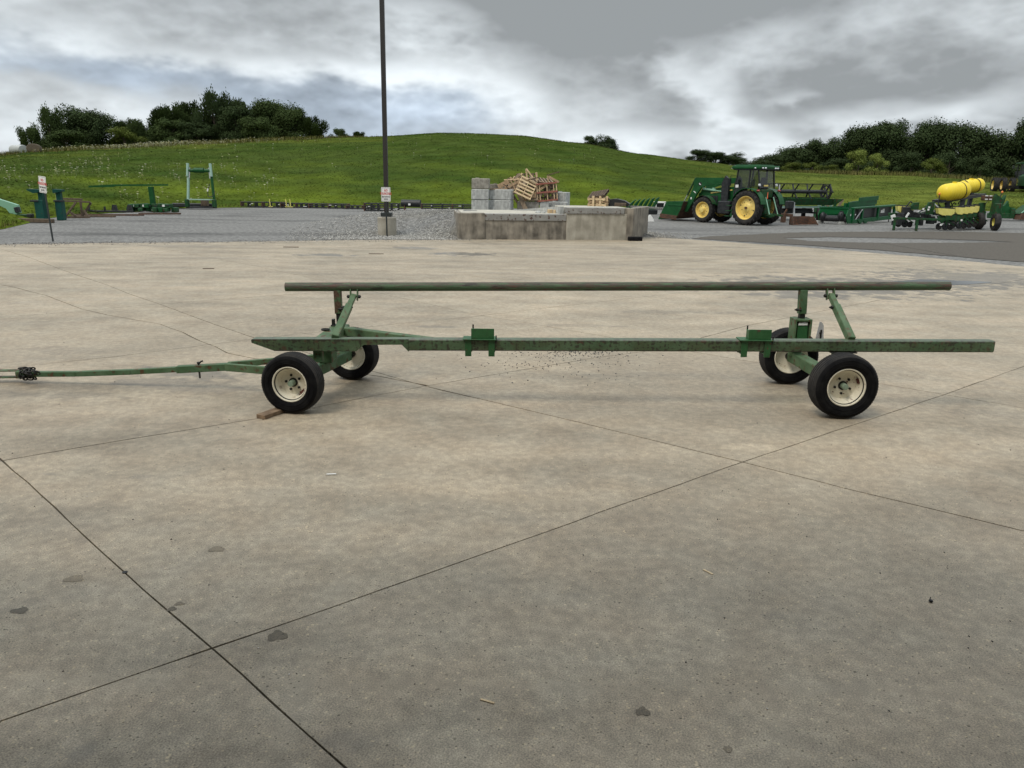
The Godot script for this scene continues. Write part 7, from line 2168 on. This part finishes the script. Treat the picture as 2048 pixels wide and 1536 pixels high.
	b = MB.new(); b.prism(PackedVector2Array([Vector2(-0.22, 0.0), Vector2(0.26, 0.0), Vector2(0.14, 0.25), Vector2(0.02, 0.42), Vector2(-0.08, 0.4), Vector2(-0.14, 0.2)]), 0.3, Transform3D(Basis.IDENTITY, V(8.9, 0.0, -51.5)))
	tag(part("plastic_sack", b, M["white_paint"], self), "white peaked plastic sack on the gravel beside the dock's end wall", "sack")

func ag_tyre_z(t: Node3D, at: Vector3, r: float, w: float):
	var wheel := part("wheel", ag_tyre(r, w, r * 0.6, 20), M["rubber_dusty"], t, Transform3D(Basis.IDENTITY, at))
	var b := MB.new()
	b.lathe([Vector2(r * 0.6, -w * 0.4), Vector2(r * 0.58, w * 0.4), Vector2(r * 0.5, 0.0), Vector2(0.0, 0.05)], Transform3D(Basis(V(0, 0, 1), V(0, 1, 0), V(-1, 0, 0)), Vector3.ZERO), 28, 0.5)
	part("rim", b, M["deere_yellow"], wheel)

# ---------------------------------------------------------------- trees and bushes
# crown in a unit box: 1 high, about 1 wide; style 0 rounded lobes, 1 upswept plumes, 2 low bush
func crown_mesh(seed_: int, style: int, leaves: int) -> Array:
	R.seed = seed_
	var b := MB.new()
	b.colored = true
	var lobes := []
	var n := 24 if style == 0 else (24 if style == 1 else 12)
	for i in n:
		var hgt := rr(0.08, 0.88)
		var wide := 0.40 * sqrt(maxf(0.05, 1.0 - pow((hgt - 0.42) / 0.6, 2.0)))
		if style == 2: wide = 0.42 * sqrt(maxf(0.05, 1.0 - pow(hgt / 1.05, 2.0)))
		var a := TAU * i / n * 2.6 + rr(-0.4, 0.4)
		var r := wide * rr(0.35, 1.0)
		lobes.append([V(cos(a) * r, hgt, sin(a) * r), rr(0.13, 0.2) * (0.9 if style == 1 else 1.0), rr(0.68, 1.32)])
	lobes.append([V(rr(-0.08, 0.08), 0.84, rr(-0.08, 0.08)), 0.15, 1.05])
	for i in leaves:
		var l: Array = lobes[R.randi_range(0, lobes.size() - 1)]
		var d := V(R.randfn(0, 1), R.randfn(0, 1), R.randfn(0, 1)).normalized()
		var q := pow(R.randf(), 0.42)
		var st := V(1, 1, 1) if style != 1 else V(0.8, 1.45, 0.8)
		var p: Vector3 = l[0] + d * l[1] * q * (1.0 + 0.35 * sin(d.x * 9.0 + d.y * 7.0 + d.z * 8.0) * 0.5) * st
		if R.randf() < 0.06: p += d * l[1] * 0.3
		if p.y < 0.02: p.y = rr(0.02, 0.12)
		var s := rr(0.009, 0.02)
		var nn := (d + V(rr(-0.9, 0.9), rr(-0.4, 1.0), rr(-0.9, 0.9))).normalized()
		var ux := nn.cross(V(rr(-1, 1), rr(-1, 1), rr(-1, 1))).normalized()
		var uy := nn.cross(ux)
		if style == 1:
			uy = (V(0.35, 1.0, 0.1) + d * 0.6).normalized()
			ux = uy.cross(nn).normalized()
		var tn: float = l[2] * rr(0.75, 1.25)
		b.tint = Color(tn, tn * rr(0.95, 1.05), tn * 0.95)
		var hx := ux * s * (1.0 if style != 1 else 0.6)
		var hy := uy * s * (0.8 if style != 1 else 1.5)
		b.tri(p - hx, p + hx * 0.3 - hy, p + hy, nn)
		b.tri(p + hx * 0.3 - hy, p + hx, p + hy, nn)
	return [b.mesh(), lobes]

func trunk_mesh(lobes: Array, h: float) -> MB:
	var b := MB.new()
	var top := V(0.0, 0.55, 0.0)
	b.tube(V(0, -0.05, 0), top, 0.028, 8, 0.012, false)
	for l in lobes:
		var s := V(0, clampf(l[0].y - 0.3, 0.1, 0.5), 0)
		b.tube(s, l[0], 0.011, 5, 0.003, false)
	return b

var crowns := []
func tree(called: String, cat: String, label: String, x: float, z: float, h: float, w: float, v: int, leaf: String, group: String, lift := 0.0):
	var t := thing(called, label, cat, V(x, land_y(x, z) - 0.1, z), rr(0, TAU), group)
	var c: Array = crowns[v]
	var xf := Transform3D(Basis.IDENTITY.scaled(V(w, h, w)), V(0, lift, 0))
	part("crown", c[0], M[leaf], t, xf)
	part("trunk", c[2], M["bark"], t, xf)

func make_trees():
	for i in 4: crowns.append(crown_mesh(700 + i, 0, 17000))
	for i in 3: crowns.append(crown_mesh(720 + i, 1, 17000))
	for i in 2: crowns.append(crown_mesh(740 + i, 2, 9000))
	for c in crowns: c.append(trunk_mesh(c[1], 1.0).mesh())
	R.seed = 4711
	var g1 := "trees on the brow of the hill"
	var L := [[-80.8, -134.0, 4.6, 4.2, 4, "leaf_mid", "thin feathery tree at the outer end of the hilltop clump beside the bales"], [-80.2, -139.0, 7.9, 5.0, 5, "leaf_mid", "feathery pale-edged tree second from the bales in the hilltop clump"], [-78.2, -145.0, 8.6, 7.6, 0, "leaf_dark", "dark round-headed tree near the bale end of the hilltop clump"], [-74.6, -143.0, 7.6, 7.0, 1, "leaf_dark", "dark broad tree beside the round-headed one in the hilltop clump"], [-76.0, -136.0, 4.2, 7.0, 7, "leaf_mid", "low bushy tree in front of the round-headed dark tree"], [-73.0, -150.0, 6.0, 4.6, 4, "leaf_mid", "slender gappy tree after the dark bale-end trees"], [-70.2, -148.0, 6.0, 4.4, 6, "leaf_mid", "slender gappy tree with sky showing through beside it"], [-68.6, -141.0, 4.6, 6.6, 8, "leaf_olive", "olive bush at the foot of the gappy slender trees"], [-66.5, -150.0, 6.6, 5.6, 5, "leaf_mid", "feathery mid-height tree where the clump begins to rise"], [-63.5, -148.0, 7.6, 6.6, 4, "leaf_mid", "plumed tree leaning over the cream flower band"], [-60.5, -151.0, 8.4, 7.0, 6, "leaf_mid", "tall plumed tree before the clump's highest crown"], [-61.5, -143.5, 5.4, 6.4, 2, "leaf_mid", "lower rounded tree in front of the plumed pair"], [-55.8, -150.0, 10.0, 7.0, 5, "leaf_dark", "highest tree of the hilltop clump, with an upswept top"], [-53.0, -153.0, 8.8, 6.6, 4, "leaf_dark", "dark tree just behind the highest one of the clump"], [-51.0, -148.0, 7.6, 6.6, 1, "leaf_dark", "rounded dark tree between the two high tops of the clump"], [-47.2, -154.0, 8.9, 7.4, 3, "leaf_mid", "second-highest tree of the clump, broad with a double top"], [-43.8, -153.0, 8.0, 6.2, 0, "leaf_mid", "rounded tree on the pole side of the double-topped tree"], [-46.5, -146.0, 5.2, 6.0, 2, "leaf_mid", "lower tree in front of the double-topped tree"], [-41.3, -152.0, 7.0, 5.4, 1, "leaf_mid", "sloping-shouldered tree near the clump's pole end"], [-38.2, -152.0, 5.0, 5.0, 6, "leaf_mid", "last full tree at the clump's pole end"], [-33.0, -152.0, 2.6, 3.6, 5, "leaf_mid", "small separate bushy tree just past the hilltop clump"], [-29.6, -152.0, 2.0, 2.8, 4, "leaf_mid", "smallest separate shrub nearest the lamp post on the brow"], [-57.5, -145.0, 4.8, 6.4, 3, "leaf_dark", "low dark tree at the foot of the clump's highest crown"], [-50.5, -158.0, 8.0, 7.0, 0, "leaf_dark", "dark tree filling the gap behind the double-topped tree"]]
	for q in L: tree("hill_tree", "tree", q[6], q[0], q[1], q[2], q[3] * 1.32, q[4], q[5], g1)
	var M2 := [[17.6, -190.0, 4.4, 4.4, 2, "smaller of two dark trees peeping over the hill's far shoulder"], [21.6, -190.0, 5.2, 6.4, 0, "larger of two dark trees peeping over the hill's far shoulder"], [51.5, -226.0, 4.8, 8.4, 1, "dark low tree at the near end of the far group above the tractor"], [57.0, -228.0, 4.6, 9.0, 3, "middle dark low tree of the far group above the tractor"], [62.5, -230.0, 4.9, 8.4, 0, "last dark low tree of the far group above the tractor"]]
	for q in M2:
		tree("far_tree", "tree", q[5], q[0], q[1], q[2] * 0.85, q[3], q[4], "leaf_dark", "far trees beyond the slope", 1.2 if q[0] < 30.0 else 3.0)
	var names := ["lowest tree at the thin end of the wood behind the tractor", "second low tree from the thin end of the wood", "rounded tree where the wood starts to rise behind the reel", "dark tree above the hedge behind the reel", "knobbly-topped tree above the pale green bush", "tall tree with a pointed top above the pale green bush", "broad tree behind the pale green bush", "dark tree between the pointed tree and the planter's tanks", "tree with sky gaps above the middle of the wood", "tall dark tree right above the planter's hoppers", "broad-topped tree above the yellow tanks", "lower tree in a dip of the wood's skyline", "high tree above the second yellow tank", "highest rounded tree of the wood beside the big tractor", "tall tree behind the big tractor's cab", "outermost tree of the wood at the frame's edge"]
	var g3 := "trees of the wood behind the machines"
	for i in 16:
		var f := i / 15.0
		var x := lerpf(60.5, 116.0, f) + rr(-0.8, 0.8)
		var z := lerpf(-196.0, -168.0, f) + rr(-2.5, 2.5)
		var hs := [4.6, 6.2, 7.4, 8.8, 9.8, 11.6, 12.0, 13.2, 13.0, 12.6, 12.2, 11.6, 12.2, 15.0, 15.2, 14.6]
		tree("wood_tree", "tree", names[i], x, z, hs[i] + rr(-0.4, 0.4), 9.6 + f * 2.4 + rr(-0.6, 1.2), [0, 3, 1, 2][i % 4], "leaf_dark", g3)
	var back := ["dark tree filling the second row near the thin end of the wood", "dark tree in the second row behind the hedge", "dark tree in the second row behind the pointed tree", "dark tree in the second row behind the pale green bush", "dark tree in the second row above the hoppers", "dark tree in the second row above the first tank", "dark tree in the second row above the second tank", "dark tree in the second row behind the big tractor"]
	for i in 8:
		var f := i / 7.0
		tree("wood_tree", "tree", back[i], lerpf(70.0, 122.0, f), lerpf(-206.0, -182.0, f), lerpf(8.0, 12.5, f), 9.5, i % 4, "leaf_dark", g3)
	var front := ["low dark undergrowth tree at the wood's edge behind the reel", "low dark undergrowth tree beside the pale green bush", "low dark undergrowth tree between the two lighter bushes", "low dark undergrowth tree behind the olive bush", "low dark undergrowth tree above the tanks", "low dark undergrowth tree beside the big tractor's wheels", "low dark undergrowth tree behind the big tractor"]
	for i in 7:
		var f := i / 6.0
		tree("undergrowth", "tree", front[i], lerpf(72.0, 108.0, f) + rr(-1, 1), lerpf(-178.0, -156.0, f), rr(4.0, 6.0), 8.0, 7 + i % 2, "leaf_dark", "undergrowth along the wood")
	var bs := [[59.8, -173.0, 2.7, 5.2, 7, "leaf_olive", "olive hedge bush nearest the tractor roof"], [63.6, -171.0, 2.8, 5.4, 8, "leaf_olive", "middle olive hedge bush behind the reel"], [67.2, -169.0, 2.4, 4.6, 7, "leaf_olive", "olive hedge bush next to the pale green bush"], [70.6, -164.5, 5.2, 6.0, 7, "leaf_light", "pale yellow-green bush standing out before the dark wood"], [74.2, -164.0, 4.6, 4.8, 8, "leaf_light", "smaller pale yellow-green bush joined to the bigger one"], [82.8, -159.0, 4.0, 6.0, 8, "leaf_olive", "single olive bush before the wood above the planter's hoppers"]]
	for q in bs: tree("bush", "bush", q[6], q[0], q[1], q[2], q[3], q[4], q[5], "lighter bushes before the wood")

func _ready():
	R.seed = 20240817
	var cam := Camera3D.new()
	cam.name = "camera"
	cam.fov = 53.08
	cam.near = 0.05
	cam.far = 9000.0
	add_child(cam)
	cam.position = Vector3(0, 2.5, 0)
	cam.basis = Basis(Vector3.RIGHT, deg_to_rad(-14.85)) * Basis(Vector3.BACK, deg_to_rad(0.8))
	cam.current = true
	var env := Environment.new()
	env.background_mode = Environment.BG_SKY
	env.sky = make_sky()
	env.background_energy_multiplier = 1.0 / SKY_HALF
	env.tonemap_mode = Environment.TONE_MAPPER_LINEAR
	env.tonemap_exposure = 1.1
	env.sdfgi_enabled = true
	env.ssao_enabled = true
	env.ssil_enabled = true
	var we := WorldEnvironment.new()
	we.name = "world_environment"
	we.environment = env
	add_child(we)
	var sun := DirectionalLight3D.new()
	sun.name = "sun"
	sun.light_color = Color(1.0, 0.96, 0.9)
	sun.light_energy = 0.5
	sun.light_angular_distance = 18.0
	sun.shadow_enabled = true
	add_child(sun)
	sun.look_at_from_position(Vector3(-0.4, 0.8, 0.4), Vector3.ZERO, Vector3.UP)
	make_materials()
	make_ground()
	make_yard()
	make_hill()
	var bp := mat("beam_paint", Color.WHITE, 0.5, 0.0, long_tex(301, 2048, 64, beam_look))
	bp.uv1_triplanar = false
	var pp := mat("pipe_paint", Color.WHITE, 0.65, 0.0, long_tex(311, 2048, 64, pipe_look))
	pp.uv1_triplanar = false
	make_added_workshop()
	make_trailer()
	make_dock()
	make_blocks()
	make_pallets()
	make_poles()
	make_left_row()
	make_tractor()
	make_machines()
	make_trees()
	make_small()
